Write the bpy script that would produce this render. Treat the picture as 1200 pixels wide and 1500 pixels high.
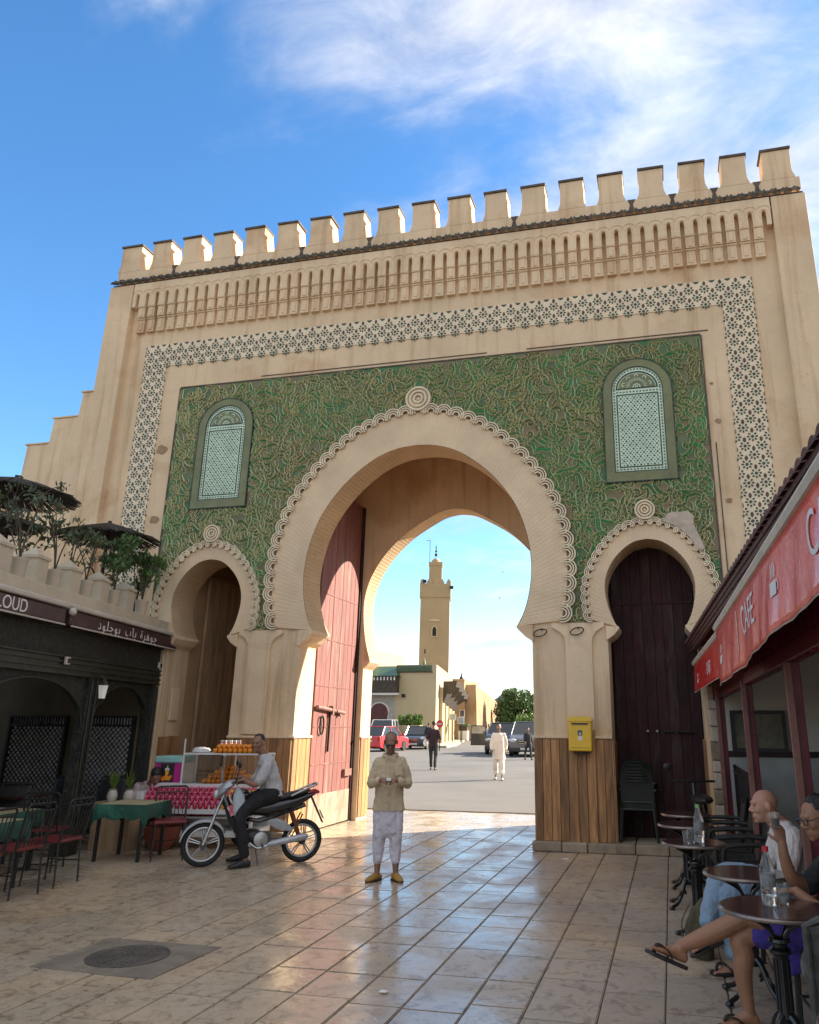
import bpy, bmesh, math, random
from mathutils import Vector, Matrix, Euler
from math import sin, cos, pi, radians, sqrt, atan2
for o in list(bpy.data.objects): bpy.data.objects.remove(o)
scene = bpy.context.scene
COL = scene.collection
random.seed(7)

# ------------------------------------------------------------------ camera
cam_d = bpy.data.cameras.new("camera"); cam = bpy.data.objects.new("camera", cam_d); COL.objects.link(cam)
cam_d.sensor_fit = 'HORIZONTAL'; cam_d.sensor_width = 36.0
cam_d.lens = 1127.12 / 1200 * 36.0
cam_d.shift_x = (600 - 703.85) / 1200; cam_d.shift_y = (709.55 - 750) / 1200
cam_d.clip_start = 0.1; cam_d.clip_end = 3000
YAW, PITCH, ROLL = radians(-13.40101), radians(17.266255), radians(0.306371)
fw = Vector((sin(YAW) * cos(PITCH), cos(YAW) * cos(PITCH), sin(PITCH)))
rt = Vector((cos(YAW), -sin(YAW), 0)); up = rt.cross(fw)
r2 = rt * cos(ROLL) + up * sin(ROLL); u2 = up * cos(ROLL) - rt * sin(ROLL)
cam.matrix_world = Matrix(((r2.x, u2.x, -fw.x, 3.9051), (r2.y, u2.y, -fw.y, -11.7841), (r2.z, u2.z, -fw.z, 1.70), (0, 0, 0, 1)))
scene.camera = cam

# ------------------------------------------------------------------ light
SUN_AZ = radians(50)      # from +y towards +x
SUN_EL = radians(28)
sun_d = bpy.data.lights.new("sun", 'SUN'); sun_d.energy = 4.4; sun_d.angle = radians(0.55); sun_d.color = (1.0, 0.9, 0.76)
sun = bpy.data.objects.new("sun", sun_d); COL.objects.link(sun)
sdir = Vector((sin(SUN_AZ) * cos(SUN_EL), cos(SUN_AZ) * cos(SUN_EL), sin(SUN_EL)))
sun.rotation_euler = sdir.to_track_quat('Z', 'Y').to_euler(); sun.location = sdir * 60

world = bpy.data.worlds.new("World"); scene.world = world; world.use_nodes = True
wn, wl = world.node_tree.nodes, world.node_tree.links
wn.clear()
def wnode(t, **k):
    n = wn.new(t)
    for a, b in k.items(): setattr(n, a, b)
    return n
sky = wnode('ShaderNodeTexSky', sky_type='NISHITA', sun_disc=False, sun_elevation=SUN_EL, sun_rotation=SUN_AZ, altitude=400, air_density=1.0, dust_density=0.3, ozone_density=2.0)
hs = wnode('ShaderNodeHueSaturation'); hs.inputs['Saturation'].default_value = 1.25; hs.inputs['Value'].default_value = 0.80
wl.new(sky.outputs[0], hs.inputs['Color'])
tc = wnode('ShaderNodeTexCoord'); sep = wnode('ShaderNodeSeparateXYZ'); wl.new(tc.outputs['Generated'], sep.inputs[0])
def wmath(op, a, b=None, clamp=False):
    n = wnode('ShaderNodeMath', operation=op, use_clamp=clamp)
    for i, q in enumerate((a, b)):
        if q is None: continue
        if isinstance(q, (int, float)): n.inputs[i].default_value = q
        else: wl.new(q, n.inputs[i])
    return n.outputs[0]
zc = wmath('ADD', wmath('MAXIMUM', sep.outputs['Z'], 0.0), 0.22)
cx_ = wmath('DIVIDE', sep.outputs['X'], zc); cy_ = wmath('DIVIDE', sep.outputs['Y'], zc)
comb = wnode('ShaderNodeCombineXYZ'); wl.new(cx_, comb.inputs[0]); wl.new(cy_, comb.inputs[1])
mp = wnode('ShaderNodeMapping'); mp.inputs['Rotation'].default_value = (0, 0, radians(-28)); mp.inputs['Scale'].default_value = (0.95, 1.35, 1); mp.inputs['Location'].default_value = (3.2, 1.7, 0)
wl.new(comb.outputs[0], mp.inputs[0])
n1 = wnode('ShaderNodeTexNoise'); n1.inputs['Scale'].default_value = 1.0; n1.inputs['Detail'].default_value = 9; n1.inputs['Roughness'].default_value = 0.55; n1.inputs['Distortion'].default_value = 0.35
wl.new(mp.outputs[0], n1.inputs['Vector'])
n2 = wnode('ShaderNodeTexNoise'); n2.inputs['Scale'].default_value = 5.5; n2.inputs['Detail'].default_value = 8; n2.inputs['Roughness'].default_value = 0.6; n2.inputs['Distortion'].default_value = 0.4
wl.new(mp.outputs[0], n2.inputs['Vector'])
# the cloud bank thickens towards the east (the right of the picture)
bank = wmath('MULTIPLY', wmath('ADD', cx_, 0.55), 0.42)
low = wmath('MULTIPLY', wmath('SUBTRACT', 0.34, sep.outputs['Z']), 0.40)
dens = wmath('ADD', wmath('ADD', wmath('MULTIPLY', n1.outputs['Fac'], 1.25), wmath('MULTIPLY', n2.outputs['Fac'], 0.38)), wmath('ADD', wmath('MINIMUM', wmath('MAXIMUM', bank, -0.30), 0.30), wmath('MAXIMUM', low, -0.05)))
# extra cloud added out of frame, overhead and behind the viewer, as fill light
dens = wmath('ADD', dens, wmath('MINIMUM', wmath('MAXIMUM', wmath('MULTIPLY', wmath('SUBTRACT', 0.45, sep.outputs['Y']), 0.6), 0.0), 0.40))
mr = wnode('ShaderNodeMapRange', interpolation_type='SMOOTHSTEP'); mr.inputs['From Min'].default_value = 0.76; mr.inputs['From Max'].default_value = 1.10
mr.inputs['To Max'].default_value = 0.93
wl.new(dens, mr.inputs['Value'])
# cloud colour: lit tops and greyer thick parts
cr = wnode('ShaderNodeValToRGB'); wl.new(n2.outputs['Fac'], cr.inputs[0])
cr.color_ramp.elements[0].position = 0.3; cr.color_ramp.elements[0].color = (1.75, 1.85, 2.15, 1)
cr.color_ramp.elements[1].position = 0.68; cr.color_ramp.elements[1].color = (2.95, 3.0, 3.15, 1)
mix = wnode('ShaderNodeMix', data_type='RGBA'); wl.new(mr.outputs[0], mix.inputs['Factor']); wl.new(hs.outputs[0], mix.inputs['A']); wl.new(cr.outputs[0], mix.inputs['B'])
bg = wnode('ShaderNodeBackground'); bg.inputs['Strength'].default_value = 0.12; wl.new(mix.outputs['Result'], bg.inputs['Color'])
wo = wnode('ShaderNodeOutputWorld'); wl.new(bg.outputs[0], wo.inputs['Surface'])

vs = scene.view_settings; vs.view_transform = 'Standard'; vs.look = 'None'; vs.gamma = 1.0; vs.use_curve_mapping = False
vs.exposure = 1.72
scene.render.engine = 'CYCLES'
scene.cycles.max_bounces = 8; scene.cycles.diffuse_bounces = 5

# ------------------------------------------------------------------ mesh helper
def tovec(p): return Vector(p)
class MB:
    def __init__(s): s.v = []; s.f = []; s.mi = []
    def add(s, vs, fs, mi=0):
        b = len(s.v); s.v += [tuple(p) for p in vs]; s.f += [tuple(i + b for i in f) for f in fs]; s.mi += [mi] * len(fs); return s
    def box(s, c, d, rot=None, mi=0):
        x, y, z = d[0] / 2, d[1] / 2, d[2] / 2
        P = [Vector(p) for p in ((-x,-y,-z),(x,-y,-z),(x,y,-z),(-x,y,-z),(-x,-y,z),(x,-y,z),(x,y,z),(-x,y,z))]
        if rot is not None:
            R = rot if isinstance(rot, Matrix) else Euler(rot).to_matrix()
            P = [R @ p for p in P]
        c = Vector(c)
        return s.add([p + c for p in P], [(0,3,2,1),(4,5,6,7),(0,1,5,4),(1,2,6,5),(2,3,7,6),(3,0,4,7)], mi)
    def bb(s, x0, x1, y0, y1, z0, z1, mi=0):
        return s.box(((x0+x1)/2, (y0+y1)/2, (z0+z1)/2), (x1-x0, y1-y0, z1-z0), None, mi)
    def loft(s, rings, n=12, cap=True, mi=0):
        vs = []; fs = []
        for c, u, v in rings:
            c, u, v = Vector(c), Vector(u), Vector(v)
            for k in range(n):
                a = 2 * pi * k / n; vs.append(c + u * cos(a) + v * sin(a))
        for i in range(len(rings) - 1):
            for k in range(n):
                a, b = i*n+k, i*n+(k+1) % n; fs.append((a, b, b+n, a+n))
        if cap: fs.append(tuple(reversed(range(n)))); fs.append(tuple(range((len(rings)-1)*n, len(rings)*n)))
        return s.add(vs, fs, mi)
    def tube(s, pts, r, n=8, cap=True, mi=0, flat=1.0, upv=None, closed=False):
        pts = [Vector(p) for p in pts]; m = len(pts)
        if not isinstance(r, (list, tuple)): r = [r] * m
        rings = []; prev = None
        for i in range(m):
            if closed: t = pts[(i+1) % m] - pts[(i-1) % m]
            else: t = pts[min(i+1, m-1)] - pts[max(i-1, 0)]
            if t.length < 1e-9: t = Vector((0,0,1))
            t.normalize()
            if upv is not None: ref = Vector(upv)
            elif prev is not None: ref = prev
            else: ref = Vector((0,0,1)) if abs(t.z) < 0.9 else Vector((1,0,0))
            v = ref - t * ref.dot(t)
            if v.length < 1e-6: v = t.orthogonal()
            v.normalize(); prev = v; u = v.cross(t)
            rings.append((pts[i], u * r[i], v * r[i] * flat))
        if closed:
            vs = []; fs = []
            for c, u, v in rings:
                for k in range(n):
                    a = 2*pi*k/n; vs.append(c + u*cos(a) + v*sin(a))
            for i in range(m):
                for k in range(n):
                    a, b = i*n+k, i*n+(k+1) % n; c2, d2 = ((i+1) % m)*n+(k+1) % n, ((i+1) % m)*n+k
                    fs.append((a, b, c2, d2))
            return s.add(vs, fs, mi)
        return s.loft(rings, n, cap, mi)
    def lathe(s, prof, c=(0,0,0), n=20, mi=0, rot=None):
        vs = []; fs = []; c = Vector(c); m = len(prof)
        for r, z in prof:
            for k in range(n):
                a = 2*pi*k/n; p = Vector((r*cos(a), r*sin(a), z))
                if rot is not None: p = rot @ p
                vs.append(p + c)
        for i in range(m-1):
            for k in range(n):
                a, b = i*n+k, i*n+(k+1) % n; fs.append((a, b, b+n, a+n))
        if prof[0][0] > 1e-5: fs.append(tuple(reversed(range(n))))
        if prof[-1][0] > 1e-5: fs.append(tuple(range((m-1)*n, m*n)))
        return s.add(vs, fs, mi)
    def ell(s, c, r, R=None, nu=12, nv=8, mi=0):
        prof = [(sin(pi*i/nv), -cos(pi*i/nv)) for i in range(nv+1)]; prof[0] = (1e-4, -1); prof[-1] = (1e-4, 1)
        b = len(s.v); s.lathe(prof, (0,0,0), nu, mi)
        if isinstance(r, (int, float)): r = (r, r, r)
        for i in range(b, len(s.v)):
            p = Vector((s.v[i][0]*r[0], s.v[i][1]*r[1], s.v[i][2]*r[2]))
            if R is not None: p = R @ p
            s.v[i] = tuple(p + Vector(c))
        return s
    def prism(s, poly, axis, a, b, mi=0):
        # convex-ish polygon extruded: axis 'y' -> poly in (x,z); 'x' -> (y,z); 'z' -> (x,y)
        n = len(poly)
        def P(p, t):
            return (p[0], t, p[1]) if axis == 'y' else (t, p[0], p[1]) if axis == 'x' else (p[0], p[1], t)
        vs = [P(p, a) for p in poly] + [P(p, b) for p in poly]
        fs = [tuple(range(n)), tuple(reversed(range(n, 2*n)))] + [(i, i+n, (i+1) % n + n, (i+1) % n) for i in range(n)]
        return s.add(vs, fs, mi)
    def xf(s, Mx, i0=0):
        for i in range(i0, len(s.v)): s.v[i] = tuple(Mx @ Vector(s.v[i]))
        return s
    def mesh(s, name, mats):
        me = bpy.data.meshes.new(name); me.from_pydata(s.v, [], s.f)
        for m in (mats if isinstance(mats, (list, tuple)) else [mats]): me.materials.append(m)
        if any(s.mi): me.polygons.foreach_set('material_index', s.mi)
        bm = bmesh.new(); bm.from_mesh(me); bmesh.ops.recalc_face_normals(bm, faces=bm.faces); bm.to_mesh(me); bm.free()
        me.update(); return me
    def build(s, name, mats, parent=None, smooth=False, bevel=0, loc=None, kind=None, seg=2, angle=40):
        me = s.mesh(name, mats)
        return link(name, me, parent, smooth, bevel, loc, kind, seg, angle)
def link(name, me, parent=None, smooth=False, bevel=0, loc=None, kind=None, seg=2, angle=40):
    o = bpy.data.objects.new(name, me); COL.objects.link(o)
    if smooth:
        me.polygons.foreach_set('use_smooth', [True]*len(me.polygons))
        try: me.set_sharp_from_angle(angle=radians(angle))
        except Exception: pass
    if bevel:
        b = o.modifiers.new('bevel', 'BEVEL'); b.width = bevel; b.segments = seg; b.limit_method = 'ANGLE'; b.angle_limit = radians(35)
    if loc is not None: o.location = loc
    if parent is not None: o.parent = parent
    if kind: o['kind'] = kind
    return o
def tag(o, label=None, cat=None, group=None, kind=None):
    if label: o['label'] = label
    if cat: o['category'] = cat
    if group: o['group'] = group
    if kind: o['kind'] = kind
    return o
def thing(name, label, cat, loc=(0,0,0), rz=0, group=None):
    o = bpy.data.objects.new(name, None); COL.objects.link(o); o.location = loc; o.rotation_euler = (0,0,rz); o.empty_display_size = 0.1
    return tag(o, label, cat, group)
KIDS = {}
def dup(root, loc, rz, label=None, scale=None):
    r = root.copy(); COL.objects.link(r); r.location = loc; r.rotation_euler = (0,0,rz)
    if scale: r.scale = (scale,)*3
    if label: r['label'] = label
    for ch in [c for c in list(COL.objects) if c.parent == root]:
        c = ch.copy(); COL.objects.link(c); c.parent = r
        for g in [d for d in list(COL.objects) if d.parent == ch]:
            d = g.copy(); COL.objects.link(d); d.parent = c
    return r
def catmull(P, n=6):
    out = []; m = len(P)
    for i in range(m-1):
        p0 = P[max(i-1, 0)]; p1 = P[i]; p2 = P[i+1]; p3 = P[min(i+2, m-1)]
        for k in range(n):
            t = k / n
            out.append(tuple(0.5*((2*p1[j]) + (-p0[j]+p2[j])*t + (2*p0[j]-5*p1[j]+4*p2[j]-p3[j])*t*t + (-p0[j]+3*p1[j]-3*p2[j]+p3[j])*t**3) for j in range(len(p1))))
    out.append(tuple(P[-1])); return out
def resample(P, n):
    L = [0]
    for i in range(1, len(P)): L.append(L[-1] + (Vector(P[i])-Vector(P[i-1])).length)
    out = []; j = 0
    for k in range(n+1):
        d = L[-1]*k/n
        while j < len(L)-2 and L[j+1] < d: j += 1
        t = (d-L[j]) / max(1e-9, L[j+1]-L[j]); out.append(tuple(Vector(P[j]).lerp(Vector(P[j+1]), t)))
    return out
def plate_data(loops, y0, y1):
    """polygon with holes given in (x,z), extruded between two y planes"""
    cu = bpy.data.curves.new('plate', 'CURVE'); cu.dimensions = '2D'; cu.fill_mode = 'BOTH'; cu.extrude = (y1-y0)/2
    for lp in loops:
        sp = cu.splines.new('POLY'); sp.points.add(len(lp)-1)
        for i, p in enumerate(lp): sp.points[i].co = (p[0], p[1], 0, 1)
        sp.use_cyclic_u = True
    ob = bpy.data.objects.new('plate', cu); COL.objects.link(ob)
    me = bpy.data.meshes.new_from_object(ob)
    ym = (y0+y1)/2
    vs = [(v.co.x, ym - v.co.z, v.co.y) for v in me.vertices]; fs = [tuple(p.vertices) for p in me.polygons]
    bpy.data.objects.remove(ob); bpy.data.curves.remove(cu); bpy.data.meshes.remove(me)
    return vs, fs
def plate(mb, loops, y0, y1, mi=0):
    vs, fs = plate_data(loops, y0, y1)
    b = len(mb.v); mb.add(vs, fs, mi); return mb
def text_mb(txt, size, depth=0.004, mb=None, spacing=1.0):
    """flat lettering in the x-z plane, facing -y, centred"""
    cu = bpy.data.curves.new('t', 'FONT'); cu.body = txt; cu.size = size; cu.extrude = depth/2; cu.align_x = 'CENTER'; cu.align_y = 'CENTER'; cu.space_character = spacing
    ob = bpy.data.objects.new('t', cu); COL.objects.link(ob); bpy.context.view_layer.update()
    me = bpy.data.meshes.new_from_object(ob.evaluated_get(bpy.context.evaluated_depsgraph_get()))
    mb = mb or MB(); mb.add([(v.co.x, -v.co.z, v.co.y) for v in me.vertices], [tuple(p.vertices) for p in me.polygons])
    bpy.data.objects.remove(ob); bpy.data.curves.remove(cu); bpy.data.meshes.remove(me)
    return mb

# ------------------------------------------------------------------ materials
def srgb(r, g, b):
    f = lambda c: (c/255)/12.92 if c <= 10 else (((c/255)+0.055)/1.055)**2.4
    return (f(r), f(g), f(b))
MATS = {}
def M(name, col, rough=0.8, *a_, **k_):
    streak = k_.pop('streak', 0)
    m = M_(name, col, rough, *a_, **k_)
    if streak: add_streaks(m, streak)
    return m
def add_streaks(m, amt):
    nt = m.node_tree; N, L = nt.nodes, nt.links; b = [n for n in N if n.type == 'BSDF_PRINCIPLED'][0]; src = b.inputs['Base Color'].links[0].from_socket
    g = N.new('ShaderNodeNewGeometry')
    def nz(scale, sc, det, lo, hi, amt_):
        mp = N.new('ShaderNodeMapping'); mp.inputs['Scale'].default_value = scale; L.new(g.outputs['Position'], mp.inputs[0]); n = N.new('ShaderNodeTexNoise'); n.inputs['Scale'].default_value = sc; n.inputs['Detail'].default_value = det; n.inputs['Roughness'].default_value = 0.65; L.new(mp.outputs[0], n.inputs['Vector'])
        r = N.new('ShaderNodeMapRange'); L.new(n.outputs['Fac'], r.inputs['Value']); r.inputs['From Min'].default_value = lo; r.inputs['From Max'].default_value = hi; r.inputs['To Max'].default_value = amt_; return r.outputs[0]
    def mx(f, A, c, bt='MULTIPLY'):
        x = N.new('ShaderNodeMix'); x.data_type = 'RGBA'; x.blend_type = bt; L.new(f, x.inputs['Factor']); L.new(A, x.inputs['A']); x.inputs['B'].default_value = (*c, 1); return x.outputs['Result']
    c = mx(nz((2.6, 2.6, 0.16), 1.6, 7, 0.52, 0.72, amt), src, (0.62, 0.50, 0.38))        # long rain runs
    c = mx(nz((1, 1, 1), 0.55, 8, 0.56, 0.66, amt*0.8), c, (0.80, 0.70, 0.60))              # patched render
    c = mx(nz((1, 1, 1), 16, 6, 0.62, 0.72, amt*0.7), c, (0.55, 0.42, 0.30))                # specks
    L.new(c, b.inputs['Base Color'])
def M_(name, col, rough=0.8, var=0.18, scale=2.5, bump=0.25, bscale=45, metal=0.0, spec=0.5, col2=None, c2scale=0.9, c2amt=0.0, stretch=None, rnd=0.0, coord='Object', wave=None, trans=0, alpha=None, coat=0, emit=None, bdist=0.01, detail=6):
    m = bpy.data.materials.new(name); m.use_nodes = True; nt = m.node_tree; N, L = nt.nodes, nt.links; N.clear()
    out = N.new('ShaderNodeOutputMaterial'); b = N.new('ShaderNodeBsdfPrincipled'); L.new(b.outputs[0], out.inputs[0])
    b.inputs['Metallic'].default_value = metal; b.inputs['Specular IOR Level'].default_value = spec
    if trans: b.inputs['Transmission Weight'].default_value = trans; b.inputs['IOR'].default_value = 1.45
    if coat: b.inputs['Coat Weight'].default_value = coat; b.inputs['Coat Roughness'].default_value = 0.08
    if emit: b.inputs['Emission Color'].default_value = (*emit[0], 1); b.inputs['Emission Strength'].default_value = emit[1]
    if coord == 'World':
        g = N.new('ShaderNodeNewGeometry'); vec = g.outputs['Position']
    else:
        t = N.new('ShaderNodeTexCoord'); vec = t.outputs[coord]
    mp = N.new('ShaderNodeMapping'); L.new(vec, mp.inputs[0])
    if stretch: mp.inputs['Scale'].default_value = stretch
    oi = None
    if rnd:
        oi = N.new('ShaderNodeObjectInfo'); ml = N.new('ShaderNodeMath'); ml.operation = 'MULTIPLY'; ml.inputs[1].default_value = 37.0
        L.new(oi.outputs['Random'], ml.inputs[0]); cb = N.new('ShaderNodeCombineXYZ')
        for i in range(3): L.new(ml.outputs[0], cb.inputs[i])
        L.new(cb.outputs[0], mp.inputs['Location'])
    v = mp.outputs[0]
    def noise(sc, det=detail, dist=0.2, ro=0.6):
        n = N.new('ShaderNodeTexNoise'); n.inputs['Scale'].default_value = sc; n.inputs['Detail'].default_value = det; n.inputs['Roughness'].default_value = ro; n.inputs['Distortion'].default_value = dist
        L.new(v, n.inputs['Vector']); return n.outputs['Fac']
    def rng(f, a, bb, c, d):
        r = N.new('ShaderNodeMapRange'); L.new(f, r.inputs['Value'])
        for k, q in zip(('From Min', 'From Max', 'To Min', 'To Max'), (a, bb, c, d)): r.inputs[k].default_value = q
        return r.outputs[0]
    def mix(fac, A, B, bt='MIX'):
        x = N.new('ShaderNodeMix'); x.data_type = 'RGBA'; x.blend_type = bt
        for k, q in (('Factor', fac), ('A', A), ('B', B)):
            if isinstance(q, (int, float)): x.inputs[k].default_value = q
            elif isinstance(q, tuple): x.inputs[k].default_value = (*q[:3], 1)
            else: L.new(q, x.inputs[k])
        return x.outputs['Result']
    c = tuple(col)
    dark = tuple(max(0, q*(1-var*1.6)) for q in c); lite = tuple(min(1, q*(1+var)) for q in c)
    cc = mix(rng(noise(scale), 0.3, 0.7, 0, 1), dark, lite)
    cc = mix(rng(noise(scale*7, 5), 0.35, 0.65, 0, var*1.5), cc, tuple(q*0.72 for q in c))
    if col2 is not None and c2amt: cc = mix(rng(noise(c2scale, 7, 0.6), 0.62-0.28*c2amt, 0.72-0.1*c2amt, 0, 1), cc, tuple(col2))
    if rnd:
        f = rng(oi.outputs['Random'], 0, 1, 1-rnd, 1+rnd); cbb = N.new('ShaderNodeVectorMath'); cbb.operation = 'SCALE'; L.new(cc, cbb.inputs[0]); L.new(f, cbb.inputs['Scale']); cc = cbb.outputs[0]
    L.new(cc, b.inputs['Base Color'])
    L.new(rng(noise(scale*3, 4), 0.3, 0.7, max(0.02, rough-0.1*min(1, rough*2)), min(1, rough+0.1*min(1, rough*2))), b.inputs['Roughness'])
    if bump:
        bp = N.new('ShaderNodeBump'); bp.inputs['Strength'].default_value = bump; bp.inputs['Distance'].default_value = bdist
        h = noise(bscale, 5)
        if wave:
            # wave = (axis socket 'UV' period)
            uv = N.new('ShaderNodeTexCoord'); sx = N.new('ShaderNodeSeparateXYZ'); L.new(uv.outputs['UV'], sx.inputs[0])
            q = N.new('ShaderNodeMath'); q.operation = 'PINGPONG'; L.new(sx.outputs[0], q.inputs[0]); q.inputs[1].default_value = wave
            w = rng(q.outputs[0], 0, wave*0.3, 0, 2.2)
            ad = N.new('ShaderNodeMath'); ad.operation = 'ADD'; L.new(w, ad.inputs[0]); L.new(h, ad.inputs[1]); h = ad.outputs[0]
        L.new(h, bp.inputs['Height']); L.new(bp.outputs[0], b.inputs['Normal'])
    m['keep'] = 1
    MATS[name] = m; return m
OCH = (0.75, 0.570, 0.365)
m_plaster = M('ochre_plaster', OCH, 0.9, 0.09, 0.8, 0.55, 14, col2=(0.58, 0.39, 0.22), c2scale=0.6, c2amt=0.35, coord='World', streak=0.8)
m_plaster_lt = M('pale_plaster', (0.77, 0.595, 0.39), 0.9, 0.08, 0.9, 0.45, 18, col2=(0.60,0.41,0.24), c2scale=0.8, c2amt=0.3, coord='World', streak=0.65)
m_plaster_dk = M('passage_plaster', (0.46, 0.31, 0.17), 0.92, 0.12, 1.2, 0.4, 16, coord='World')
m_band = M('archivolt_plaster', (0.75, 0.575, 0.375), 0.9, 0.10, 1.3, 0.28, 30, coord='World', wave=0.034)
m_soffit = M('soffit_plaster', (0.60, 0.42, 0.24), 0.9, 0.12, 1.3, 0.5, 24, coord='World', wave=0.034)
m_cream = M('cream_stucco', (0.80, 0.68, 0.48), 0.85, 0.12, 2.0, 0.25, 60, coord='World')
m_green = M('green_glaze', (0.045, 0.17, 0.05), 0.45, 0.35, 1.3, 0.5, 60, col2=(0.22, 0.15, 0.08), c2scale=1.1, c2amt=0.8, coord='World')
m_green2 = M('green_scroll', (0.025, 0.27, 0.085), 0.35, 0.35, 0.9, 0.3, 70, col2=(0.095, 0.105, 0.05), c2scale=0.8, c2amt=0.85, coord='World')
m_scroll = M('scroll_ridge', (0.66, 0.64, 0.39), 0.6, 0.12, 0.8, 0.2, 70, col2=(0.68, 0.54, 0.36), c2scale=0.7, c2amt=0.4, coord='World')
m_frame_g = M('window_surround_glaze', (0.19, 0.20, 0.085), 0.5, 0.2, 3, 0.3, 70, coord='World')
m_darkline = M('dark_line_glaze', (0.012, 0.035, 0.022), 0.4, 0.2, 3, 0.1, 60, coord='World')
m_white_z = M('pale_zellij', (0.60, 0.76, 0.56), 0.4, 0.12, 6, 0.15, 80, coord='World')
m_tileback = M('tile_ground', (0.80, 0.66, 0.45), 0.5, 0.10, 3, 0.2, 60, coord='World')
m_motif = M('dark_zellij', (0.018, 0.065, 0.038), 0.35, 0.3, 3, 0.1, 60, coord='World')
m_motif2 = M('brown_zellij', (0.09, 0.055, 0.025), 0.4, 0.3, 3, 0.1, 60, coord='World')
m_cap = M('weathered_cap', (0.13, 0.10, 0.08), 0.9, 0.35, 5, 0.5, 40, coord='World')
m_rooftile = M('aged_roof_tile', (0.085, 0.075, 0.055), 0.55, 0.4, 8, 0.4, 50, rnd=0.35)
m_iron = M('dark_iron', (0.03, 0.026, 0.024), 0.5, 0.3, 8, 0.2, 60, metal=0.6)
m_wood = M('dado_wood', (0.42, 0.215, 0.085), 0.6, 0.35, 2.0, 0.4, 10, col2=(0.17, 0.085, 0.04), c2scale=1.0, c2amt=0.45, stretch=(9, 9, 0.9), rnd=0.28)
m_wood_lit = M('dado_wood_lit', (0.42, 0.22, 0.075), 0.6, 0.25, 2.0, 0.4, 10, col2=(0.22, 0.12, 0.06), c2scale=1.0, c2amt=0.3, stretch=(9, 9, 0.9), rnd=0.2)  # warmer copy of the dado wood, sunlit tone painted into the passage boards
m_reddoor = M('faded_red_paint', (0.23, 0.078, 0.062), 0.7, 0.2, 1.6, 0.5, 8, col2=(0.26, 0.17, 0.12), c2scale=0.9, c2amt=0.3, stretch=(6, 6, 0.8), rnd=0.12)
m_maroon_dk = M('dark_maroon_door', (0.040, 0.010, 0.012), 0.85, 0.4, 2.2, 0.5, 10, col2=(0.05, 0.035, 0.028), c2scale=1.4, c2amt=0.4, stretch=(3, 3, 0.8), rnd=0.15)
m_stone = M('worn_stone', (0.34, 0.27, 0.19), 0.85, 0.25, 5, 0.6, 30, rnd=0.15)
# ================================================================== GROUND
def slab_material():
    m = bpy.data.materials.new('polished_limestone'); m.use_nodes = True; nt = m.node_tree; N, L = nt.nodes, nt.links; b = N['Principled BSDF']
    g = N.new('ShaderNodeNewGeometry'); oi = N.new('ShaderNodeObjectInfo')
    def noise(sc, det=7, ro=0.62, dist=0.6, vec=None):
        n = N.new('ShaderNodeTexNoise'); n.inputs['Scale'].default_value = sc; n.inputs['Detail'].default_value = det; n.inputs['Roughness'].default_value = ro; n.inputs['Distortion'].default_value = dist
        L.new(vec or g.outputs['Position'], n.inputs['Vector']); return n.outputs['Fac']
    def rng(f, a, bb, c, d):
        r = N.new('ShaderNodeMapRange'); L.new(f, r.inputs['Value']); r.interpolation_type = 'SMOOTHSTEP'
        for k, q in zip(('From Min', 'From Max', 'To Min', 'To Max'), (a, bb, c, d)): r.inputs[k].default_value = q
        return r.outputs[0]
    def mix(f, A, B):
        x = N.new('ShaderNodeMix'); x.data_type = 'RGBA'
        for k, q in (('Factor', f), ('A', A), ('B', B)):
            if isinstance(q, (float, int)): x.inputs[k].default_value = q
            elif isinstance(q, tuple): x.inputs[k].default_value = (*q, 1)
            else: L.new(q, x.inputs[k])
        return x.outputs['Result']
    warm = mix(oi.outputs['Random'], (0.50, 0.40, 0.28), (0.44, 0.37, 0.28))
    grey = mix(oi.outputs['Random'], (0.44, 0.36, 0.275), (0.36, 0.30, 0.24))
    sx = N.new('ShaderNodeSeparateXYZ'); L.new(g.outputs['Position'], sx.inputs[0])
    # stones by the right-hand cafe are greyer, those on the left honey coloured
    c = mix(rng(sx.outputs[0], 0.0, 3.0, 0, 1), warm, grey)
    c = mix(rng(noise(0.55, 3), 0.45, 0.7, 0, 0.55), c, (0.58, 0.42, 0.25))
    c = mix(rng(noise(9, 8, 0.7, 1.2), 0.47, 0.68, 0, 0.85), c, (0.21, 0.155, 0.11))
    c = mix(rng(noise(2.4, 6), 0.55, 0.75, 0, 0.45), c, (0.16, 0.125, 0.095))
    L.new(c, b.inputs['Base Color'])
    ro = rng(noise(1.1, 6, 0.65), 0.38, 0.66, 0.13, 0.42)
    rr = N.new('ShaderNodeMath'); rr.operation = 'ADD'; L.new(ro, rr.inputs[0]); L.new(rng(sx.outputs[0], 1.8, 3.6, 0, 0.22), rr.inputs[1])
    L.new(rr.outputs[0], b.inputs['Roughness']); b.inputs['Specular IOR Level'].default_value = 0.55
    bp = N.new('ShaderNodeBump'); bp.inputs['Strength'].default_value = 0.35; bp.inputs['Distance'].default_value = 0.02
    ad = N.new('ShaderNodeMath'); ad.operation = 'ADD'; L.new(noise(3.0, 4, 0.5, 0.8), ad.inputs[0])
    q = N.new('ShaderNodeMath'); q.operation = 'MULTIPLY'; L.new(noise(22, 5), q.inputs[0]); q.inputs[1].default_value = 0.12; L.new(q.outputs[0], ad.inputs[1])
    L.new(ad.outputs[0], bp.inputs['Height']); L.new(bp.outputs[0], b.inputs['Normal'])
    return m
m_slab = slab_material()
m_joint = M('dirty_joint', (0.10, 0.08, 0.06), 0.9, 0.3, 8, 0.4, 60, coord='World')
m_asph = M('pale_asphalt', (0.155, 0.145, 0.13), 0.85, 0.12, 0.35, 0.4, 120, col2=(0.115,0.108,0.10), c2scale=0.15, c2amt=0.5, coord='World')
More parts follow.
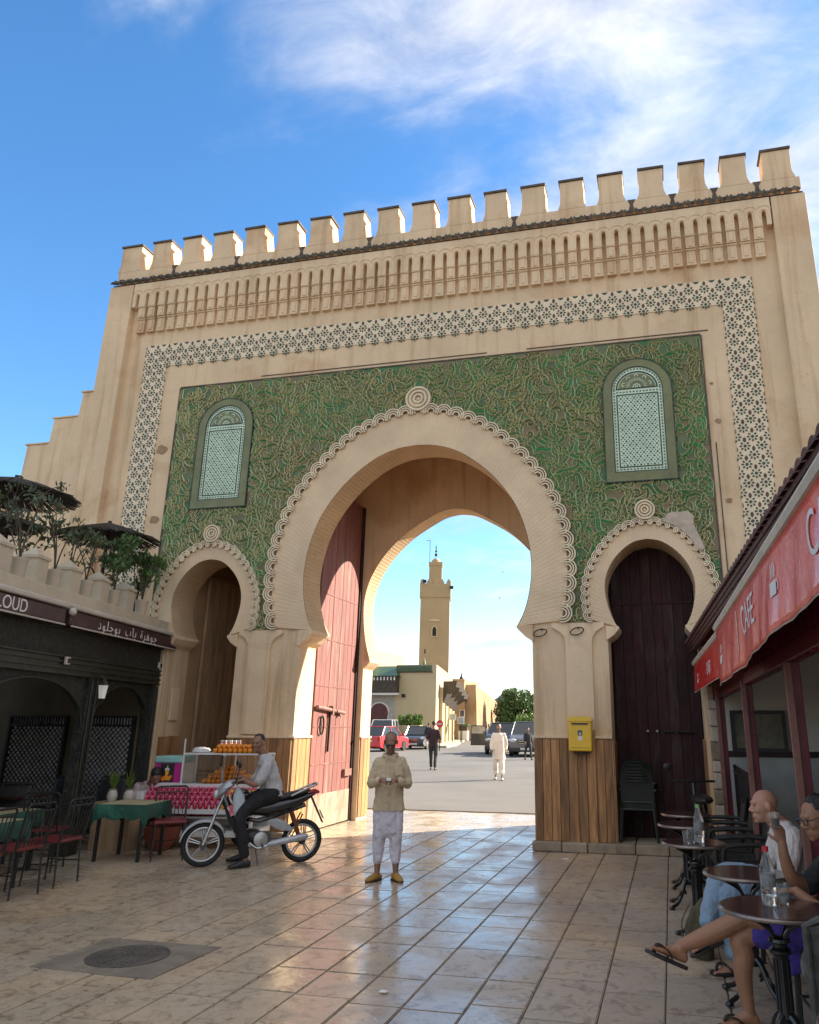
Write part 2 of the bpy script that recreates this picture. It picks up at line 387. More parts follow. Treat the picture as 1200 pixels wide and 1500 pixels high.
m_earth = M('dusty_ground', (0.24, 0.20, 0.15), 0.95, 0.2, 0.2, 0.3, 30, coord='World')
mb = MB(); mb.add([(-900,-500,-0.35),(900,-500,-0.35),(900,900,-0.35),(-900,900,-0.35)], [(0,1,2,3)]); tag(mb.build('ground', m_earth), kind='structure')
mb = MB(); mb.bb(-60, 60, -34, 4.45, -0.30, -0.028); pav = tag(mb.build('pavement', m_joint), kind='structure')
mb = MB(); mb.bb(-90, 90, 4.50, 140, -0.30, 0.012)
# ragged near edge of the asphalt
rg = random.Random(3)
road = tag(mb.build('road', m_asph), kind='structure')
mb = MB(); mb.prism([(-2.4+0.3*i, 4.50+0.0) for i in range(18)] + [(-2.4+0.3*i, 4.41+rg.uniform(-0.02, 0.02)) for i in range(17, -1, -1)], 'z', -0.02, 0.016)
mb.build('road_edge', m_asph, road)
slabs = []
x = -7.2; ri = 0
def is_manhole(x0, x1, y0, y1): return x1 > -0.62 and x0 < 0.42 and y1 > -6.30 and y0 < -5.52
while x < 5.4:
    wd = rg.choice((0.36, 0.40, 0.42, 0.45, 0.40)); y = -8.6 - rg.uniform(0, 0.8)
    while y < 4.40:
        ln = rg.choice((0.42, 0.55, 0.62, 0.7, 0.8, 0.5)); ln = min(ln, 4.42-y)
        if ln > 0.1: slabs.append((x, x+wd, y, y+ln))
        y += ln
    x += wd
def vis(s):
    x, y = (s[0]+s[1])/2, (s[2]+s[3])/2
    if y > 0.1 and not (-2.0 < x < 2.0): return False
    return True
big = MB(); mm = MB(); mm.box((0,0,0), (1,1,0.05)); 
def sb(x0, x1, y0, y1):
    j = 0.0038; return (x0+j, x1-j, y0+j, y1-j)
vis_s = [s for s in slabs if vis(s) and (s[0]+s[1])/2 > -3.2]
vis_s.sort(key=lambda s: ((s[0]+s[1])/2-3.0)**2*0.6 + ((s[2]+s[3])/2+9)**2)
# slabs behind or beside the frame are dropped from the individual set
def inframe(s):
    x, y = (s[0]+s[1])/2, (s[2]+s[3])/2
    d = y+11.78; return y > -7.6 and x-3.9 < 0.10*d+0.6 and x-3.9 > -0.92*d
ind = [s for s in vis_s if inframe(s)][:298]; inds = set(ind)
base_slabs = {}
for s in ind:
    x0, x1, y0, y1 = sb(*s); key = (round(x1-x0, 3), round(y1-y0, 3))
    if key not in base_slabs:
        b_ = MB(); b_.box((0,0,0), (x1-x0, y1-y0, 0.04)); me = b_.mesh('paving_slab', m_slab)
        bm = bmesh.new(); bm.from_mesh(me); ed = [e for e in bm.edges if all(v.co.z > 0 for v in e.verts)]; bmesh.ops.bevel(bm, geom=ed, offset=0.007, segments=2, affect='EDGES'); bm.to_mesh(me); bm.free(); base_slabs[key] = me
    o = link('paving_slab', base_slabs[key], pav, loc=((x0+x1)/2, (y0+y1)/2, -0.020+rg.uniform(-0.002, 0.002)))
    o.rotation_euler = (radians(rg.uniform(-0.22, 0.22)), radians(rg.uniform(-0.22, 0.22)), radians(rg.uniform(-0.15, 0.15)))
for s in slabs:
    if s not in inds:
        x0, x1, y0, y1 = sb(*s); big.bb(x0, x1, y0, y1, -0.04, -0.001+rg.uniform(-0.002, 0.001))
big.build('far_slabs', m_slab, pav, kind='stuff')
# manhole with its concrete surround
m_conc = M('grey_concrete', (0.23, 0.19, 0.145), 0.7, 0.25, 4, 0.5, 60, coord='World'); m_cast = M('cast_iron_cover', (0.13, 0.115, 0.10), 0.55, 0.3, 6, 0.5, 30, metal=0.3)
mh = thing('manhole_cover', 'round dark iron manhole cover in a grey concrete surround', 'manhole', (-0.20, -5.96, 0))
mb = MB(); mb.prism([(-0.52, -0.40), (0.50, -0.43), (0.54, 0.40), (-0.48, 0.42)], 'z', -0.03, 0.007); mb.build('surround', m_conc, mh)
mb = MB(); mb.lathe([(0.001, -0.02), (0.30, -0.02), (0.30, 0.013), (0.285, 0.015), (0.28, 0.010), (0.001, 0.011)], (0,0,0), 40)
for i in range(-5, 6):
    for j in range(-5, 6):
        if i*i+j*j < 24: mb.box((i*0.05, j*0.05, 0.012), (0.026, 0.012, 0.005), (0, 0, (i+j) % 2*pi/2))
mb.build('cover', m_cast, mh)
# a dropped scrap of paper and a bottle cap or two on the stones
m_paper = M('paper_scrap', (0.75,0.73,0.68), 0.8)
for (x, y), lb in (((2.45, -0.72), 'small crumpled paper scrap on the paving by the stone step'), ((1.95, -6.25), 'tiny white paper scrap on a paving slab near the bottom edge'), ((4.18,-6.2), 'torn white paper scrap beside the table foot')):
    mb = MB(); mb.ell((0,0,0.01), (0.035, 0.02, 0.010), None, 7, 4)
    mb.v = [(a+rg.uniform(-.006,.006), b_+rg.uniform(-.006,.006), c) for a, b_, c in mb.v]; tag(mb.build('paper_scrap', m_paper, loc=(x, y, 0.0)), lb, 'litter')
# ================================================================== THE GATE
gate = thing('town_gate', 'tall ochre battlemented gate with green and dark tiled panels and three horseshoe arches', 'gate', (0,0,0))
def mir(P): return [(-x, z) for x, z in reversed(P)]
MI = [(0,6.235),(0.34,6.20),(0.69,6.08),(1.04,5.85),(1.34,5.57),(1.60,5.23),(1.77,4.90),(1.89,4.50),(1.94,4.08),(1.905,3.68),(1.82,3.36),(1.71,3.14)]
MI = catmull(MI, 5)
MO = catmull([(0,6.84),(0.55,6.76),(1.20,6.44),(1.82,5.86),(2.24,5.22),(2.44,4.62),(2.50,4.08),(2.47,3.58),(2.38,3.20)], 6)      # line the scallops stand on
SI = catmull([(0,4.41),(0.19,4.375),(0.36,4.27),(0.52,4.10),(0.625,3.90),(0.665,3.69),(0.64,3.46),(0.58,3.25),(0.50,3.09)], 5)
SO = catmull([(0,4.66),(0.24,4.61),(0.44,4.50),(0.68,4.25),(0.84,3.97),(0.925,3.68),(0.92,3.42),(0.88,3.20)], 5)
def hole(I, jamb, cx=0.0, zi=2.92, base=-0.05):
    R = list(I) + [(I[-1][0], I[-1][1]-0.06), (jamb-0.10, zi+0.07), (jamb-0.01, zi), (jamb, zi-0.04), (jamb, base)]
    Lf = [(-x, z) for x, z in reversed(R)]
    P = R + Lf[:-1]
    return [(x+cx, z) for x, z in P]
C3 = 3.72
H_main = hole(MI, 1.93); H_l = hole(SI, 0.65, -C3); H_r = hole(SI, 0.65, C3)
XW = 6.60
def block(mb, loops, y0, y1): plate(mb, loops, y0, y1)
# openings reach the ground, so the outline dips round them
def wall_outline(holes, x0, x1, z1):
    """outline of a wall whose openings cut its foot: go along the foot and round each opening"""
    P = [(x0, z1), (x0, 0)]
    for h in sorted(holes, key=lambda h: min(p[0] for p in h)):
        # h starts at apex going right and down, then up the left side
        n = len(h); xs = [p[0] for p in h]
        # split: right side = from apex to base right ; left side = base left to apex
        ib = min(range(n), key=lambda i: (h[i][1], -h[i][0]))     # bottom right
        right = h[:ib+1]; left = h[ib+1:]
        left = [(p[0], max(0, p[1])) for p in left]; right = [(p[0], max(0, p[1])) for p in right]
        P += left + right
    P += [(x1, 0), (x1, z1)]
    return P
mb = MB(); plate(mb, [wall_outline([H_l, H_main, H_r], -XW, XW, 10.14)], 0.0, 0.62)
w = mb.build('front_wall', m_plaster, gate)
# rear wall with its own, narrower arch
RI = catmull([(0,5.80),(0.28,5.76),(0.55,5.64),(1.05,5.33),(1.46,4.93),(1.74,4.48),(1.86,4.06),(1.865,3.65),(1.80,3.20),(1.70,2.86)], 5)
RIx = [(x-0.02, z) for x, z in RI]
H_rear = hole(RIx, 1.80, 0, 2.72)
H_l2 = hole(SI, 0.65, -C3); H_r2 = hole(SI, 0.65, C3)
mb = MB(); plate(mb, [wall_outline([H_l2, H_rear, H_r2], -XW, XW, 10.14)], 2.50, 3.0)
mb.build('rear_wall', m_plaster, gate)
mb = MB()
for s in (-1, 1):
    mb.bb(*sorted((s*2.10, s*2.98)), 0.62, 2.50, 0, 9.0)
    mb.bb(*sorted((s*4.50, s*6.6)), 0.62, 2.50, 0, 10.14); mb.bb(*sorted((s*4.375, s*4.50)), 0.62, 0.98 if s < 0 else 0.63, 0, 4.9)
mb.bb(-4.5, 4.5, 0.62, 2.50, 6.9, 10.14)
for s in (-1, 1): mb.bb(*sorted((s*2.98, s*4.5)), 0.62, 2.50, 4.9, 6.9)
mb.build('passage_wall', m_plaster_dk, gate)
# arch soffit linings (thin, with coursed plaster) follow the openings
def ribbon(name, curveA, curveB, mat, parent, extra=None):
    """quad strip between two 3-D polylines of equal length, uv.x = running length"""
    n = len(curveA); vs = list(curveA) + list(curveB); fs = [(i, i+1, n+i+1, n+i) for i in range(n-1)]
    me = bpy.data.meshes.new(name); me.from_pydata(vs, [], fs); me.materials.append(mat)
    L = [0]
    for i in range(1, n): L.append(L[-1] + (((Vector(curveA[i])+Vector(curveB[i]))/2) - ((Vector(curveA[i-1])+Vector(curveB[i-1]))/2)).length)
    uv = me.uv_layers.new(name='UVMap')
    for p in me.polygons:
        for li in p.loop_indices:
            vi = me.loops[li].vertex_index; uv.data[li].uv = (L[vi % n], 0 if vi < n else 1)
    me.update(); return me
def full(C, cx=0): return [(-x+cx, z) for x, z in reversed(C)] + [(x+cx, z) for x, z in C[1:]]
def archivolt(name, I, O, cx, yf, ys, mat, n, parent):
    A = resample([(*p, ) for p in [(x, 0, z) for x, z in full(I, cx)]], n); B = resample([(x, 0, z) for x, z in full(O, cx)], n)
    fr = [(x, yf, z) for x, _, z in A]; bk = [(x, yf, z) for x, _, z in B]
    me = ribbon(name, fr, bk, mat, parent); o = link(name, me, parent)
    # thin edge returns so that the band is a real raised layer
    e = MB(); m_ = len(A)
    vsA = [(x, yf, z) for x, _, z in A] + [(x, ys, z) for x, _, z in A]
    e.add(vsA, [(i, i+1, m_+i+1, m_+i) for i in range(m_-1)])
    vsB = [(x, yf, z) for x, _, z in B] + [(x, ys, z) for x, _, z in B]
    e.add(vsB, [(i, i+1, m_+i+1, m_+i) for i in range(m_-1)])
    e.add([fr[0], bk[0], (bk[0][0], ys, bk[0][2]), (fr[0][0], ys, fr[0][2])], [(0,1,2,3)])
    e.add([fr[-1], bk[-1], (bk[-1][0], ys, bk[-1][2]), (fr[-1][0], ys, fr[-1][2])], [(0,1,2,3)])
    e.build('arch_edge', m_plaster_lt, parent)
    return o
archivolt('arch_band', MI, MO, 0, -0.035, 0.0, m_band, 120, gate)
for s in (-1, 1): archivolt('arch_band', SI, SO, s*C3, -0.035, 0.0, m_band, 70, gate)
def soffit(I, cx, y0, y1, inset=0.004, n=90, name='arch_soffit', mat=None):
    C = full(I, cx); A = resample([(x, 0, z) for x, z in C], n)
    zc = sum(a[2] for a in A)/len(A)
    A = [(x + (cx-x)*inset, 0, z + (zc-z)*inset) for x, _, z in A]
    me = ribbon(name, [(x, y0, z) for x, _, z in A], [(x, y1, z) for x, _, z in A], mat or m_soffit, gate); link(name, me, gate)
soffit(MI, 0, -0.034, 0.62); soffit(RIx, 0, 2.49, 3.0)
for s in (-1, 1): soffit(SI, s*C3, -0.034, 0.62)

# end pilasters, parapet and merlons
for s in (-1, 1):
    mb = MB()
    a, b = sorted((s*6.08, s*6.62))
    mb.add([(a if s > 0 else a-0.02, -0.16, 0), (b + (0.02 if s > 0 else 0), -0.16, 0), (b, -0.13, 10.13), (a, -0.13, 10.13), (a if s > 0 else a-0.02, 0.6, 0), (b + (0.02 if s > 0 else 0), 0.6, 0), (b, 0.6, 10.13), (a, 0.6, 10.13)],
           [(0,1,2,3), (1,5,6,2), (4,0,3,7), (3,2,6,7), (5,4,7,6)])
    mb.build('end_pilaster', m_plaster, gate, bevel=0.015)
mb = MB(); plate(mb, [[(-6.6,10.30),(6.6,10.30),(6.6,10.545),(-6.6,10.545)]], 0.0, 0.5); mb.build('parapet', m_plaster, gate, bevel=0.01)
cent = [-6.36] + [-5.65 + 0.701*i for i in range(17)] + [6.27]
def merlon_mesh(wt, wb, flare):
    mb = MB(); P = catmull([(wb/2+flare, 10.548), (wb/2+0.03, 10.60), (wb/2, 10.70), (wt/2, 11.0), (wt/2+0.005, 11.13)], 3)
    poly = [(x, z-10.548) for x, z in P] + [(-x, z-10.548) for x, z in reversed(P)]
    # the body leans back a little towards its top, as battered masonry does
    mb.prism(poly, 'y', 0.0, 0.5)
    for i, v in enumerate(mb.v): mb.v[i] = (v[0], v[1] if v[1] < 0.25 else 0.5-0.16*(v[2]/0.58)**1.3, v[2])
    return mb
mer = merlon_mesh(0.415, 0.42, 0.04).mesh('merlon', m_plaster)
def cap_mesh(w):
    mb = MB(); mb.bb(-w/2-0.02, w/2+0.02, -0.025, 0.36, 0.582, 0.622); return mb
capm = cap_mesh(0.415).mesh('cap', m_cap)
for i, x in enumerate(cent):
    wd = 1.0 if 0 < i < 18 else 1.12
    o = link('merlon', mer, gate, loc=(x, 0.0, 10.548)); o.scale = (wd*random.uniform(0.97, 1.03), 1, random.uniform(0.985, 1.015))
    b = o.modifiers.new('b', 'BEVEL'); b.width = 0.012; b.segments = 2
    c = link('cap', capm, o); c.rotation_euler = (0, radians(random.uniform(-1, 1)), 0)
# dark rain stains are short lead-grey spouts at the notch of some merlons
for i in (1, 3, 5, 7, 11, 14, 15, 16, 17):
    x = cent[i] + 0.35; mb = MB(); mb.prism([(-0.07, 0), (-0.03, -0.10), (-0.06, -0.235), (0.05, -0.235), (0.02, -0.1), (0.07, 0)], 'y', -0.006, 0.45); mb.build('rain_spout', m_cap, gate, loc=(x, 0, 10.552))
# roof-tile coping
t = MB(); prof = [(cos(pi*k/8)*0.075, sin(pi*k/8)*0.055) for k in range(9)]; pin = [(cos(pi*k/8)*0.052, sin(pi*k/8)*0.034) for k in range(8, -1, -1)]
n = len(prof); poly = prof + pin
vs = [(x, -0.155, z-0.02) for x, z in poly] + [(x*0.9, 0.05, z*0.9+0.075) for x, z in poly]; m_ = len(poly)
fs = [(i, i+1, m_-2-i, m_-1-i) for i in range(n-1)] + [(m_+i, m_+m_-1-i, m_+m_-2-i, m_+i+1) for i in range(n-1)] + [(i, m_+i, m_+(i+1) % m_, (i+1) % m_) for i in range(m_)]
t.add(vs, fs); tile_up = t.mesh('roof_tile', m_rooftile)
t = MB(); t.add([(x, y, -z) for x, y, z in vs], fs)
for i, v in enumerate(t.v): t.v[i] = (v[0], v[1], v[2] + (0.15 if v[1] > 0 else 0.0))
tile_dn = t.mesh('roof_tile', m_rooftile)
k = 0; x = -6.54
while x < 6.56:
    o = link('roof_tile', tile_up if k % 2 == 0 else tile_dn, gate, loc=(x, -0.02, 10.195 + (0 if k % 2 == 0 else 0.035) + random.uniform(-0.006, 0.006)))
    o.rotation_euler = (0, radians(random.uniform(-4, 4)), radians(random.uniform(-3, 3))); x += 0.088; k += 1
mb = MB(); mb.bb(-6.6, 6.6, -0.08, 0.02, 10.132, 10.19); mb.build('coping_bed', m_cap, gate)

# projecting cornice with narrow round-headed slots, and its stepped corbels
X0, X1 = -6.055, 6.055; NS = 55; PT = (X1-X0)/NS
comb_p = [(X0, 10.125), (X0, 9.60)]
for i in range(NS):
    c = X0 + PT*(i+0.5); h = 0.036
    comb_p += [(c-h, 9.60), (c-h, 9.83)] + [(c-h*cos(pi*k/6), 9.83+0.055*sin(pi*k/6)) for k in range(1, 6)] + [(c+h, 9.83), (c+h, 9.60)]
comb_p += [(X1, 9.60), (X1, 10.125)]
mb = MB(); plate(mb, [comb_p], -0.13, 0.0); mb.build('cornice', m_plaster_lt, gate)
hb = PT/2-0.036
mb = MB()
mb.bb(-hb, hb, -0.105, 0, 9.365, 9.585); mb.bb(-hb*0.45, hb*0.45, -0.118, -0.1, 9.39, 9.56)
mb.bb(-hb-0.008, hb+0.008, -0.125, 0, 9.582, 9.60)
mb.bb(-hb, hb, -0.060, 0, 9.075, 9.33); mb.bb(-hb*0.45, hb*0.45, -0.072, -0.055, 9.10, 9.30); mb.bb(-hb-0.008, hb+0.008, -0.08, 0, 9.33, 9.362)
mb.bb(-hb-0.006, hb+0.006, -0.072, 0, 9.05, 9.078)
corb = mb.mesh('corbel', m_plaster_lt)
for i in range(1, NS): link('corbel', corb, gate, loc=(X0+PT*i, 0, 0))
mb = MB()   # fine raised mouldings that loop over every slot
r = PT*0.5
arcp = [(-r, -0.10)] + [(-r*cos(pi*k/10), 0.075*sin(pi*k/10)+0.0) for k in range(0, 11)] + [(r, -0.10)]
mb.tube([(x, 0, z) for x, z in arcp[1:-1]], 0.011, 5)
mb.tube([(x*0.55, 0, z*0.6-0.045) for x, z in arcp[1:-1]], 0.010, 5); mb.tube([(-r*0.55, 0, -0.045), (-r*0.55, 0, -0.16)], 0.009, 5); mb.tube([(r*0.55, 0, -0.045), (r*0.55, 0, -0.16)], 0.009, 5)
loopm = mb.mesh('cornice_loop', m_plaster_lt)
for i in range(NS): link('cornice_loop', loopm, gate, loc=(X0+PT*(i+0.5), -0.13, 9.90))

# band of dark flower tiles
TO, TI, TZ, TZI, TB = 5.655, 5.165, 8.755, 8.285, 3.0
mb = MB(); plate(mb, [[(-TO,TB),(-TO,TZ),(TO,TZ),(TO,TB),(TI,TB),(TI,TZI),(-TI,TZI),(-TI,TB)]], -0.012, 0.0); mb.build('tile_band', m_tileback, gate)
def petal(mb, cx, cz, ang, l, w, mi=0, y=-0.018):
    pts = [(-l, 0), (-l*0.3, w), (l*0.45, w*0.9), (l, 0), (l*0.45, -w*0.9), (-l*0.3, -w)]
    ca, sa = cos(ang), sin(ang); P = [(cx+a*ca-b*sa, cz+a*sa+b*ca) for a, b in pts]
    mb.prism(P, 'y', y, -0.010, mi)
def flower(half=0):
    mb = MB()
    for k in range(7):
        a = -pi/2 + (k-3)*pi/4.0 if True else 0
        dx, dz = cos(a)*0.062, sin(a)*0.062
        if half and dx*half < -0.008: continue
        petal(mb, dx, dz, a, 0.023, 0.0145)
    if half:
        s = half
        mb.prism([(0, 0.02), (s*0.02, 0.01), (s*0.02, -0.01), (0, -0.02)], 'y', -0.018, -0.010)
        mb.prism([(0, 0.055), (s*0.017, 0.085), (s*0.012, 0.115), (0, 0.14)], 'y', -0.018, -0.010, 1)
    else:
        petal(mb, 0, 0, 0, 0.027, 0.025); petal(mb, 0, 0.10, pi/2, 0.046, 0.024, 1)
    return mb.mesh('flower_motif', [m_motif, m_motif2])
fl = [flower(0), flower(1), flower(-1)]
PV = 0.298; PH = 0.245; rows = []
def band_spots():
    S = []
    z = TB+0.12; r = 0
    while z < TZ-0.05:
        for s in (-1, 1):
            c = s*(TO+TI)/2
            if z > TZI-0.02: continue
            if r % 2: S += [(c, z, 0), (c-PH, z, 1), (c+PH, z, -1)]
            else: S += [(c-PH/2, z, 0), (c+PH/2, z, 0)]
        z += PV/2; r += 1
    z0 = z
    NX = 45; pitch = (2*TO)/NX/1.0
    for j, zz in enumerate((TZI+0.03, TZI+0.175, TZI+0.32)):
        for i in range(NX+1):
            x = -TO + pitch*(i + (0.5 if j % 2 else 0.0))
            if x > TO: continue
            k = 0 if abs(x) < TO-0.05 else (1 if x < 0 else -1)
            S.append((x, zz, k))
    return S
spots = band_spots(); whole = [q for q in spots if q[2] == 0]; halves = [q for q in spots if q[2] != 0]
whole.sort(key=lambda q: (q[0]-3.9)**2 + (q[1]-1.7)**2)
for x, z, k_ in whole[:298]:
    link('flower_motif', fl[0], gate, loc=(x, 0, z))
mb = MB()
def addmesh(mb, me, loc):
    mb.add([(v.co.x+loc[0], v.co.y+loc[1], v.co.z+loc[2]) for v in me.vertices], [tuple(p.vertices) for p in me.polygons]); mb.mi[-len(me.polygons):] = [p.material_index for p in me.polygons]
for x, z, k_ in halves + whole[298:]: addmesh(mb, fl[k_ if k_ >= 0 else 2], (x, 0, z))
for i in range(46):                 # slivers of half flowers along the top edge
    x = -TO + 2*TO/45*(i+0.5)
    if x < TO: mb.prism([(x-0.05, TZ-0.004), (x-0.03, TZ-0.03), (x, TZ-0.045), (x+0.03, TZ-0.03), (x+0.05, TZ-0.004)], 'y', -0.018, -0.01)
mb.build('edge_motifs', [m_motif, m_motif2], gate, kind='stuff')

# green carved panel
GX, GZ = 4.77, 7.77
SOo = [(x*1.07, 3.69+(z-3.69)*1.05) for x, z in SO]
def gpanel():
    # outline with the three arches cut from its foot; arches nearly touch at x = 2.66
    zb = 3.17
    P = [(-GX, GZ), (-GX, zb)]
    for cx, O in ((-C3, SO), (0, MO), (C3, SO)):
        f = full(O, cx); f = [(x, max(z, zb)) for x, z in f]; f[0] = (f[0][0], zb); f[-1] = (f[-1][0], zb); P += f
    P += [(GX, zb), (GX, GZ)]
    return P
mb = MB(); plate(mb, [gpanel()], -0.010, 0.0); mb.build('green_panel', m_green, gate)
def inside_arch(x, z, grow=0.0):
    # inside main or side archivolts (scallop zone included)
    def r_at(O, dx, dz):
        a = atan2(dz, abs(dx)); best = None
        for (p, q) in zip(O[:-1], O[1:]):
            pass
        return 0
    for cx, O, zc_ in ((0, MO, 4.1), (C3, SO, 3.69), (-C3, SO, 3.69)):
        dx, dz = abs(x-cx), z-zc_
        a = atan2(dz, dx); rr = sqrt(dx*dx+dz*dz)
        b = min(O, key=lambda p: abs(atan2(p[1]-zc_, p[0])-a)); R_ = sqrt(b[0]**2+(b[1]-zc_)**2)
        if rr < R_ + (0.20 if cx == 0 else 0.12) + grow: return True
    return False
WX, WB, WT, WHW = 3.71, 5.35, 7.42, 0.545
def in_win(x, z, g=0.0): return abs(abs(x)-WX) < WHW+g and WB-g < z < WT+g and not (z > 6.9 and ((abs(x)-WX)**2 + (z-6.9)**2) > (WHW+g)**2)
mg, mr_ = MB(), MB()
def strip(mb, pts, w, y0, yt, side=0.0, prof=True):
    """raised ribbon with a ridged profile along a 2-D path"""
    n = len(pts); vs = []; fs = []
    for i in range(n):
        a = Vector(pts[max(i-1, 0)]); b = Vector(pts[min(i+1, n-1)]); t = (b-a); t = t.normalized() if t.length > 1e-6 else Vector((1,0)); nn = Vector((-t.y, t.x))
        wi = w[i] if isinstance(w, list) else w
        c = Vector(pts[i]) + nn*side
        l, r_ = c+nn*wi/2, c-nn*wi/2
        vs += [(l.x, y0, l.y), (c.x, yt, c.y), (r_.x, y0, r_.y)]
    for i in range(n-1):
        fs += [(3*i, 3*i+1, 3*i+4, 3*i+3), (3*i+1, 3*i+2, 3*i+5, 3*i+4)]
    mb.add(vs, fs)
rg = random.Random(11)
def curl(cx, cz, ang, L_, K, kind, hand):
    """clothoid-like tendril whose ends curl up: S, C and comma shapes"""
    n_ = 22; P = [(0.0, 0.0)]; th = 0.0; x = z = 0.0
    for i in range(n_):
        t = (i+0.5)/n_; w = 2*t-1
        if kind == 'S': k = K*(abs(w)**1.7)*(1 if w > 0 else -1)
        elif kind == 'C': k = K*(abs(w)**1.7)+2.5
        else: k = K*(t**2.2)+1.5
        th += hand*k*L_/n_; x += cos(th)*L_/n_; z += sin(th)*L_/n_; P.append((x, z))
    mx_, mz_ = sum(p[0] for p in P)/len(P), sum(p[1] for p in P)/len(P); c_, s_ = cos(ang), sin(ang)
    return [(cx+(a-mx_)*c_-(b-mz_)*s_, cz+(a-mx_)*s_+(b-mz_)*c_) for a, b in P]
def ok(p): return abs(p[0]) < GX-0.02 and p[1] < GZ-0.03 and p[1] > 3.19
def lay_curl(P, wmax, hand, mirror):
    P = [q for q in P if ok(q)]
    if len(P) < 7: return
    nP = len(P); wd = [max(0.008, wmax*sin(pi*(i+0.6)/(nP+0.2))**0.8) for i in range(nP)]
    for s in mirror:
        Q = [(s*a, b) for a, b in P]; j = rg.uniform(0, 0.005)
        strip(mg, Q, wd, -0.010, -0.024-j)
        for sd, wr in ((1, 0.021), (-1, 0.014)):
            E_ = []
            for i in range(nP):
                a = Vector(Q[max(i-1,0)]); b = Vector(Q[min(i+1,nP-1)]); t_ = (b-a).normalized(); nn = Vector((-t_.y, t_.x)); E_.append(tuple(Vector(Q[i])+nn*sd*(wd[i]/2+0.008)))
            strip(mr_, E_, wr, -0.008, -0.032-j)
for pas, (SP, ln, wm) in enumerate(((0.190, (0.46, 0.74), 0.050), (0.20, (0.20, 0.32), 0.034))):
    zz = 3.22; row = 0
    while zz < GZ:
        xx = 0.0 + (SP/2 if row % 2 else 0.0)
        while xx < GX:
            x = xx + rg.uniform(-0.06, 0.06); z = zz + rg.uniform(-0.06, 0.06)
            if (pas == 0 or rg.random() < 0.75) and not inside_arch(x, z, -0.05) and not in_win(x, z, -0.04):
                k = rg.random(); kind = 'S' if k < 0.5 else ('C' if k < 0.78 else 'comma'); L_ = rg.uniform(*ln); hand = rg.choice((-1, 1))
                lay_curl(curl(x, z, rg.uniform(0, 2*pi), L_, rg.uniform(22, 31)/L_, kind, hand), wm*rg.uniform(0.8, 1.25), hand, (1, -1) if xx > 0.01 else (1,))
            xx += SP
        zz += SP*0.86; row += 1
mg.build('carved_scroll', m_green2, gate, kind='stuff'); mr_.build('scroll_edging', m_scroll, gate, kind='stuff')
# thin dark outlines round the green panel
mb = MB()
mb.bb(-GX-0.0, GX, -0.022, 0, GZ+0.001, GZ+0.022)
for s in (-1, 1): mb.bb(*sorted((s*(GX+0.001), s*(GX+0.022))), -0.022, 0, 3.3, GZ)
mb.bb(-3.1, 1.2, -0.012, 0, GZ+0.075, GZ+0.090); mb.bb(1.9, 4.9, -0.012, 0, GZ+0.07, GZ+0.085); mb.bb(4.86, 4.875, -0.012, 0, 3.3, 5.9)
mb.build('panel_outline', m_cap, gate)

# scallops and knots
def ring2(mb, cx, cz, r0, r1, a0, a1, y0, y1, n=12, mi=0):
    vs = []; fs = []
    for k in range(n+1):
        a = a0+(a1-a0)*k/n
        for r_ in (r0, r1):
            for y in (y0, y1): vs.append((cx+r_*cos(a), y, cz+r_*sin(a)))
    for k in range(n):
        b = 4*k
        fs += [(b, b+4, b+6, b+2), (b+1, b+3, b+7, b+5), (b, b+1, b+5, b+4), (b+2, b+6, b+7, b+3)]
    if abs(a1-a0) < 2*pi-0.01: fs += [(0, 2, 3, 1), (4*n, 4*n+1, 4*n+3, 4*n+2)]
    mb.add(vs, fs, mi)
m_groove = M('groove_shadow', (0.20,0.13,0.075), 0.95, 0.2, 6, coord='World')  # dark brown: groove shadow painted into the scallop backing
def scallop_mesh(R_, w):
    mb = MB(); y = -0.085
    for j, (a, b) in enumerate(((1.0, 0.86), (0.74, 0.60), (0.48, 0.33))):
        ring2(mb, 0, 0, R_*b, R_*a, radians(-8), radians(188), y + 0.006*j, -0.028, 12)
    for s in (-1, 1): mb.bb(*sorted((s*R_*0.60, s*R_*0.74)), y, -0.028, -R_*0.28, 0.0); mb.bb(*sorted((s*R_*0.33, s*R_*0.48)), y, -0.028, -R_*0.16, 0.0)
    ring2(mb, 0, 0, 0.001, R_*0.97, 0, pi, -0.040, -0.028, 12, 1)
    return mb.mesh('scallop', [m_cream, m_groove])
def place_scallops(O, cx, R_, N_, me):
    F = resample([(x, 0, z) for x, z in full(O, cx)], N_)
    for i in range(N_):
        a, b = Vector(F[i]), Vector(F[i+1]); c = (a+b)/2; t = b-a
        ang = atan2(t.z, t.x); o = link('scallop', me, gate, loc=(c.x, (i % 2)*0.004, c.z)); o.rotation_euler = (0, -ang, 0)
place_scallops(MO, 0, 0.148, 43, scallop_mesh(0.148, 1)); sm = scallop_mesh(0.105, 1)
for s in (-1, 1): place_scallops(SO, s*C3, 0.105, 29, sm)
def knot(cx, cz, R_):
    mb = MB()
    for a, b in ((1.0, 0.85), (0.70, 0.56), (0.40, 0.26)): ring2(mb, cx, cz, R_*b, R_*a, 0, 2*pi, -0.105, -0.03, 28)
    ring2(mb, cx, cz, 0.001, R_, 0, 2*pi, -0.055, -0.03, 28); mb.ell((cx, -0.06, cz), (R_*0.17, 0.03, R_*0.17))
    mb.build('arch_knot', m_cream, gate)
knot(0, 7.07, 0.225)
for s in (-1, 1): knot(s*C3, 4.86, 0.155)

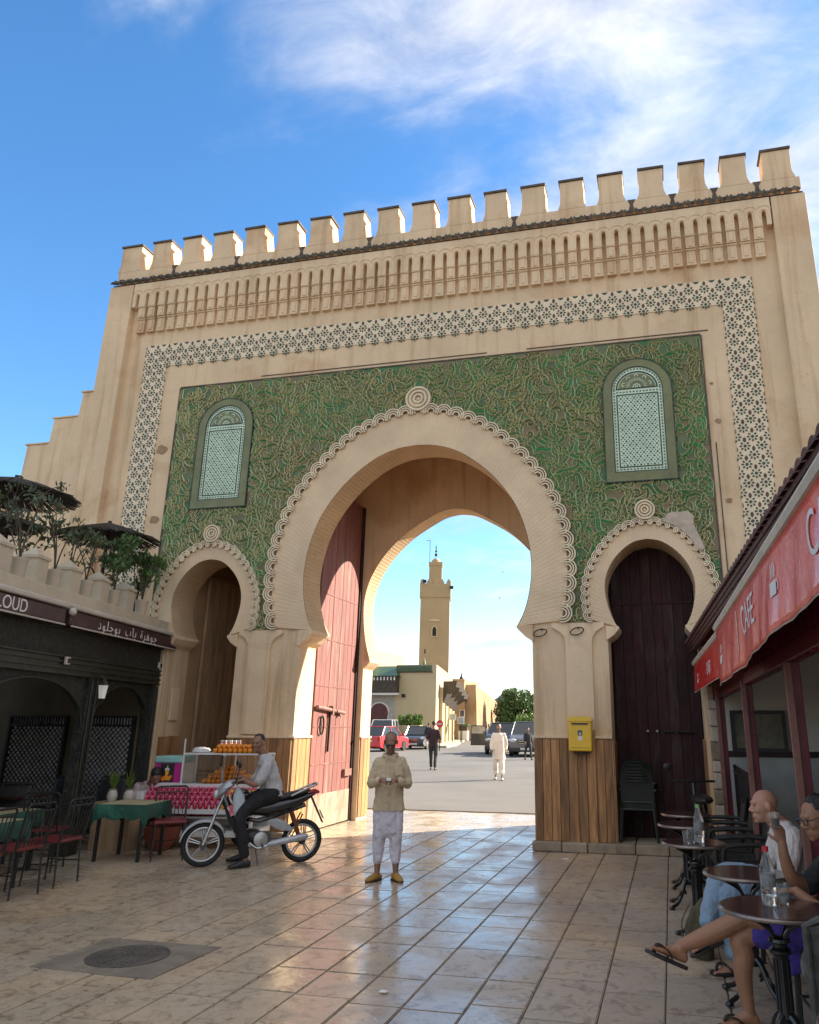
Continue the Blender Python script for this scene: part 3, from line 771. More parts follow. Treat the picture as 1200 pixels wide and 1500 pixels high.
# blind windows with their tile mosaics
def arched(cx, hw, zb, zt, n=16, rx=None):
    zs = zt-hw
    return [(cx-hw, zb), (cx-hw, zs)] + [(cx-hw*cos(pi*k/n), zs+hw*sin(pi*k/n)) for k in range(1, n)] + [(cx+hw, zs), (cx+hw, zb)]
for s in (-1, 1):
    cx = s*WX; win = None
    mb = MB(); plate(mb, [arched(cx, 0.545, 5.35, 7.435), arched(cx, 0.41, 5.50, 7.31)], -0.045, 0.0); win = mb.build('blind_window', m_frame_g, gate, bevel=0.004)
    mb = MB(); plate(mb, [arched(cx, 0.560, 5.335, 7.45), arched(cx, 0.545, 5.35, 7.435)], -0.050, 0.0)
    plate(mb, [arched(cx, 0.412, 5.498, 7.312), arched(cx, 0.398, 5.512, 7.298)], -0.046, 0.0)
    mb.build('dark_outline', m_darkline, win)
    mb = MB(); plate(mb, [arched(cx, 0.398, 5.512, 7.298)], -0.028, 0.0); mb.build('mosaic_ground', m_white_z, win)
    # dark line inside, chequer border, field of dots and the fan
    mb = MB()
    zl = 6.86
    plate(mb, [[(cx-0.335, 5.575), (cx-0.335, zl-0.03), (cx+0.335, zl-0.03), (cx+0.335, 5.575)], [(cx-0.317, 5.593), (cx+0.317, 5.593), (cx+0.317, zl-0.048), (cx-0.317, zl-0.048)]], -0.034, -0.02)
    top = [(cx-0.335, zl+0.055)] + [(cx-0.335*cos(pi*k/16), 6.925+0.30*sin(pi*k/16)) for k in range(1, 16)] + [(cx+0.335, zl+0.055)]
    inn = [(cx-0.312, zl+0.075)] + [(cx-0.312*cos(pi*k/16), 6.93+0.27*sin(pi*k/16)) for k in range(1, 16)] + [(cx+0.312, zl+0.075)]
    plate(mb, [top, inn], -0.034, -0.02)
    mb.build('mosaic_line', m_darkline, win)
    mb = MB(); plate(mb, [[(cx+(x-cx)*0.95, 6.94+(z-6.94)*0.94) for x, z in inn]], -0.032, -0.02); mb.build('mosaic_fan', m_frame_g, win)
    mb = MB(); zf = 6.935
    ring2(mb, cx, zf, 0.05, 0.066, 0, pi, -0.04, -0.03, 10); ring2(mb, cx, zf, 0.012, 0.03, 0, pi, -0.04, -0.03, 8)
    for k in range(17):
        a = pi*(k+0.5)/17; p = Vector((cx+cos(a)*0.145, 0, zf+sin(a)*0.145)); mb.box((p.x, -0.036, p.z), (0.055, 0.01, 0.009), (0, -a, 0))
    for k in range(5):
        a = pi*(k+0.5)/5; ring2(mb, cx+cos(a)*0.215, zf+sin(a)*0.20, 0.022, 0.034, a-1.9, a+1.9, -0.04, -0.03, 10)
    mb.build('fan_rays', m_white_z, win)
    mb = MB()
    px = 0.0525; j = 0; z = 5.615
    while z < zl-0.06:
        i = -6; 
        for i in range(-6, 7):
            x = cx + (i + (0.5 if j % 2 else 0))*px
            if abs(x-cx) > 0.30: continue
            big = (j % 2 == 0) and ((i + (j//2)) % 2 == 0)
            r_ = 0.0165 if big else 0.0105
            mb.prism([(x+r_*cos(pi/3*q+pi/6), z+r_*sin(pi/3*q+pi/6)) for q in range(6)], 'y', -0.033, -0.025)
        z += 0.0335; j += 1
    # chequered border
    for k in range(27):
        z = 5.53 + k*0.0525
        for sx in (-1, 1): mb.bb(cx+sx*0.367-0.009, cx+sx*0.367+0.009, -0.033, -0.025, z, z+0.026)
    for k in range(13):
        x = cx-0.33+k*0.053; mb.bb(x, x+0.027, -0.033, -0.025, 5.535, 5.553); mb.bb(x, x+0.027, -0.033, -0.025, zl+0.0, zl+0.018)
    for k in range(22):
        a = pi*(k+0.5)/22; mb.box((cx-0.367*cos(a), -0.029, 6.92+0.345*sin(a)), (0.018, 0.008, 0.026), (0, a-0.0, 0))
    mb.build('mosaic_dots', m_darkline, win, kind='stuff')

# pilasters between the arches with their flared capitals
for s in (-1, 1):
    P = [(2.435, 1.52), (2.435, 2.86), (2.42, 2.95), (2.36, 3.03), (2.27, 3.08), (2.23, 3.10), (2.23, 3.16), (3.02, 3.16), (3.02, 3.10), (2.98, 3.08), (2.90, 3.03), (2.845, 2.95), (2.83, 2.86), (2.83, 1.52)]
    mb = MB(); plate(mb, [[(s*x, z) for x, z in P]], -0.045, 0.0); mb.build('pier_pilaster', m_plaster_lt, gate, bevel=0.008)
    # outer pilaster beside the small arch
    mb = MB(); P = [(4.42, 0.0), (4.42, 2.95), (4.36, 3.05), (4.30, 3.10), (4.30, 3.14), (4.80, 3.14), (4.80, 0.0)]
    plate(mb, [[(s*x, z) for x, z in P]], -0.03, 0.0); mb.build('outer_pilaster', m_plaster_lt, gate)
# imposts: small ledges at the tips of the horseshoes
for cx, I, jb, zi in ((0, MI, 1.93, 2.92), (-C3, SI, 0.65, 2.92), (C3, SI, 0.65, 2.92)):
    for s in (-1, 1):
        x0, z0 = I[-1]; mb = MB(); P = [(x0-0.02, z0+0.005), (x0-0.02, z0-0.035), (jb-0.10, zi+0.05), (jb+0.02, zi-0.03), (jb+0.02, z0+0.005)]
        mb.prism([(cx+s*x, z) for x, z in P], 'y', -0.055, 0.63); mb.build('impost', m_plaster_lt, gate, bevel=0.006)
for s in (-1, 1):
    x0, z0 = RIx[-1]; mb = MB(); P = [(x0-0.02, z0+0.005), (x0-0.02, z0-0.04), (1.72, 2.76), (1.815, 2.68), (1.815, z0+0.005)]
    mb.prism([(s*x, z) for x, z in P], 'y', 2.47, 3.02); mb.build('impost', m_plaster_lt, gate, bevel=0.006)

# wooden dado: every board is its own piece
def dado(x0, x1, yf, z0, z1, mat, n, axis='x', face=-1):
    """boards set side by side; axis 'x' faces -y, axis 'y' faces +-x at x0"""
    wdt = (x1-x0)/n
    dd = MB(); dd.bb(-wdt/2+0.003, wdt/2-0.003, -0.02, 0.02, 0, z1-z0)
    if axis == 'y':
        dd = MB(); dd.bb(-0.02, 0.02, -wdt/2+0.003, wdt/2-0.003, 0, z1-z0)
    me = dd.mesh('dado_board', mat)
    for i in range(n):
        c = x0+wdt*(i+0.5); j = random.uniform(-0.004, 0.004)
        o = link('dado_board', me, gate, loc=(c, yf+j, z0) if axis == 'x' else (yf+j, c, z0)); b = o.modifiers.new('b', 'BEVEL'); b.width = 0.004; b.segments = 1
        o.scale = (1, 1, random.uniform(0.985, 1.0))
dado(1.935, 2.43, -0.02, 0.13, 1.50, m_wood, 4); dado(2.84, 3.06, -0.02, 0.13, 1.50, m_wood, 2); dado(2.44, 2.83, -0.05, 0.08, 1.62, m_wood, 3)
dado(-2.43, -1.935, -0.02, 0.10, 1.46, m_wood, 4); dado(-3.06, -2.84, -0.02, 0.10, 1.46, m_wood, 2); dado(-2.83, -2.44, -0.05, 0.08, 1.46, m_wood, 3)
dado(0.0, 0.60, -1.925, 0.08, 1.46, m_wood_lit, 4, 'y'); dado(2.52, 2.98, -1.795, 0.05, 1.42, m_wood_lit, 3, 'y'); dado(0.02, 0.60, -4.365, 0.08, 1.48, m_wood, 4, 'y')
dado(0.0, 0.60, 3.08, 0.13, 1.46, m_wood, 4, 'y'); dado(0.0, 0.60, 4.36, 0.13, 1.5, m_wood, 4, 'y')
dado(4.42, 4.75, -0.045, 0.1, 1.5, m_wood, 2)
for x0, x1, yf, z in ((1.925, 3.07, -0.055, 1.50), (-3.07, -1.925, -0.055, 1.46)):
    mb = MB(); mb.bb(x0, x1, yf, 0, z, z+0.035); mb.build('dado_rail', m_plaster_lt, gate, bevel=0.006)
mb = MB(); mb.bb(-1.95, -1.885, -0.05, 0.62, 1.46, 1.495); mb.build('dado_rail', m_plaster_lt, gate, bevel=0.006)
mb = MB(); mb.bb(-1.82, -1.76, 2.48, 3.02, 1.42, 1.455); mb.build('dado_rail', m_plaster_lt, gate, bevel=0.006)
# worn stone plinth blocks
x = 1.90
for wd in (0.42, 0.36, 0.40):
    mb = MB(); mb.box((0,0,0), (wd-0.01, 0.17, 0.125)); o = mb.build('plinth_stone', m_stone, gate, loc=(x+wd/2, -0.07+random.uniform(-0.01,0.01), 0.064), bevel=0.018); x += wd
x = -3.10
for wd in (0.42, 0.36, 0.40):
    mb = MB(); mb.box((0,0,0), (wd-0.01, 0.12, 0.10)); o = mb.build('plinth_stone', m_stone, gate, loc=(x+wd/2, -0.06, 0.052), bevel=0.018); x += wd

# tall red door leaf folded against the left passage wall
door = thing('door_leaf', 'tall faded red plank door folded open against the passage wall', 'door', (-1.96, 0.68, 0))
door['category'] = 'door'
nb = 9; wpl = 1.70/nb
for i in range(nb):
    mb = MB(); mb.bb(-0.03, 0.03+random.uniform(0, 0.006), i*wpl+0.003, (i+1)*wpl-0.003, 0.32, 5.9); mb.build('plank', m_reddoor, door, bevel=0.004, seg=1)
m_doorfoot = M('bleached_door_foot', (0.40, 0.30, 0.21), 0.85, 0.3, 3, 0.7, 12, stretch=(4, 4, 1), col2=(0.2,0.12,0.08), c2amt=0.4)
mb = MB(); mb.bb(-0.032, 0.045, 0.0, 1.70, 0.02, 0.55); mb.build('kick_board', m_doorfoot, door, bevel=0.006)
mb = MB()
for z in (1.02, 1.62, 2.30, 3.1, 3.9): mb.bb(0.034, 0.040, 0.02, 1.66, z, z+0.02)
mb.build('nail_strip', m_reddoor, door)
mb = MB(); mb.tube([(0.075, 0.05, 1.95), (0.075, 0.80, 1.90)], 0.035, 10); mb.tube([(0.075, 0.86, 1.895), (0.075, 1.22, 1.87)], 0.032, 10); mb.bb(0.03, 0.115, 0.62, 0.68, 1.83, 1.98); mb.bb(0.03, 0.09, 1.0, 1.05, 1.82, 1.9)
m_rust = M('pink_painted_iron', (0.25, 0.12, 0.09), 0.6, 0.3, 10, 0.3, 60)
mb.build('bolt_bar', m_rust, door, smooth=True)
mb = MB(); mb.tube([(0.065, 0.30+0.075*cos(a), 1.66+0.15*sin(a)) for a in [2*pi*k/20 for k in range(20)]], 0.014, 6, closed=True); mb.build('knocker_ring', m_iron, door, smooth=True)
mb = MB(); mb.tube([(0.06, 0.63, 1.88), (0.06, 0.61, 1.22)], 0.018, 6); mb.build('hasp', m_iron, door)
mb = MB(); mb.bb(0.036, 0.09, 1.36, 1.68, 0.78, 0.90); mb.build('wood_block', m_rust, door, bevel=0.006)
mb = MB(); mb.bb(-2.03, -1.90, 2.40, 2.50, 0, 5.9); mb.build('door_post', m_maroon_dk, gate)
# small left arch: brown leaf folded open on its left wall
dl = thing('door_leaf', 'dull brown plank door folded back inside the small left arch', 'door', (-4.34, 0.98, 0))
m_brown = M('brown_door_wood', (0.52, 0.35, 0.20), 0.8, 0.3, 1.8, 0.5, 9, stretch=(4, 4, 0.6), rnd=0.12)
for i in range(9):
    mb = MB(); mb.bb(-0.03, 0.03, i*0.2+0.003, (i+1)*0.2-0.003, 0.05, 4.3); mb.build('plank', m_brown, dl, bevel=0.004, seg=1)
cd = thing('double_door', 'closed brown rear door at the back of the small left passage', 'door', (-4.28, 2.88, 0))  # closed rear door added to block the sun, mostly out of view
for i in range(6):
    mb = MB(); mb.bb(i*0.2+0.003+0.02*(i > 2), (i+1)*0.2-0.003+0.02*(i > 2), 0, 0.05, 0.02, 4.4); mb.build('plank', m_brown, cd, bevel=0.004, seg=1)
# small right arch: closed dark doors with bolts
dr = thing('double_door', 'closed dark maroon double door filling the small right arch', 'door', (3.10, 0.66, 0.13))
for i in range(8):
    mb = MB(); mb.bb(i*0.1575+0.002, (i+1)*0.1575-0.002, 0.0-(0.012 if i in (3,) else 0), 0.05, 0.0, 4.4); mb.build('plank', m_maroon_dk, dr, bevel=0.004, seg=1)
mb = MB(); mb.tube([(0.70, -0.035, 1.47), (1.16, -0.035, 1.46)], 0.016, 8); mb.box((0.88, -0.03, 1.47), (0.05, 0.05, 0.06)); mb.build('bolt_bar', m_iron, dr)
mb = MB(); mb.ell((0.46, -0.02, 1.47), 0.028); mb.ell((0.60, -0.02, 1.47), 0.028); mb.build('door_stud', M('worn_steel', (0.35,0.33,0.3), 0.4, metal=0.8), dr, smooth=True)
mb = MB(); mb.bb(-0.12,1.38,0.055,0.09,-0.1,4.6); mb.build('light_stop_board', m_maroon_dk, dr)  # added behind the planks to stop light leaking through the gaps
mb = MB(); mb.bb(0.02, 0.61, -0.018, 0, 3.38, 3.42); mb.bb(0.65, 1.24, -0.018, 0, 3.38, 3.42); mb.build('cross_rail', m_maroon_dk, dr)
# stone step across the small right arch
mb = MB()
sx = 3.0
for wd in (0.33, 0.45, 0.30, 0.4):
    st = MB(); st.box((0,0,0), (wd-0.008, 0.80, 0.13)); st.build('step_stone', m_stone, gate, loc=(sx+wd/2, 0.26, 0.065), bevel=0.02); sx += wd
# iron tie rings on the right pier and its neighbour
for x, z, yy in ((2.06, 3.02, -0.05), (2.62, 3.03, -0.075)):
    rg_ = thing('tie_ring', 'dark iron tie ring on the pier %s' % ('edge beside the main arch' if x < 2.3 else 'capital above the yellow mailbox'), 'ring', (x, yy, z))
    mb = MB(); mb.tube([(0.10*cos(a), -0.02-0.015*sin(a), 0.05*sin(a)+0.02*cos(a)) for a in [2*pi*k/20 for k in range(20)]], 0.009, 6, closed=True); mb.build('ring', m_iron, rg_, smooth=True)
    mb = MB(); mb.tube([(0.02, 0.05, 0.05), (0.02, -0.04, 0.045)], 0.011, 6); mb.build('staple', m_iron, rg_)
# bare repair patch beside the small right arch
m_patch = M('bare_repair_plaster', (0.56, 0.46, 0.36), 0.95, 0.2, 5, 0.6, 30, coord='World')
P = [(3.98,4.66),(4.03,4.76),(4.12,4.80),(4.25,4.79),(4.36,4.80),(4.44,4.72),(4.43,4.60),(4.47,4.48),(4.52,4.36),(4.56,4.22),(4.50,4.18),(4.42,4.30),(4.32,4.44),(4.20,4.56),(4.08,4.62)]
mb = MB(); plate(mb, [P], -0.092, -0.01); mb.build('repair_patch', m_patch, gate, bevel=0.01)
# put-log holes and ochre daubs beside the green panel
mb = MB()
for x, z, r_ in ((4.93, 6.25, 0.05), (4.98, 4.95, 0.05), (-5.02, 6.55, 0.11), (-4.98, 5.2, 0.09), (4.88,6.9,0.03)):
    mb.prism([(x+r_*(1+0.18*sin(k*1.9+x))*cos(2*pi*k/11), z+r_*(0.8+0.15*sin(k*2.3+z))*sin(2*pi*k/11)) for k in range(11)], 'y', -0.008, 0.0)
mb.build('plaster_daub', M('brown_daub', (0.36,0.24,0.14), 0.95, 0.2, 6, coord='World'), gate)
mb = MB(); mb.bb(-4.36, -4.33, 0.22, 0.44, 1.72, 2.25); o = mb.build('meter_box', m_plaster_lt, None, bevel=0.01); tag(o, 'narrow ochre meter box set in the left arch jamb', 'meter box')
# ================================================================== BEYOND THE GATE
m_mosque = M('yellow_render', (0.47, 0.385, 0.235), 0.9, 0.07, 0.3, 0.2, 8, coord='World')
m_minaret = M('minaret_render', (0.43, 0.32, 0.175), 0.9, 0.08, 0.25, 0.3, 6, coord='World')
m_ochrewall = M('old_ochre_rampart', (0.40, 0.25, 0.13), 0.95, 0.2, 0.25, 0.6, 2.5, col2=(0.50, 0.36, 0.21), c2scale=0.12, c2amt=0.5, coord='World')
m_gtile = M('green_roof_tile', (0.06, 0.13, 0.05), 0.4, 0.3, 3, 0.2, 20)
m_darkwood = M('dark_porch_wood', (0.06, 0.045, 0.03), 0.7, 0.3, 3, 0.3, 20)
m_white = M('white_render', (0.72, 0.70, 0.64), 0.8, 0.06, 1, 0.1, 20)
m_doorred = M('dark_red_door', (0.11, 0.03, 0.025), 0.6, 0.2, 3)
mq = thing('mosque_building', 'pale yellow building with green tiled eaves and arched red door beyond the gate', 'building', (-17.0, 50, 0))
R3 = Matrix.Rotation(0, 3, 'Z')
def pb(name, mat, parent, *boxes, bevel=0):
    mb = MB()
    for b in boxes: mb.bb(*b)
    return mb.build(name, mat, parent, bevel=bevel)
# main face and the side that runs back along the street (footprint as a prism)
mb = MB(); mb.prism([(-0.85, 0), (2.60, 0), (-1.2, 19.5), (-9, 19.5), (-9, 1.2), (-0.85, 1.2)], 'z', 0, 6.28); mb.build('wall', m_mosque, mq)
pb('eave_board', m_darkwood, mq, (-0.9, 2.3, -0.10, 0, 5.66, 5.72))
for i in range(24):
    mb = MB(); x = -0.80 + i*0.128; mb.lathe([(0.05, 0), (0.055, 0.28), (0.05, 0.5)], (0,0,0), 8); o = mb.build('eave_tile', m_gtile, mq, loc=(x, -0.06, 5.74)); o.rotation_euler = (radians(-8), 0, 0)
pb('back_block', m_mosque, mq, (-9, -3.6, 1.5, 10, 6.0, 7.8))
pb('porch_wall', M('grey_stucco', (0.40,0.37,0.32), 0.8, 0.15, 3), mq, (-3.6, -0.86, 0.05, 1.2, 0, 3.95))
mb = MB(); P = [(-3.95, 5.40), (-3.1, 6.15), (-1.1, 6.15), (-0.42, 5.40)]; mb.add([(-3.95,-1.0,5.36),(-0.42,-1.0,5.36),(-1.1,0.9,6.2),(-3.1,0.9,6.2),(-3.95,1.0,5.36),(-0.42,1.0,5.36)], [(0,1,2,3),(0,3,4),(1,5,2),(0,4,5,1)]); mb.build('porch_roof', m_gtile, mq)
pb('porch_frieze', m_darkwood, mq, (-3.8, -0.55, -0.8, 0.9, 4.05, 5.33))
for i in range(11): pb('porch_bracket', m_white, mq, (-3.65+i*0.29, -3.55+i*0.29, -0.88, -0.80, 5.02, 5.30))
pb('porch_beam', m_white, mq, (-3.8, -0.5, -0.75, 0.9, 3.88, 4.04))
Pd = [(-0.73, 0), (-0.73, 2.2)] + [(-0.78*cos(pi*k/12), 2.45+0.80*sin(pi*k/12)) for k in range(0, 13)] + [(0.73, 2.2), (0.73, 0)]
Pd2 = [(x*1.1, z*1.03) for x, z in Pd]
mb = MB(); plate(mb, [[(x-2.2, z) for x, z in Pd2]], -0.02, 0.05); mb.build('door_surround', m_white, mq)
mb = MB(); plate(mb, [[(x-2.2, z) for x, z in Pd]], -0.06, 0.0); mb.build('arched_door', m_doorred, mq)
# arcade brackets and piers on the street side
for i in range(5):
    t = (i+0.6)/5; x, y = 2.55-3.75*t, 0.4+19*t
    pb('arcade_pier', m_mosque, mq, (x-0.0, x+0.30, y, y+0.7, 0, 4.6-0.25*i))
    mb = MB(); mb.prism([(x+0.3, 3.3-0.15*i), (x+0.3, 5.1-0.2*i), (x+1.5, 5.1-0.2*i), (x+1.4, 4.6-0.2*i), (x+0.7, 4.2-0.2*i)], 'y', y+0.1, y+1.6); mb.build('arcade_canopy', m_darkwood, mq)
lamp = pb('wall_lamp', m_iron, mq, (-0.28, 0.0, -0.2, 0.0, 3.70, 3.95))
mb = MB(); mb.lathe([(0.16,0),(0.12,0.25),(0.02,0.7),(0.001,0.85)], (0.92, 2, 6.28), 8); mb.build('finial', m_gtile, mq)

mn = thing('minaret', 'square ochre minaret with stepped battlements and small upper lantern rising beyond the gate', 'minaret', (-22.75, 77, 0), radians(15))
mn.scale = (0.90, 0.90, 1)
pb('shaft', m_minaret, mn, (-1.88, 1.95, -1.9, 1.9, 0, 15.95)); pb('upper_shaft', m_minaret, mn, (-2.0, 2.06, -2.02, 2.02, 15.95, 17.55))
def merl(x, y, s=1.0): 
    mb = MB(); mb.bb(-0.28, 0.28, -0.2, 0.2, 0, 0.28); mb.bb(-0.16, 0.16, -0.2, 0.2, 0.28, 0.52); return mb
mme = merl(0, 0).mesh('merlon', m_minaret)
for i in range(5):
    for a in (-1, 1): link('merlon', mme, mn, loc=(-1.68+i*0.86, a*1.8, 17.55)); 
    for a in (-1, 1):
        if 0 < i < 4: o = link('merlon', mme, mn, loc=(0.03+a*1.82, -1.72+i*0.86, 17.55)); o.rotation_euler = (0,0,pi/2)
pb('lantern', m_minaret, mn, (-0.88, 0.82, -0.85, 0.85, 17.4, 20.2)); pb('lantern_cornice', m_minaret, mn, (-0.95, 0.89, -0.92, 0.92, 19.95, 20.35))
mb = MB(); mb.ell((-0.03, 0, 20.35), (0.62, 0.62, 0.62), None, 16, 10); mb.build('dome', m_minaret, mn, smooth=True)
mb = MB(); mb.tube([(-0.03,0,20.9),(-0.03,0,22.6)], 0.04, 6); mb.ell((-0.03,0,21.4), 0.20); mb.ell((-0.03,0,21.85), 0.15); mb.ell((-0.03,0,22.25), 0.10); mb.build('jamur', m_iron, mn)
mb = MB(); mb.tube([(-0.85,-0.6,20.0),(-0.85,-0.6,23.1)], 0.035, 6); mb.tube([(-0.85,-0.6,23.05),(-1.35,-0.6,23.05)], 0.03, 6); mb.build('flag_mast', m_iron, mn)
Pw = [(-0.25,0),(-0.25,0.75),(-0.12,1.0),(0,1.1),(0.12,1.0),(0.25,0.75),(0.25,0)]
mb = MB(); plate(mb, [[(x*1.6, z*1.25-0.1) for x, z in Pw]], -2.0, -1.9); plate(mb, [[(-0.75,1.7),(-0.75,1.95),(0.75,1.95),(0.75,1.7)]], -2.0, -1.9); fr = mb.build('window', M('pale_surround',(0.6,0.47,0.28)), mn, loc=(0.03,0,11.4))
mb = MB(); plate(mb, [Pw], -2.03, -1.95); mb.build('pane', m_iron, fr)
pb('slit_window', m_iron, mn, (-1.2, -1.05, -1.92, -1.8, 9.4, 9.9))
for x, z in ((1.95, 16.9), (-1.6, 17.6)): pb('loudspeaker', m_iron, mn, (x, x+0.45, -2.3, -2.0, z, z+0.35))

# rampart along the street and the block at its near end
rp = thing('rampart_wall', 'long weathered ochre rampart running along the right side of the street', 'wall', (-16.6, 68.2, 0))
mb = MB(); mb.add([(0,0,0),(0,0,5.55),(-4.2,31,4.45),(-4.2,31,0),(1.2,0.3,0),(1.0,0.3,5.55),(-3.2,31.4,4.45),(-3.0,31.4,0)], [(0,3,2,1),(4,5,6,7),(0,1,5,4),(1,2,6,5),(2,3,7,6)])
mb.add([(-0.0,0,0),(1.15,0.15,0),(1.0,0.15,5.5),(0,0,5.5)], [(0,1,2,3)])
mb.build('wall_face', m_ochrewall, rp)
# the long face the camera sees runs from the near corner away to the right-hand trees
mb = MB(); mb.add([(1.0,0.1,0),(1.0,0.1,5.52),(7.2,44,5.6),(7.2,44,0),(2.0,0.1,0),(2.0,0.1,5.52),(8.2,44,5.6),(8.2,44,0)], [(0,3,2,1),(0,1,5,4),(1,2,6,5),(2,3,7,6),(4,5,6,7)]) if False else None
rb = thing('old_house', 'ochre house end with a dark upper window beside the rampart', 'house', (-18.0, 67.6, 0))
pb('wall', m_ochrewall, rb, (-1.2, 1.40, 0, 6, 0, 6.0)); pb('window', m_iron, rb, (0.25, 0.75, -0.04, 0, 4.1, 4.8)); pb('cornice', m_ochrewall, rb, (-1.3, 1.45, -0.08, 0.1, 5.9, 6.1))
mb = MB(); mb.lathe([(0.16,0),(0.22,0.15),(0.12,0.3),(0.02,0.75),(0.001,0.9)], (1.0, 0.3, 6.05), 8); mb.build('finial', m_iron, rb)
for i in range(9):
    t = 0.25+i*0.075; pb('loophole', m_iron, rp, (-4.2*t-0.06, -4.2*t+0.1, 31*t-0.1, 31*t+0.12, 1.9, 2.5))
def signboard(loc, w, h, mat, label, txt=None):
    o = thing('street_sign', label, 'sign', loc); pb('board', mat, o, (-w/2, w/2, -0.03, 0, -h/2, h/2)); return o
m_bluew = M('blue_white_board', (0.25,0.32,0.45), 0.5, 0.4, 6); m_tealw = M('pale_teal_board', (0.42,0.52,0.50), 0.5, 0.2, 3); m_signdark = M('dark_board', (0.05,0.05,0.06), 0.5)
def posted_sign(loc, w, h, mat, label):
    o = thing('street_sign', label, 'sign', (loc[0], loc[1], 0)); pb('board', mat, o, (-w/2, w/2, -0.05, 0, loc[2]-h/2, loc[2]+h/2)); pb('border', m_white, o, (-w/2-0.05, w/2+0.05, -0.0, 0.02, loc[2]-h/2-0.05, loc[2]+h/2+0.05))
    mb = MB(); mb.tube([(0, 0.05, 0), (0, 0.05, loc[2])], 0.04, 6); mb.build('post', m_iron, o)
posted_sign((-14.3, 58, 2.55), 0.36, 0.55, m_signdark, 'small dark notice board above the blue board by the rampart')
posted_sign((-14.3, 57.6, 1.95), 0.5, 0.5, m_bluew, 'blue and white board low on the rampart end')
posted_sign((-15.1, 57.8, 2.25), 0.5, 0.45, m_tealw, 'pale teal board beside the arcade end')
kb = thing('street_kiosk', 'small white and green street cabinet at the rampart foot', 'cabinet', (-16.2, 66.0, 0))
pb('body', m_white, kb, (-0.45, 0.45, -0.35, 0.35, 0.1, 1.0)); pb('roof', m_gtile, kb, (-0.52, 0.52, -0.42, 0.42, 1.45, 1.65)); pb('window', m_darkwood, kb, (-0.42, 0.42, -0.33, 0.33, 1.0, 1.45))
ns = thing('no_entry_sign', 'round red no entry sign on a post in front of the arcade', 'sign', (-10.55, 38, 0))
mb = MB(); mb.tube([(0,0.03,0),(0,0.03,1.75)], 0.03, 8); mb.build('post', m_iron, ns)
mb = MB(); mb.lathe([(0.001,0),(0.235,0),(0.235,0.02),(0.001,0.02)], (0,0,1.66), 24, rot=Matrix.Rotation(pi/2, 3, 'X')); mb.build('disc', M('sign_red', (0.55,0.03,0.03), 0.4), ns)
pb('bar', m_white, ns, (-0.16, 0.16, -0.03, -0.021, 1.63, 1.69))
pv = MB(); pv.prism([(-14.6, 45.5), (-11.9, 44.5), (-12.6, 50.0), (-16.3, 67), (-19, 67), (-14.5, 50)], 'z', 0.0, 0.14); tag(pv.build('kerb_island', M('pale_kerb', (0.42,0.38,0.31), 0.8, coord='World')), kind='structure')

# ------------------------------------------------------------------ foliage
def leaf_mat(name, a, rough=0.5): return M(name, a, rough, 0.45, 1.6, 0.0, 10, col2=tuple(q*1.9 for q in a), c2scale=1.4, c2amt=0.5)
m_leaf = leaf_mat('leaf_green', (0.075, 0.14, 0.035)); m_leaf_l = leaf_mat('leaf_light', (0.12, 0.20, 0.03)); m_leaf_d = leaf_mat('leaf_dark', (0.065, 0.09, 0.035)); m_bark = M('bark', (0.10,0.075,0.05), 0.9, 0.3, 6, 0.5, 20)
def leaves(rg, spots, n, size, spread, narrow=0.5):
    mb = MB(); vs = []; fs = []
    for k in range(n):
        c, r_ = rg.choice(spots); d = Vector((rg.gauss(0,1), rg.gauss(0,1), rg.gauss(0,1)*0.8)); d.normalize(); p = Vector(c) + d*r_*(rg.random()**0.45)*spread
        q = Euler((rg.uniform(0,6.28), rg.uniform(0,6.28), rg.uniform(0,6.28))).to_matrix(); s = size*rg.uniform(0.6, 1.35); b = len(vs)
        for l in ((-1,0,0),(0,narrow,0.12),(1,0,0),(0,-narrow,0.12)): vs.append(p + q @ (Vector(l)*s))
        fs.append((b, b+1, b+2, b+3))
    mb.add(vs, fs); return mb
def tree(name, loc, h, w, label, mat, seed, n=5200, ls=0.13, crown_base=0.25, group=None):
    rg = random.Random(seed); t = thing(name, label, 'tree', loc, group=group)
    tr = MB(); tr.tube([(0,0,-0.1),(0.05*w,0,h*0.25),(0.0,0.04*w,h*0.55)], [0.05*w,0.04*w,0.02*w], 8)
    sp = []
    for k in range(60):
        a = rg.uniform(0, 6.28); e = rg.uniform(crown_base, 0.93); rr = w*0.5*sqrt(max(0.05, 1-((e-0.58)/0.42)**2))*rg.uniform(0.45, 0.95)
        p = (cos(a)*rr, sin(a)*rr, h*e); sp.append((p, w*rg.uniform(0.12, 0.2)))
        if k < 10: tr.tube([(0,0,h*rg.uniform(0.25,0.45)), (p[0]*0.5,p[1]*0.5,(h*0.4+p[2])*0.5), p], [0.02*w,0.014*w,0.006*w], 5)
    tr.build('trunk', m_bark, t); leaves(rg, sp, n, ls, 1.0).build('crown', mat, t); return t
tree('leafy_tree', (-13.3, 80, 0), 5.5, 4.6, 'large round green tree right of the rampart', m_leaf, 5, 16000, 0.15)
tree('leafy_tree', (-10.2, 82, 0), 5.3, 4.2, 'green tree partly hidden by the gate pier on the right', m_leaf, 6, 14000, 0.15)
tree('leafy_tree', (-16.4, 88, 0), 4.2, 3.0, 'darker tree low behind the large round one', m_leaf_d, 8, 5000, 0.12)
tree('shrub', (-8.6, 60, 0), 2.5, 2.8, 'bright yellow green bush behind the parked van', m_leaf_l, 9, 5000, 0.09, 0.1)
rg = random.Random(4)
hd = thing('clipped_hedge', 'box-clipped green hedge against the yellow mosque wall', 'hedge', (-15.72, 47.6, 0))
sp = [((rg.uniform(-0.85,0.85), rg.uniform(-0.35,0.35), rg.uniform(1.62,2.28)), 0.16) for _ in range(70)]
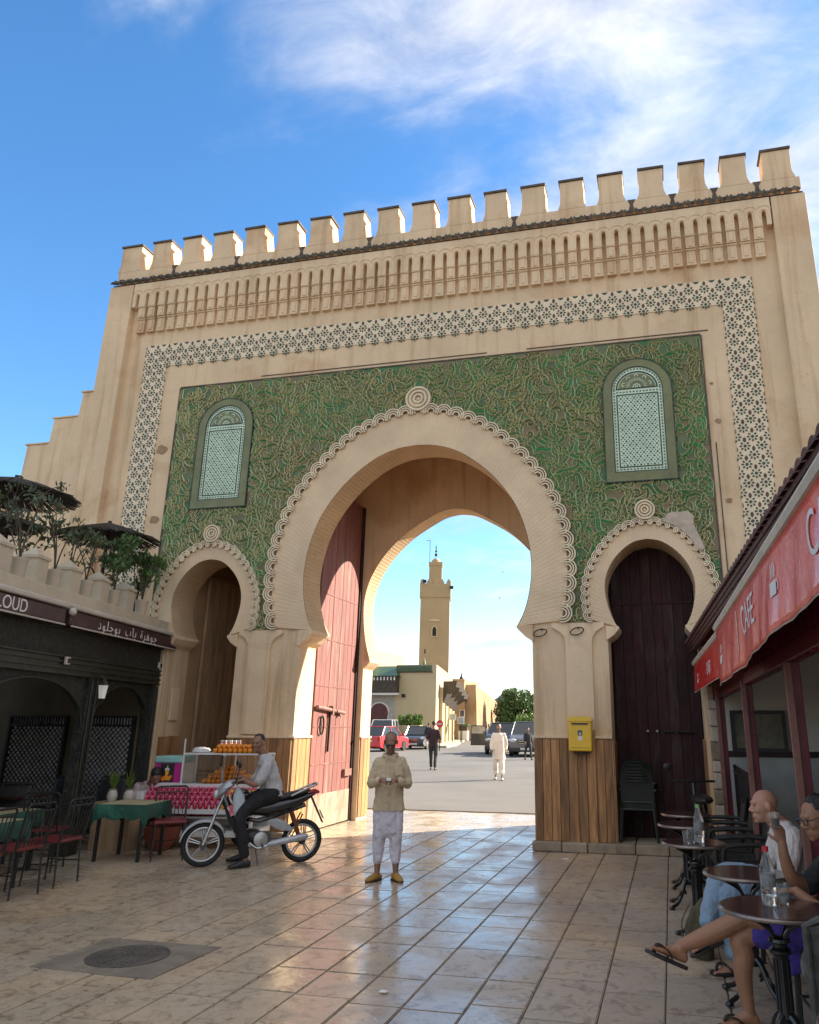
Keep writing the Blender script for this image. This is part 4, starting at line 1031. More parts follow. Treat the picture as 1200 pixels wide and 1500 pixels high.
leaves(rg, sp, 9000, 0.055, 1.0).build('foliage', m_leaf_l, hd); pb('planter', m_mosque, hd, (-0.9, 0.9, -0.4, 0.4, 0, 1.55)); pb('stem', m_bark, hd, (-0.05,0.05,-0.05,0.05,1.5,1.9))
dm = thing('distant_pavilion', 'small pointed grey roof far beyond the rampart', 'building', (-21.8, 112, 0))
mb = MB(); mb.lathe([(2.2,4.9),(0.9,5.6),(0.25,6.1),(0.06,6.5),(0.001,6.9)], (0,0,0), 8); mb.build('roof', M('slate_roof', (0.16,0.15,0.13), 0.8), dm); pb('wall', m_mosque, dm, (-1.9,1.9,-1.9,1.9,0,4.95))
# two swifts
m_bird = M('swift_feathers', (0.04,0.035,0.03), 0.8)
for (x, z), rr, lb in (((-6.78, 11.76), 0.5, 'swift banking in flight, upper of the two beside the minaret'), ((-7.03, 9.96), 1.5, 'swift flying upright, lower of the two beside the minaret')):
    b_ = thing('flying_swift', lb, 'bird', (x, 40, z)); b_.rotation_euler = (0.3, rr, 0.4)
    mb = MB(); mb.ell((0,0,0), (0.045,0.11,0.04), None, 8, 6); mb.add([(0,-0.05,0),(0.30,0.10,0.05),(0.22,-0.02,0.04),(0.02,0.03,0.01),(-0.30,0.10,0.05),(-0.22,-0.02,0.04),(-0.02,0.03,0.01)], [(0,2,1,3),(0,6,4,5)]); mb.add([(0,0.1,0),(0.04,0.2,0),(0,0.16,0),(-0.04,0.2,0)], [(0,1,2,3)]); mb.build('body', m_bird, b_)

# ------------------------------------------------------------------ vehicles
m_glass = M('car_glass', (0.02,0.028,0.032), 0.06, 0.1, 2, 0, spec=0.9); m_tyre = M('tyre_rubber', (0.02,0.02,0.02), 0.8, 0.3, 8, 0.2, 60); m_chrome = M('bright_metal', (0.55,0.55,0.56), 0.25, 0.1, 6, 0, metal=0.9)
m_lens = M('headlamp_lens', (0.6,0.62,0.62), 0.12, 0.05, 3, 0); m_blackp = M('black_plastic', (0.02,0.02,0.021), 0.45, 0.2, 8, 0.15, 60); m_plate_ = M('number_plate', (0.62,0.62,0.6), 0.5)
m_tail = M('tail_lamp', (0.35,0.02,0.02), 0.2)
def car(name, label, cat, loc, rz, paint, Lc, W, H, prof, cabin, wheelr=0.31, wx=None, front='sedan'):
    """local -y is the nose. prof: side outline of the lower body (y, z); cabin: (y0,y1,y2,y3,ztop)"""
    t = thing(name, label, cat, loc, rz)
    mb = MB(); hw = W/2; rings = []
    n = len(prof); vs = []; fs = []
    lv = [(1.0, 0), (0.97, 1)]
    for sgn in (-1, 1):
        for (y, z) in prof: vs.append((sgn*hw*(0.93 if z > 0.75*H*0.6 else 1.0)*(0.93 if abs(y) > Lc/2-0.12 else 1), y, z))
    fs.append(tuple(range(n))); fs.append(tuple(reversed(range(n, 2*n))))
    for i in range(n): fs.append((i, (i+1) % n, (i+1) % n + n, i+n))
    mb.add(vs, fs); mb.build('body', paint, t, smooth=True, bevel=0.05, seg=3)
    y0, y1, y2, y3, zt, zb = cabin; a, b = hw*0.90, hw*0.74
    mb = MB(); mb.add([(-a,y0,zb),(a,y0,zb),(a,y3,zb),(-a,y3,zb),(-b,y1,zt),(b,y1,zt),(b,y2,zt),(-b,y2,zt)], [(0,3,2,1),(4,5,6,7),(0,1,5,4),(1,2,6,5),(2,3,7,6),(3,0,4,7)]); mb.build('windows', m_glass, t, bevel=0.05, seg=3)
    mb = MB(); mb.box((0,(y1+y2)/2,zt), (2*b+0.04, y2-y1+0.06, 0.06)); mb.build('roof', paint, t, bevel=0.03, seg=2)
    for sx in (-1, 1):
        mb = MB()
        for (ya, za, xa), (yb, zb_, xb) in (((y0,zb,a),(y1,zt,b)), ((y3,zb,a),(y2,zt,b)), (((y0+y3)/2,zb,a),((y1+y2)/2,zt,b))): mb.tube([(sx*(xa+0.005),ya,za),(sx*(xb+0.005),yb,zb_)], 0.04, 6)
        mb.build('pillar', paint, t)
        mb = MB(); mb.ell((sx*(hw+0.10), y0+0.15, zb+0.05), (0.10,0.05,0.07), None, 8, 6); mb.build('wing_mirror', paint, t, smooth=True)
    for sx in (-1, 1):
        for sy in (-1, 1):
            yy = sy*Lc*0.315; c = (sx*(hw-0.10), yy, wheelr)
            Rm = Matrix.Rotation(pi/2, 3, 'Y'); mb = MB(); mb.lathe([(wheelr*0.62,-0.10),(wheelr*0.96,-0.10),(wheelr,-0.06),(wheelr,0.06),(wheelr*0.96,0.10),(wheelr*0.62,0.10)], c, 20, rot=Rm); wh = mb.build('wheel', m_tyre, t, smooth=True)
            mb = MB(); mb.lathe([(0.001,0.06),(wheelr*0.62,0.085),(wheelr*0.62,-0.085),(0.001,-0.06)], c, 14, rot=Rm); mb.build('rim', m_chrome, wh)
    yN = -Lc/2
    for sx in (-1, 1):
        mb = MB(); mb.ell((sx*hw*0.70, yN+0.04, H*0.46), (0.20,0.10,0.10), None, 10, 8); mb.build('headlight', m_lens, t, smooth=True)
        mb = MB(); mb.box((sx*hw*0.80, Lc/2+0.0, H*0.50), (0.18,0.06,0.26)); mb.build('tail_light', m_tail, t, bevel=0.02)
    mb = MB(); mb.box((0, yN-0.01, H*0.42), (W*0.42,0.06,0.16)); mb.build('grille', m_blackp, t, bevel=0.01)
    mb = MB(); mb.box((0, yN-0.05, H*0.44), (W*0.38,0.02,0.025)); mb.box((0, yN-0.05, H*0.385), (W*0.38,0.02,0.02)); mb.build('grille_bar', m_chrome, t)
    mb = MB(); mb.box((0, yN-0.04, H*0.20), (W*0.95,0.14,0.20)); mb.build('bumper', m_blackp, t, bevel=0.04)
    mb = MB(); mb.box((0, yN-0.125, H*0.23), (0.50,0.015,0.11)); mb.build('number_plate', m_plate_, t)
    mb = MB(); mb.box((0, Lc/2+0.03, H*0.42), (0.50,0.015,0.11)); mb.build('number_plate', m_plate_, t)
    return t
def paint(n, c): return M(n, c, 0.25, 0.05, 2, 0, coat=0.8)
sed = lambda L_, H_: [(-L_/2, 0.25), (-L_/2, H_*0.44), (-L_/2+0.15, H_*0.52), (-L_*0.20, H_*0.60), (L_*0.42, H_*0.63), (L_/2, H_*0.60), (L_/2, 0.28), (L_*0.42, 0.2), (-L_*0.42, 0.2)]
p_dk = paint('graphite_paint', (0.025,0.035,0.04)); p_red = paint('bright_red_paint', (0.55,0.03,0.04)); p_wh = paint('white_paint', (0.7,0.7,0.69)); p_gr = paint('dark_green_grey_paint', (0.018,0.022,0.02)); p_gy = paint('mid_grey_paint', (0.10,0.11,0.13))
car('parked_car', 'dark family car parked nose forward in front of the hedge', 'car', (-13.35, 42.3, 0.012), radians(9), p_dk, 4.0, 1.72, 1.55, sed(4.0, 1.5), (-0.95,-0.25,1.35,1.85,1.47,0.92))
car('parked_car', 'bright red hatchback seen from behind, nearest the left jamb', 'car', (-13.9, 36.9, 0.012), radians(172), p_red, 3.9, 1.70, 1.5, sed(3.9, 1.5), (-0.95,-0.25,1.15,1.75,1.47,0.92))
car('parked_van', 'white van standing behind the red hatchback', 'van', (-16.7, 44.5, 0.012), radians(12), p_wh, 4.4, 1.85, 1.9, [(-2.2,0.3),(-2.2,0.8),(-2.0,1.0),(-1.5,1.1),(2.1,1.15),(2.2,1.1),(2.2,0.3)], (-1.6,-0.9,2.0,2.15,1.9,1.08))
pk = car('pickup_truck', 'dark pickup with its left front door swung open', 'pickup', (-5.9, 35.6, 0.012), radians(7), p_gr, 4.9, 1.8, 1.75, [(-2.4,0.4),(-2.4,0.95),(-2.2,1.08),(-1.0,1.15),(2.4,1.15),(2.4,0.4)], (-1.15,-0.55,0.7,1.1,1.72,1.12), 0.37)
mb = MB(); mb.box((-1.35,-1.05,0.80), (0.95,0.06,0.66)); d_ = mb.build('open_door', p_gr, pk, bevel=0.02)
mb = MB(); mb.tube([(-0.9,-1.05,1.1),(-1.0,-1.05,1.55),(-1.78,-1.05,1.58),(-1.82,-1.05,1.1)], 0.03, 6); mb.build('door_window_frame', p_gr, d_)
mb = MB(); mb.box((-1.36,-1.05,1.33), (0.8,0.015,0.44)); mb.build('pane', M('clear_glass', (0.5,0.55,0.55), 0.05, trans=0.85), d_)
car('parked_van', 'dark grey van with bright grille bars beside the pickup', 'van', (-3.9, 33.0, 0.012), radians(5), p_gy, 4.6, 1.85, 1.8, [(-2.3,0.3),(-2.3,0.85),(-2.1,1.02),(-1.45,1.14),(2.2,1.2),(2.3,1.1),(2.3,0.3)], (-1.5,-0.75,2.0,2.2,1.78,1.1), 0.33)
fw_ = thing('far_wall', 'low ochre wall closing the square behind the trees on the right', 'wall', (-12, 97, 0))
mb = MB(); mb.bb(0, 70, 0, 1.2, 0, 3.4); mb.build('wall_face', m_ochrewall, fw_); pb('coping', m_ochrewall, fw_, (-0.1, 70.1, -0.12, 1.32, 3.4, 3.6))
for i, (x, y, h) in enumerate(((-5.0, 88, 5.6), (0.5, 90, 6.2), (7.0, 86, 5.4), (14.0, 90, 6.4))):
    tree('leafy_tree', (x, y, 0), h, h*0.85, ('round tree first to the right of the pier-hidden one', 'tall round tree second along the far wall', 'broad tree third along the far wall', 'tallest tree farthest right along the far wall')[i], m_leaf, 20+i, 6000, 0.22)
# ================================================================== RIGHT-HAND CAFE
m_mar = M('maroon_paint', (0.16, 0.012, 0.026), 0.42, 0.25, 2.5, 0.3, 30, col2=(0.07,0.012,0.014), c2scale=2, c2amt=0.4)
m_mar_l = M('faded_maroon_edge', (0.25, 0.11, 0.085), 0.6, 0.25, 3, 0.3, 30)
m_eave = M('dark_eave_timber', (0.10, 0.035, 0.028), 0.6, 0.3, 3, 0.4, 20, stretch=(5,0.7,5))
def awn_mat():
    m = M('red_awning_vinyl', (0.80, 0.035, 0.030), 0.32, 0.12, 2.2, 0.5, 4.5, col2=(0.80,0.14,0.11), c2scale=2.2, c2amt=0.3, coat=0.4, bdist=0.05); return m
m_awn = awn_mat(); m_awnw = M('cream_awning_rail', (0.62,0.56,0.45), 0.5, 0.12, 5); m_letter = M('white_print', (0.75,0.72,0.68), 0.5, 0.1, 8)
m_cafewall = M('cafe_wall_white', (0.72,0.66,0.56), 0.8, 0.08, 1.5, 0.15, 30); m_cafegrey = M('cafe_wall_grey', (0.50,0.50,0.46), 0.7, 0.15, 2.5, 0.15, 30); m_stripe = M('dark_wall_stripe', (0.035,0.012,0.012), 0.5)
rc = thing('terrace_cafe', 'maroon timber terrace cafe with red awnings on the right of the gate', 'cafe', (4.49, 0, 0), radians(3))
UE = 11.5      # how far the front runs towards the viewer
def zb(u): return 2.10 + 0.018*u   # underside of the beam
mb = MB(); mb.add([(0,-0.05,2.02),(0,-UE,2.30),(0,-UE,2.42),(0,-0.05,2.14),(0.10,-0.05,2.02),(0.10,-UE,2.30),(0.10,-UE,2.42),(0.10,-0.05,2.14)], [(0,1,2,3),(4,7,6,5),(0,4,5,1),(3,2,6,7),(0,3,7,4),(1,5,6,2)])
mb.build('beam', m_mar, rc, bevel=0.008)
mb = MB(); mb.bb(0.0,0.06,-3.2,-0.05,2.1,2.95); mb.build('fascia_panel', m_mar, rc)
n = 150; mb = MB(); vs = []; fs = []
for i in range(n+1):
    u = 3.2 + (UE-3.2)*i/n; w = 0.02 + 0.018*(1 if (i//2) % 2 else -1)
    vs += [(w, -u, 2.15), (w, -u, 3.1)]
for i in range(n): fs.append((2*i, 2*i+1, 2*i+3, 2*i+2))
mb.add(vs, fs); mb.build('corrugated_panel', m_mar, rc)
def post(u, w0=0.10, wd=0.085):
    p = MB(); p.box((0.05, -u, 1.08), (wd, w0, 2.16+0.018*u)); o = p.build('post', m_mar, rc, bevel=0.006)
    p = MB(); p.box((0.0, -u-w0/2-0.016, 1.08), (wd*0.6, 0.03, 2.14)); p.build('edge_strip', m_mar_l, o, bevel=0.004)
for u in (0.62, 3.10, 5.45, 8.1, 10.6): post(u)
# roof: rafters, boards, tiles along the eave
mb = MB(); mb.add([(-0.24,0.3,2.80),(-0.24,-UE,2.94),(2.6,-UE,3.75),(2.6,0.3,3.55)], [(0,1,2,3)]); mb.add([(-0.24,0.3,2.74),(-0.24,-UE,2.88),(2.6,-UE,3.69),(2.6,0.3,3.49)], [(0,3,2,1)]); mb.build('roof_deck', m_eave, rc)
for k in range(3):
    mb = MB(); mb.add([(-0.25-0.012*k,-0.0+0.25,2.70+0.040*k),(-0.25-0.012*k,-UE,2.87+0.040*k),(-0.25-0.012*k,-UE,2.91+0.040*k),(-0.25-0.012*k,0.25,2.74+0.040*k)], [(0,1,2,3)])
    mb.add([(-0.21,0.25,2.70+0.040*k),(-0.21,-UE,2.87+0.040*k),(-0.21,-UE,2.91+0.040*k),(-0.21,0.25,2.74+0.040*k)], [(3,2,1,0)]); mb.add([(-0.25-0.012*k,0.25,2.70+0.040*k),(-0.25-0.012*k,-UE,2.87+0.040*k),(-0.21,-UE,2.87+0.040*k),(-0.21,0.25,2.70+0.040*k)], [(0,3,2,1)])
    mb.build('eave_board', m_eave, rc)
m_rtile = M('maroon_roof_tile', (0.12,0.045,0.035), 0.6, 0.3, 6, 0.3, 40, rnd=0.3)
mb = MB(); n = 8
P = [(0.07*cos(pi*k/n), 0.045*sin(pi*k/n)) for k in range(n+1)]; vs = [(-0.30, y, z) for y, z in P] + [(0.10, y*0.9, z*0.9+0.10) for y, z in P]; fs = [(i, i+1, n+2+i, n+1+i) for i in range(n)] + [tuple(range(n+1))]
mb.add(vs, fs); me = mb.mesh('eave_tile', m_rtile)
for i in range(76):
    u = -0.2+0.155*i; link('eave_tile', me, rc, loc=(0.0, -u, 2.835+0.0125*u))
# awnings
def valance(u0, u1, w, zt0, zt1, zb0, zb1, lbl, wav=0.02, nseg=60, slope=0.35):
    a = thing('awning', lbl, 'awning', (4.49, 0, 0), radians(3))
    vs = []; fs = []; nz = 9
    for i in range(nseg+1):
        t = i/nseg; u = u0+(u1-u0)*t
        for j in range(nz+1):
            s = j/nz; zt = zt0+(zt1-zt0)*t; zbm = zb0+(zb1-zb0)*t + 0.006*sin(u*2.1)+0.004*sin(u*6.3+1)
            ww = w - (0.007*sin(u*7.3+s*2)+0.012*sin(u*2.9+1.3)+0.004*sin(u*17+s*5))*(s**0.8)
            vs.append((ww, -u, zt+(zbm-zt)*s))
    for i in range(nseg):
        for j in range(nz): b = i*(nz+1)+j; fs.append((b, b+1, b+nz+2, b+nz+1))
    mb = MB(); mb.add(vs, fs); o = mb.build('valance', m_awn, a, smooth=True); sd = o.modifiers.new('s', 'SOLIDIFY'); sd.thickness = 0.004
    mb = MB(); mb.tube([(w+0.02,-u0,zt0+0.03),(w+0.02,-u1,zt1+0.03)], 0.05, 8, flat=0.9); mb.build('front_rail', m_awnw, a, smooth=True)
    mb = MB(); mb.add([(w+0.02,-u0,zt0+0.05),(w+0.02,-u1,zt1+0.05),(0.0,-u1,zt1+0.05+slope*0.3),(0.0,-u0,zt0+0.05+slope*0.3)], [(0,1,2,3)]); mb.build('canopy_cloth', m_awn, a)
    vs = [(w-0.012*0, -u0-0.0, zt0)]
    # bottom hem
    mb = MB(); mb.tube([(w - (0.007*sin(u*7.3+2)+0.012*sin(u*2.9+1.3)+0.004*sin(u*17+5))-0.002, -u, zb0+(zb1-zb0)*((u-u0)/(u1-u0)) + 0.006*sin(u*2.1)+0.004*sin(u*6.3+1)) for u in [u0+(u1-u0)*k/nseg for k in range(nseg+1)]], 0.005, 4); mb.build('hem', m_awnw, a)
    return a
A1 = valance(0.15, 5.0, -0.225, 2.50, 2.62, 2.13, 2.21, 'lower red awning at the far end of the terrace, by the gate', nseg=50)
A2 = valance(3.95, 10.5, -0.315, 2.56, 2.86, 2.045, 2.42, 'large creased red awning marked CAFE hanging over the near tables', nseg=90)
def cloth_w(u, s, w): return w - (0.007*sin(u*7.3+s*2)+0.012*sin(u*2.9+1.3)+0.004*sin(u*17+s*5))*(max(0.0, s)**0.8)
def lay(mb, u, z, w, sk, name, a, zt, zb_):
    """print flat artwork on the hanging cloth: x runs towards the viewer, sheared to the line of the hem"""
    for i, v in enumerate(mb.v):
        uu = u+v[0]; zz = z + v[2] + v[0]*sk; s = min(1, max(0.0, (zt-zz)/(zt-zb_))); mb.v[i] = (cloth_w(uu, s, w)-0.006+v[1]*0.3, -uu, zz)
    return mb.build(name, m_letter, a)
def cup_art(s):
    mb = MB(); plate(mb, [[(x*s, y*s) for x, y in [(-0.5,0.0),(-0.4,-0.42),(0.3,-0.42),(0.42,0.0)]]], -0.002, 0.002)
    for q in (-0.25, 0.0, 0.22): plate(mb, [[(q*s,0.1*s),((q+0.1)*s,0.3*s),(q*s,0.55*s),((q+0.07)*s,0.55*s),((q+0.18)*s,0.3*s),((q+0.08)*s,0.1*s)]], -0.002, 0.002)
    ring2(mb, 0.45*s, -0.18*s, 0.1*s, 0.16*s, -1.6, 1.6, -0.002, 0.002, 8); return mb
lay(text_mb('CAFE', 0.30), 5.95, 2.44, -0.315, 0.045, 'lettering', A2, 2.66, 2.15); lay(text_mb('CAFE', 0.30), 8.3, 2.55, -0.315, 0.045, 'lettering', A2, 2.75, 2.28)
lay(cup_art(0.17), 4.35, 2.30, -0.315, 0.045, 'cup_logo', A2, 2.58, 2.06); lay(cup_art(0.19), 7.05, 2.50, -0.315, 0.045, 'cup_logo', A2, 2.7, 2.2)
mb = MB(); plate(mb, [[(-0.02,-0.2),(0.0,-0.2),(0.07,0.13),(0.05,0.13)]], -0.002, 0.002); lay(mb, 5.35, 2.42, -0.315, 0.045, 'print_stroke', A2, 2.62, 2.12)
lay(text_mb('CAFE', 0.20), 2.2, 2.33, -0.225, 0.02, 'lettering', A1, 2.55, 2.16); lay(cup_art(0.13), 0.7, 2.29, -0.225, 0.02, 'cup_logo', A1, 2.51, 2.14); lay(cup_art(0.14), 3.9, 2.37, -0.225, 0.02, 'cup_logo', A1, 2.6, 2.2)
# ================================================================== interior of the right cafe
pb('end_wall', m_cafewall, rc, (0.12, 4.0, -0.16, -0.06, 1.35, 3.4)); pb('end_wall_low', m_cafegrey, rc, (0.12, 4.0, -0.17, -0.06, 0.0, 1.30)); pb('wall_stripe', m_stripe, rc, (0.12, 4.0, -0.18, -0.06, 1.28, 1.36))
pb('back_wall', m_cafegrey, rc, (3.0, 3.1, -UE, 0, 0, 3.6)); pb('terrace_ceiling', m_eave, rc, (0.1, 3.0, -UE, -0.1, 2.75, 2.80))
pf = thing('picture_frame', 'dark framed landscape picture hanging on the cafe end wall', 'picture', (5.06, -0.20, 1.62))
mb = MB(); plate(mb, [[(-0.36,-0.27),(0.36,-0.27),(0.36,0.27),(-0.36,0.27)], [(-0.31,-0.22),(0.31,-0.22),(0.31,0.22),(-0.31,0.22)]], -0.04, 0.0); mb.build('frame', m_blackp, pf)
pb('picture', M('faded_landscape', (0.17,0.15,0.09), 0.4, 0.5, 2.2, col2=(0.05,0.05,0.035), c2scale=4, c2amt=0.4), pf, (-0.31,0.31,-0.02,-0.005,-0.22,0.22))
rl = thing('terrace_railing', 'black iron railing panel between the gate corner and the first maroon post', 'railing', (4.70, -0.9, 0))
mb = MB(); mb.tube([(0,0.75,1.10),(0,-1.9,1.10)], 0.018, 6); mb.tube([(0,0.75,0.12),(0,-1.9,0.12)], 0.015, 6); mb.build('rail', m_iron, rl)
for i in range(22):
    mb = MB(); y = 0.7-0.12*i; mb.tube([(0,y,0),(0,y,1.14)], 0.011, 5); mb.ell((0,y,1.16), (0.014,0.014,0.035), None, 6, 5); mb.build('baluster', m_iron, rl)
pb('sheet', m_blackp, rl, (0.015, 0.025, -1.9, 0.75, 0.12, 1.08))
rough = thing('stone_pier', 'rough pale stone pier between the small right arch and the cafe', 'pier', (4.52, -0.09, 0))
z = 0.0; rg = random.Random(5)
while z < 2.3:
    h = rg.uniform(0.14, 0.24); mb = MB(); mb.box((0,0,0), (rg.uniform(0.17,0.20), 0.16, h-0.008)); mb.build('stone', m_stone if rg.random() < 0.3 else m_patch, rough, loc=(rg.uniform(-0.01,0.01), rg.uniform(-0.012,0.012), z+h/2), bevel=0.02); z += h

# ================================================================== LEFT-HAND CAFE
m_sign = M('brown_sign_vinyl', (0.065,0.030,0.028), 0.45, 0.2, 2.5, 0.15, 20); m_cream2 = M('cream_terrace_paint', (0.55,0.47,0.35), 0.8, 0.1, 2.0, 0.2, 30, col2=(0.42,0.35,0.25), c2scale=1.5, c2amt=0.3)
m_trim = M('pale_trim', (0.55,0.50,0.43), 0.6, 0.1, 4); m_carved = M('carved_black_wood', (0.018,0.020,0.015), 0.45, 0.5, 9, 1.0, 34, col2=(0.05,0.055,0.035), c2scale=18, c2amt=0.5, bdist=0.03); m_grnb = M('dark_green_board', (0.030,0.036,0.022), 0.5, 0.3, 4, 0.3, 30)
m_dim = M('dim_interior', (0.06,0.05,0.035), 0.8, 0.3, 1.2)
lc = thing('terrace_restaurant', 'dark carved timber restaurant front with brown sign and roof terrace on the left', 'restaurant', (-4.50, 0, 0), radians(12))
LE = 9.0
pb('frieze', m_carved, lc, (-0.10, 0.02, -LE, 0.05, 2.52, 2.90)); pb('beam', m_grnb, lc, (-0.06, 0.05, -LE, 0.05, 2.30, 2.50))
for z in (2.29, 2.36, 2.44, 2.505): pb('beam_moulding', m_grnb, lc, (0.04, 0.075, -LE, 0.04, z, z+0.022))
pb('wall_plate', m_carved, lc, (-0.08, 0.07, -LE, 0.05, 2.865, 2.885))
def lpost(u, wd=0.17):
    p = MB(); p.bb(-0.10, 0.06, -u-wd/2, -u+wd/2, 0, 2.3); o = p.build('carved_post', m_carved, lc, bevel=0.012)
    p = MB(); p.tube([(0.075,-u-wd*0.35,0.1),(0.075,-u-wd*0.35,2.25)], 0.014, 5); p.tube([(0.075,-u+wd*0.35,0.1),(0.075,-u+wd*0.35,2.25)], 0.014, 5); p.build('post_bead', m_grnb, o)
    p = MB(); p.bb(-0.14, 0.10, -u-wd*0.7, -u+wd*0.7, 0, 0.35); p.build('post_base', m_carved, o, bevel=0.01)
PU = (0.16, 2.20, 4.95, 7.7)
for u in PU: lpost(u, 0.12 if u < 1 else 0.20)
for a, b in zip(PU[:-1], PU[1:]):   # spandrels of the arches
    n = 16; zs = 1.62; A_, B_ = a+0.1, b-0.12; c = (A_+B_)/2; r_ = (B_-A_)/2
    mb = MB(); vs = []; fs = []
    for k in range(n+1):
        u = A_ + 2*r_*k/n; zc = zs + (2.28-zs-0.06)*sqrt(max(0, 1-((u-c)/r_)**2))*1.0 + 0.012*(k % 2)
        for w in (-0.05, 0.01): vs += [(w, -u, zc), (w, -u, 2.31)]
    for k in range(n):
        b_ = 4*k; fs += [(b_, b_+1, b_+5, b_+4), (b_+2, b_+6, b_+7, b_+3), (b_, b_+4, b_+6, b_+2)]
    mb.add(vs, fs); mb.build('arch_spandrel', m_carved, lc)
    mb = MB(); mb.tube([(0.02, -(A_+2*r_*k/40), zs + (2.28-zs-0.06)*sqrt(max(0, 1-((A_+2*r_*k/40-c)/r_)**2))) for k in range(41)], 0.016, 5); mb.build('arch_rim', m_grnb, lc)
# terrace slab, sign boxes, parapet
pb('terrace_slab', m_cream2, lc, (-4.5, 0.10, -LE, 0.02, 3.15, 3.34), bevel=0.01); pb('slab_lip', m_trim, lc, (0.10, 0.155, -LE, 0.02, 3.14, 3.185), bevel=0.008)
sgs = []
for (u0, u1, lb) in ((-0.18, 3.30, 'brown fascia sign with white Arabic lettering above the left restaurant'), (3.42, 8.4, 'brown fascia sign with pale Latin lettering at the left picture edge')):
    s = thing('fascia_sign', lb, 'sign', (-4.50, 0, 0), radians(12)); sgs.append(s)
    mb = MB(); mb.bb(0.08, 0.20, -u1, -u0, 2.89, 3.09); mb.build('sign_face', m_sign, s, bevel=0.03, seg=3)
    mb = MB(); mb.bb(0.05, 0.225, -u1, -u0, 3.10, 3.165); mb.build('top_rail', m_trim, s, bevel=0.02, seg=3)
    mb = MB(); mb.tube([(0.205, -u0-0.02, 2.885), (0.205, -u1+0.02, 2.885)], 0.012, 6); mb.build('bottom_bead', m_trim, s)
def sword(s, txt, u, z, size, sp=1.0):
    mb = text_mb(txt, size, 0.004, spacing=sp); mb.xf(Matrix.Translation((0.203, -u, z)) @ Matrix.Rotation(pi/2, 4, 'Z')); return mb.build('lettering', m_letter, s)
for w_, u_ in (('\uFEA9\uFEEE\uFEE0\uFE9F\uFEEE\uFE91', 2.27), ('\uFE8F\uFE8E\uFE91', 1.60), ('\uFE93\uFEAE\uFEEB\uFEEE\uFE9F', 0.98)): sword(sgs[0], w_, u_, 2.985, 0.19, 1.35)
sword(sgs[1], 'BOUJELOUD', 4.88, 2.985, 0.215); sword(sgs[1], 'BAB', 5.95, 2.985, 0.215)
mb = MB(); mb.ell((0,0,0), (0.05,0.05,0.05), None, 10, 8); o = mb.build('round_lamp', m_trim, None, smooth=True); o.location = Matrix.Rotation(radians(12), 4, 'Z') @ Vector((0.24,-3.36,3.06)) + Vector((-4.5,0,0)); tag(o, 'small round pale lamp in the gap between the two brown signs', 'lamp')
# parapet of boxes with pyramid caps and round pots
mb = MB(); hb_ = 0.125; mb.bb(-hb_, hb_, -hb_, hb_, 0, 0.30); bx = mb.mesh('box', m_cream2)
mb = MB(); mb.bb(-hb_-0.02, hb_+0.02, -hb_-0.02, hb_+0.02, 0.30, 0.335); mb.add([(-hb_,-hb_,0.335),(hb_,-hb_,0.335),(hb_,hb_,0.335),(-hb_,hb_,0.335),(0,0,0.46)], [(0,1,4),(1,2,4),(2,3,4),(3,0,4)]); cp = mb.mesh('pyramid_cap', m_cream2)
mb = MB(); mb.lathe([(0.075,0),(0.085,0.03),(0.095,0.20),(0.105,0.215),(0.105,0.235),(0.085,0.235),(0.08,0.2)], (0,0,0), 18); pt = mb.mesh('pot', m_cream2)
Rl = Matrix.Translation((-4.5,0,0)) @ Matrix.Rotation(radians(12), 4, 'Z')
PB = [1.47, 2.29, 3.10, 3.90, 4.65, 5.45, 6.25]
words_ = ['nearest the gate', 'second from the gate', 'third from the gate', 'fourth from the gate', 'at the left picture edge', 'beyond the left picture edge', 'far along the terrace']
for i, u in enumerate(PB):
    p = Rl @ Vector((-0.06, -u, 3.34)); t = thing('parapet_block', 'cream parapet block with pyramid cap, %s' % words_[i], 'parapet block', p, radians(12+rg.uniform(-3,3)), 'pyramid capped blocks along the terrace'); link('box', bx, t); link('pyramid_cap', cp, t)
PP = [0.95, 1.90, 2.72, 3.52, 4.28, 5.05]
POT = []
for i, u in enumerate(PP):
    p = Rl @ Vector((0.0, -u, 3.34)); POT.append(p); o = link('flower_pot', pt, None, loc=p, smooth=True); tag(o, 'round cream flower pot on the terrace edge, %s' % words_[i], 'pot', 'round pots between the parapet blocks')
pots_ok = True
# carriage lamp on the second post
cl = thing('wall_lantern', 'white glass carriage lantern on the carved post of the left restaurant', 'lantern', Rl @ Vector((0.16, -2.12, 2.12)), radians(12))
mb = MB(); mb.lathe([(0.001,0.17),(0.02,0.15),(0.075,0.08),(0.08,0.07)], (0,0,0), 6); mb.lathe([(0.05,-0.11),(0.03,-0.15),(0.001,-0.2)], (0,0,0), 6); mb.tube([(0,0,0.15),(-0.06,0,0.22),(-0.12,0,0.1)], 0.010, 5); mb.build('lantern_cap', m_grnb, cl)
mb = MB(); mb.lathe([(0.045,-0.11),(0.07,0.07)], (0,0,0), 6); mb.build('lantern_glass', M('milky_glass', (0.6,0.6,0.55), 0.3, emit=((1,0.93,0.8), 0.06)), cl)
# floodlight and small camera on the frieze
for u, z, lb, nm in ((3.05, 2.46, 'small square floodlight on the restaurant frieze', 'floodlight'), (0.20, 2.60, 'small square camera unit at the corner of the restaurant', 'camera')):
    t = thing('flood_lamp' if nm == 'floodlight' else 'security_box', lb, nm, Rl @ Vector((0.10, -u, z)), radians(12)); mb = MB(); mb.box((0,0,0), (0.04,0.10,0.10)); mb.build('housing', m_trim, t, bevel=0.01)
    mb = MB(); mb.box((0.024,0,0), (0.006,0.06,0.06)); mb.build('lens', m_blackp, t)
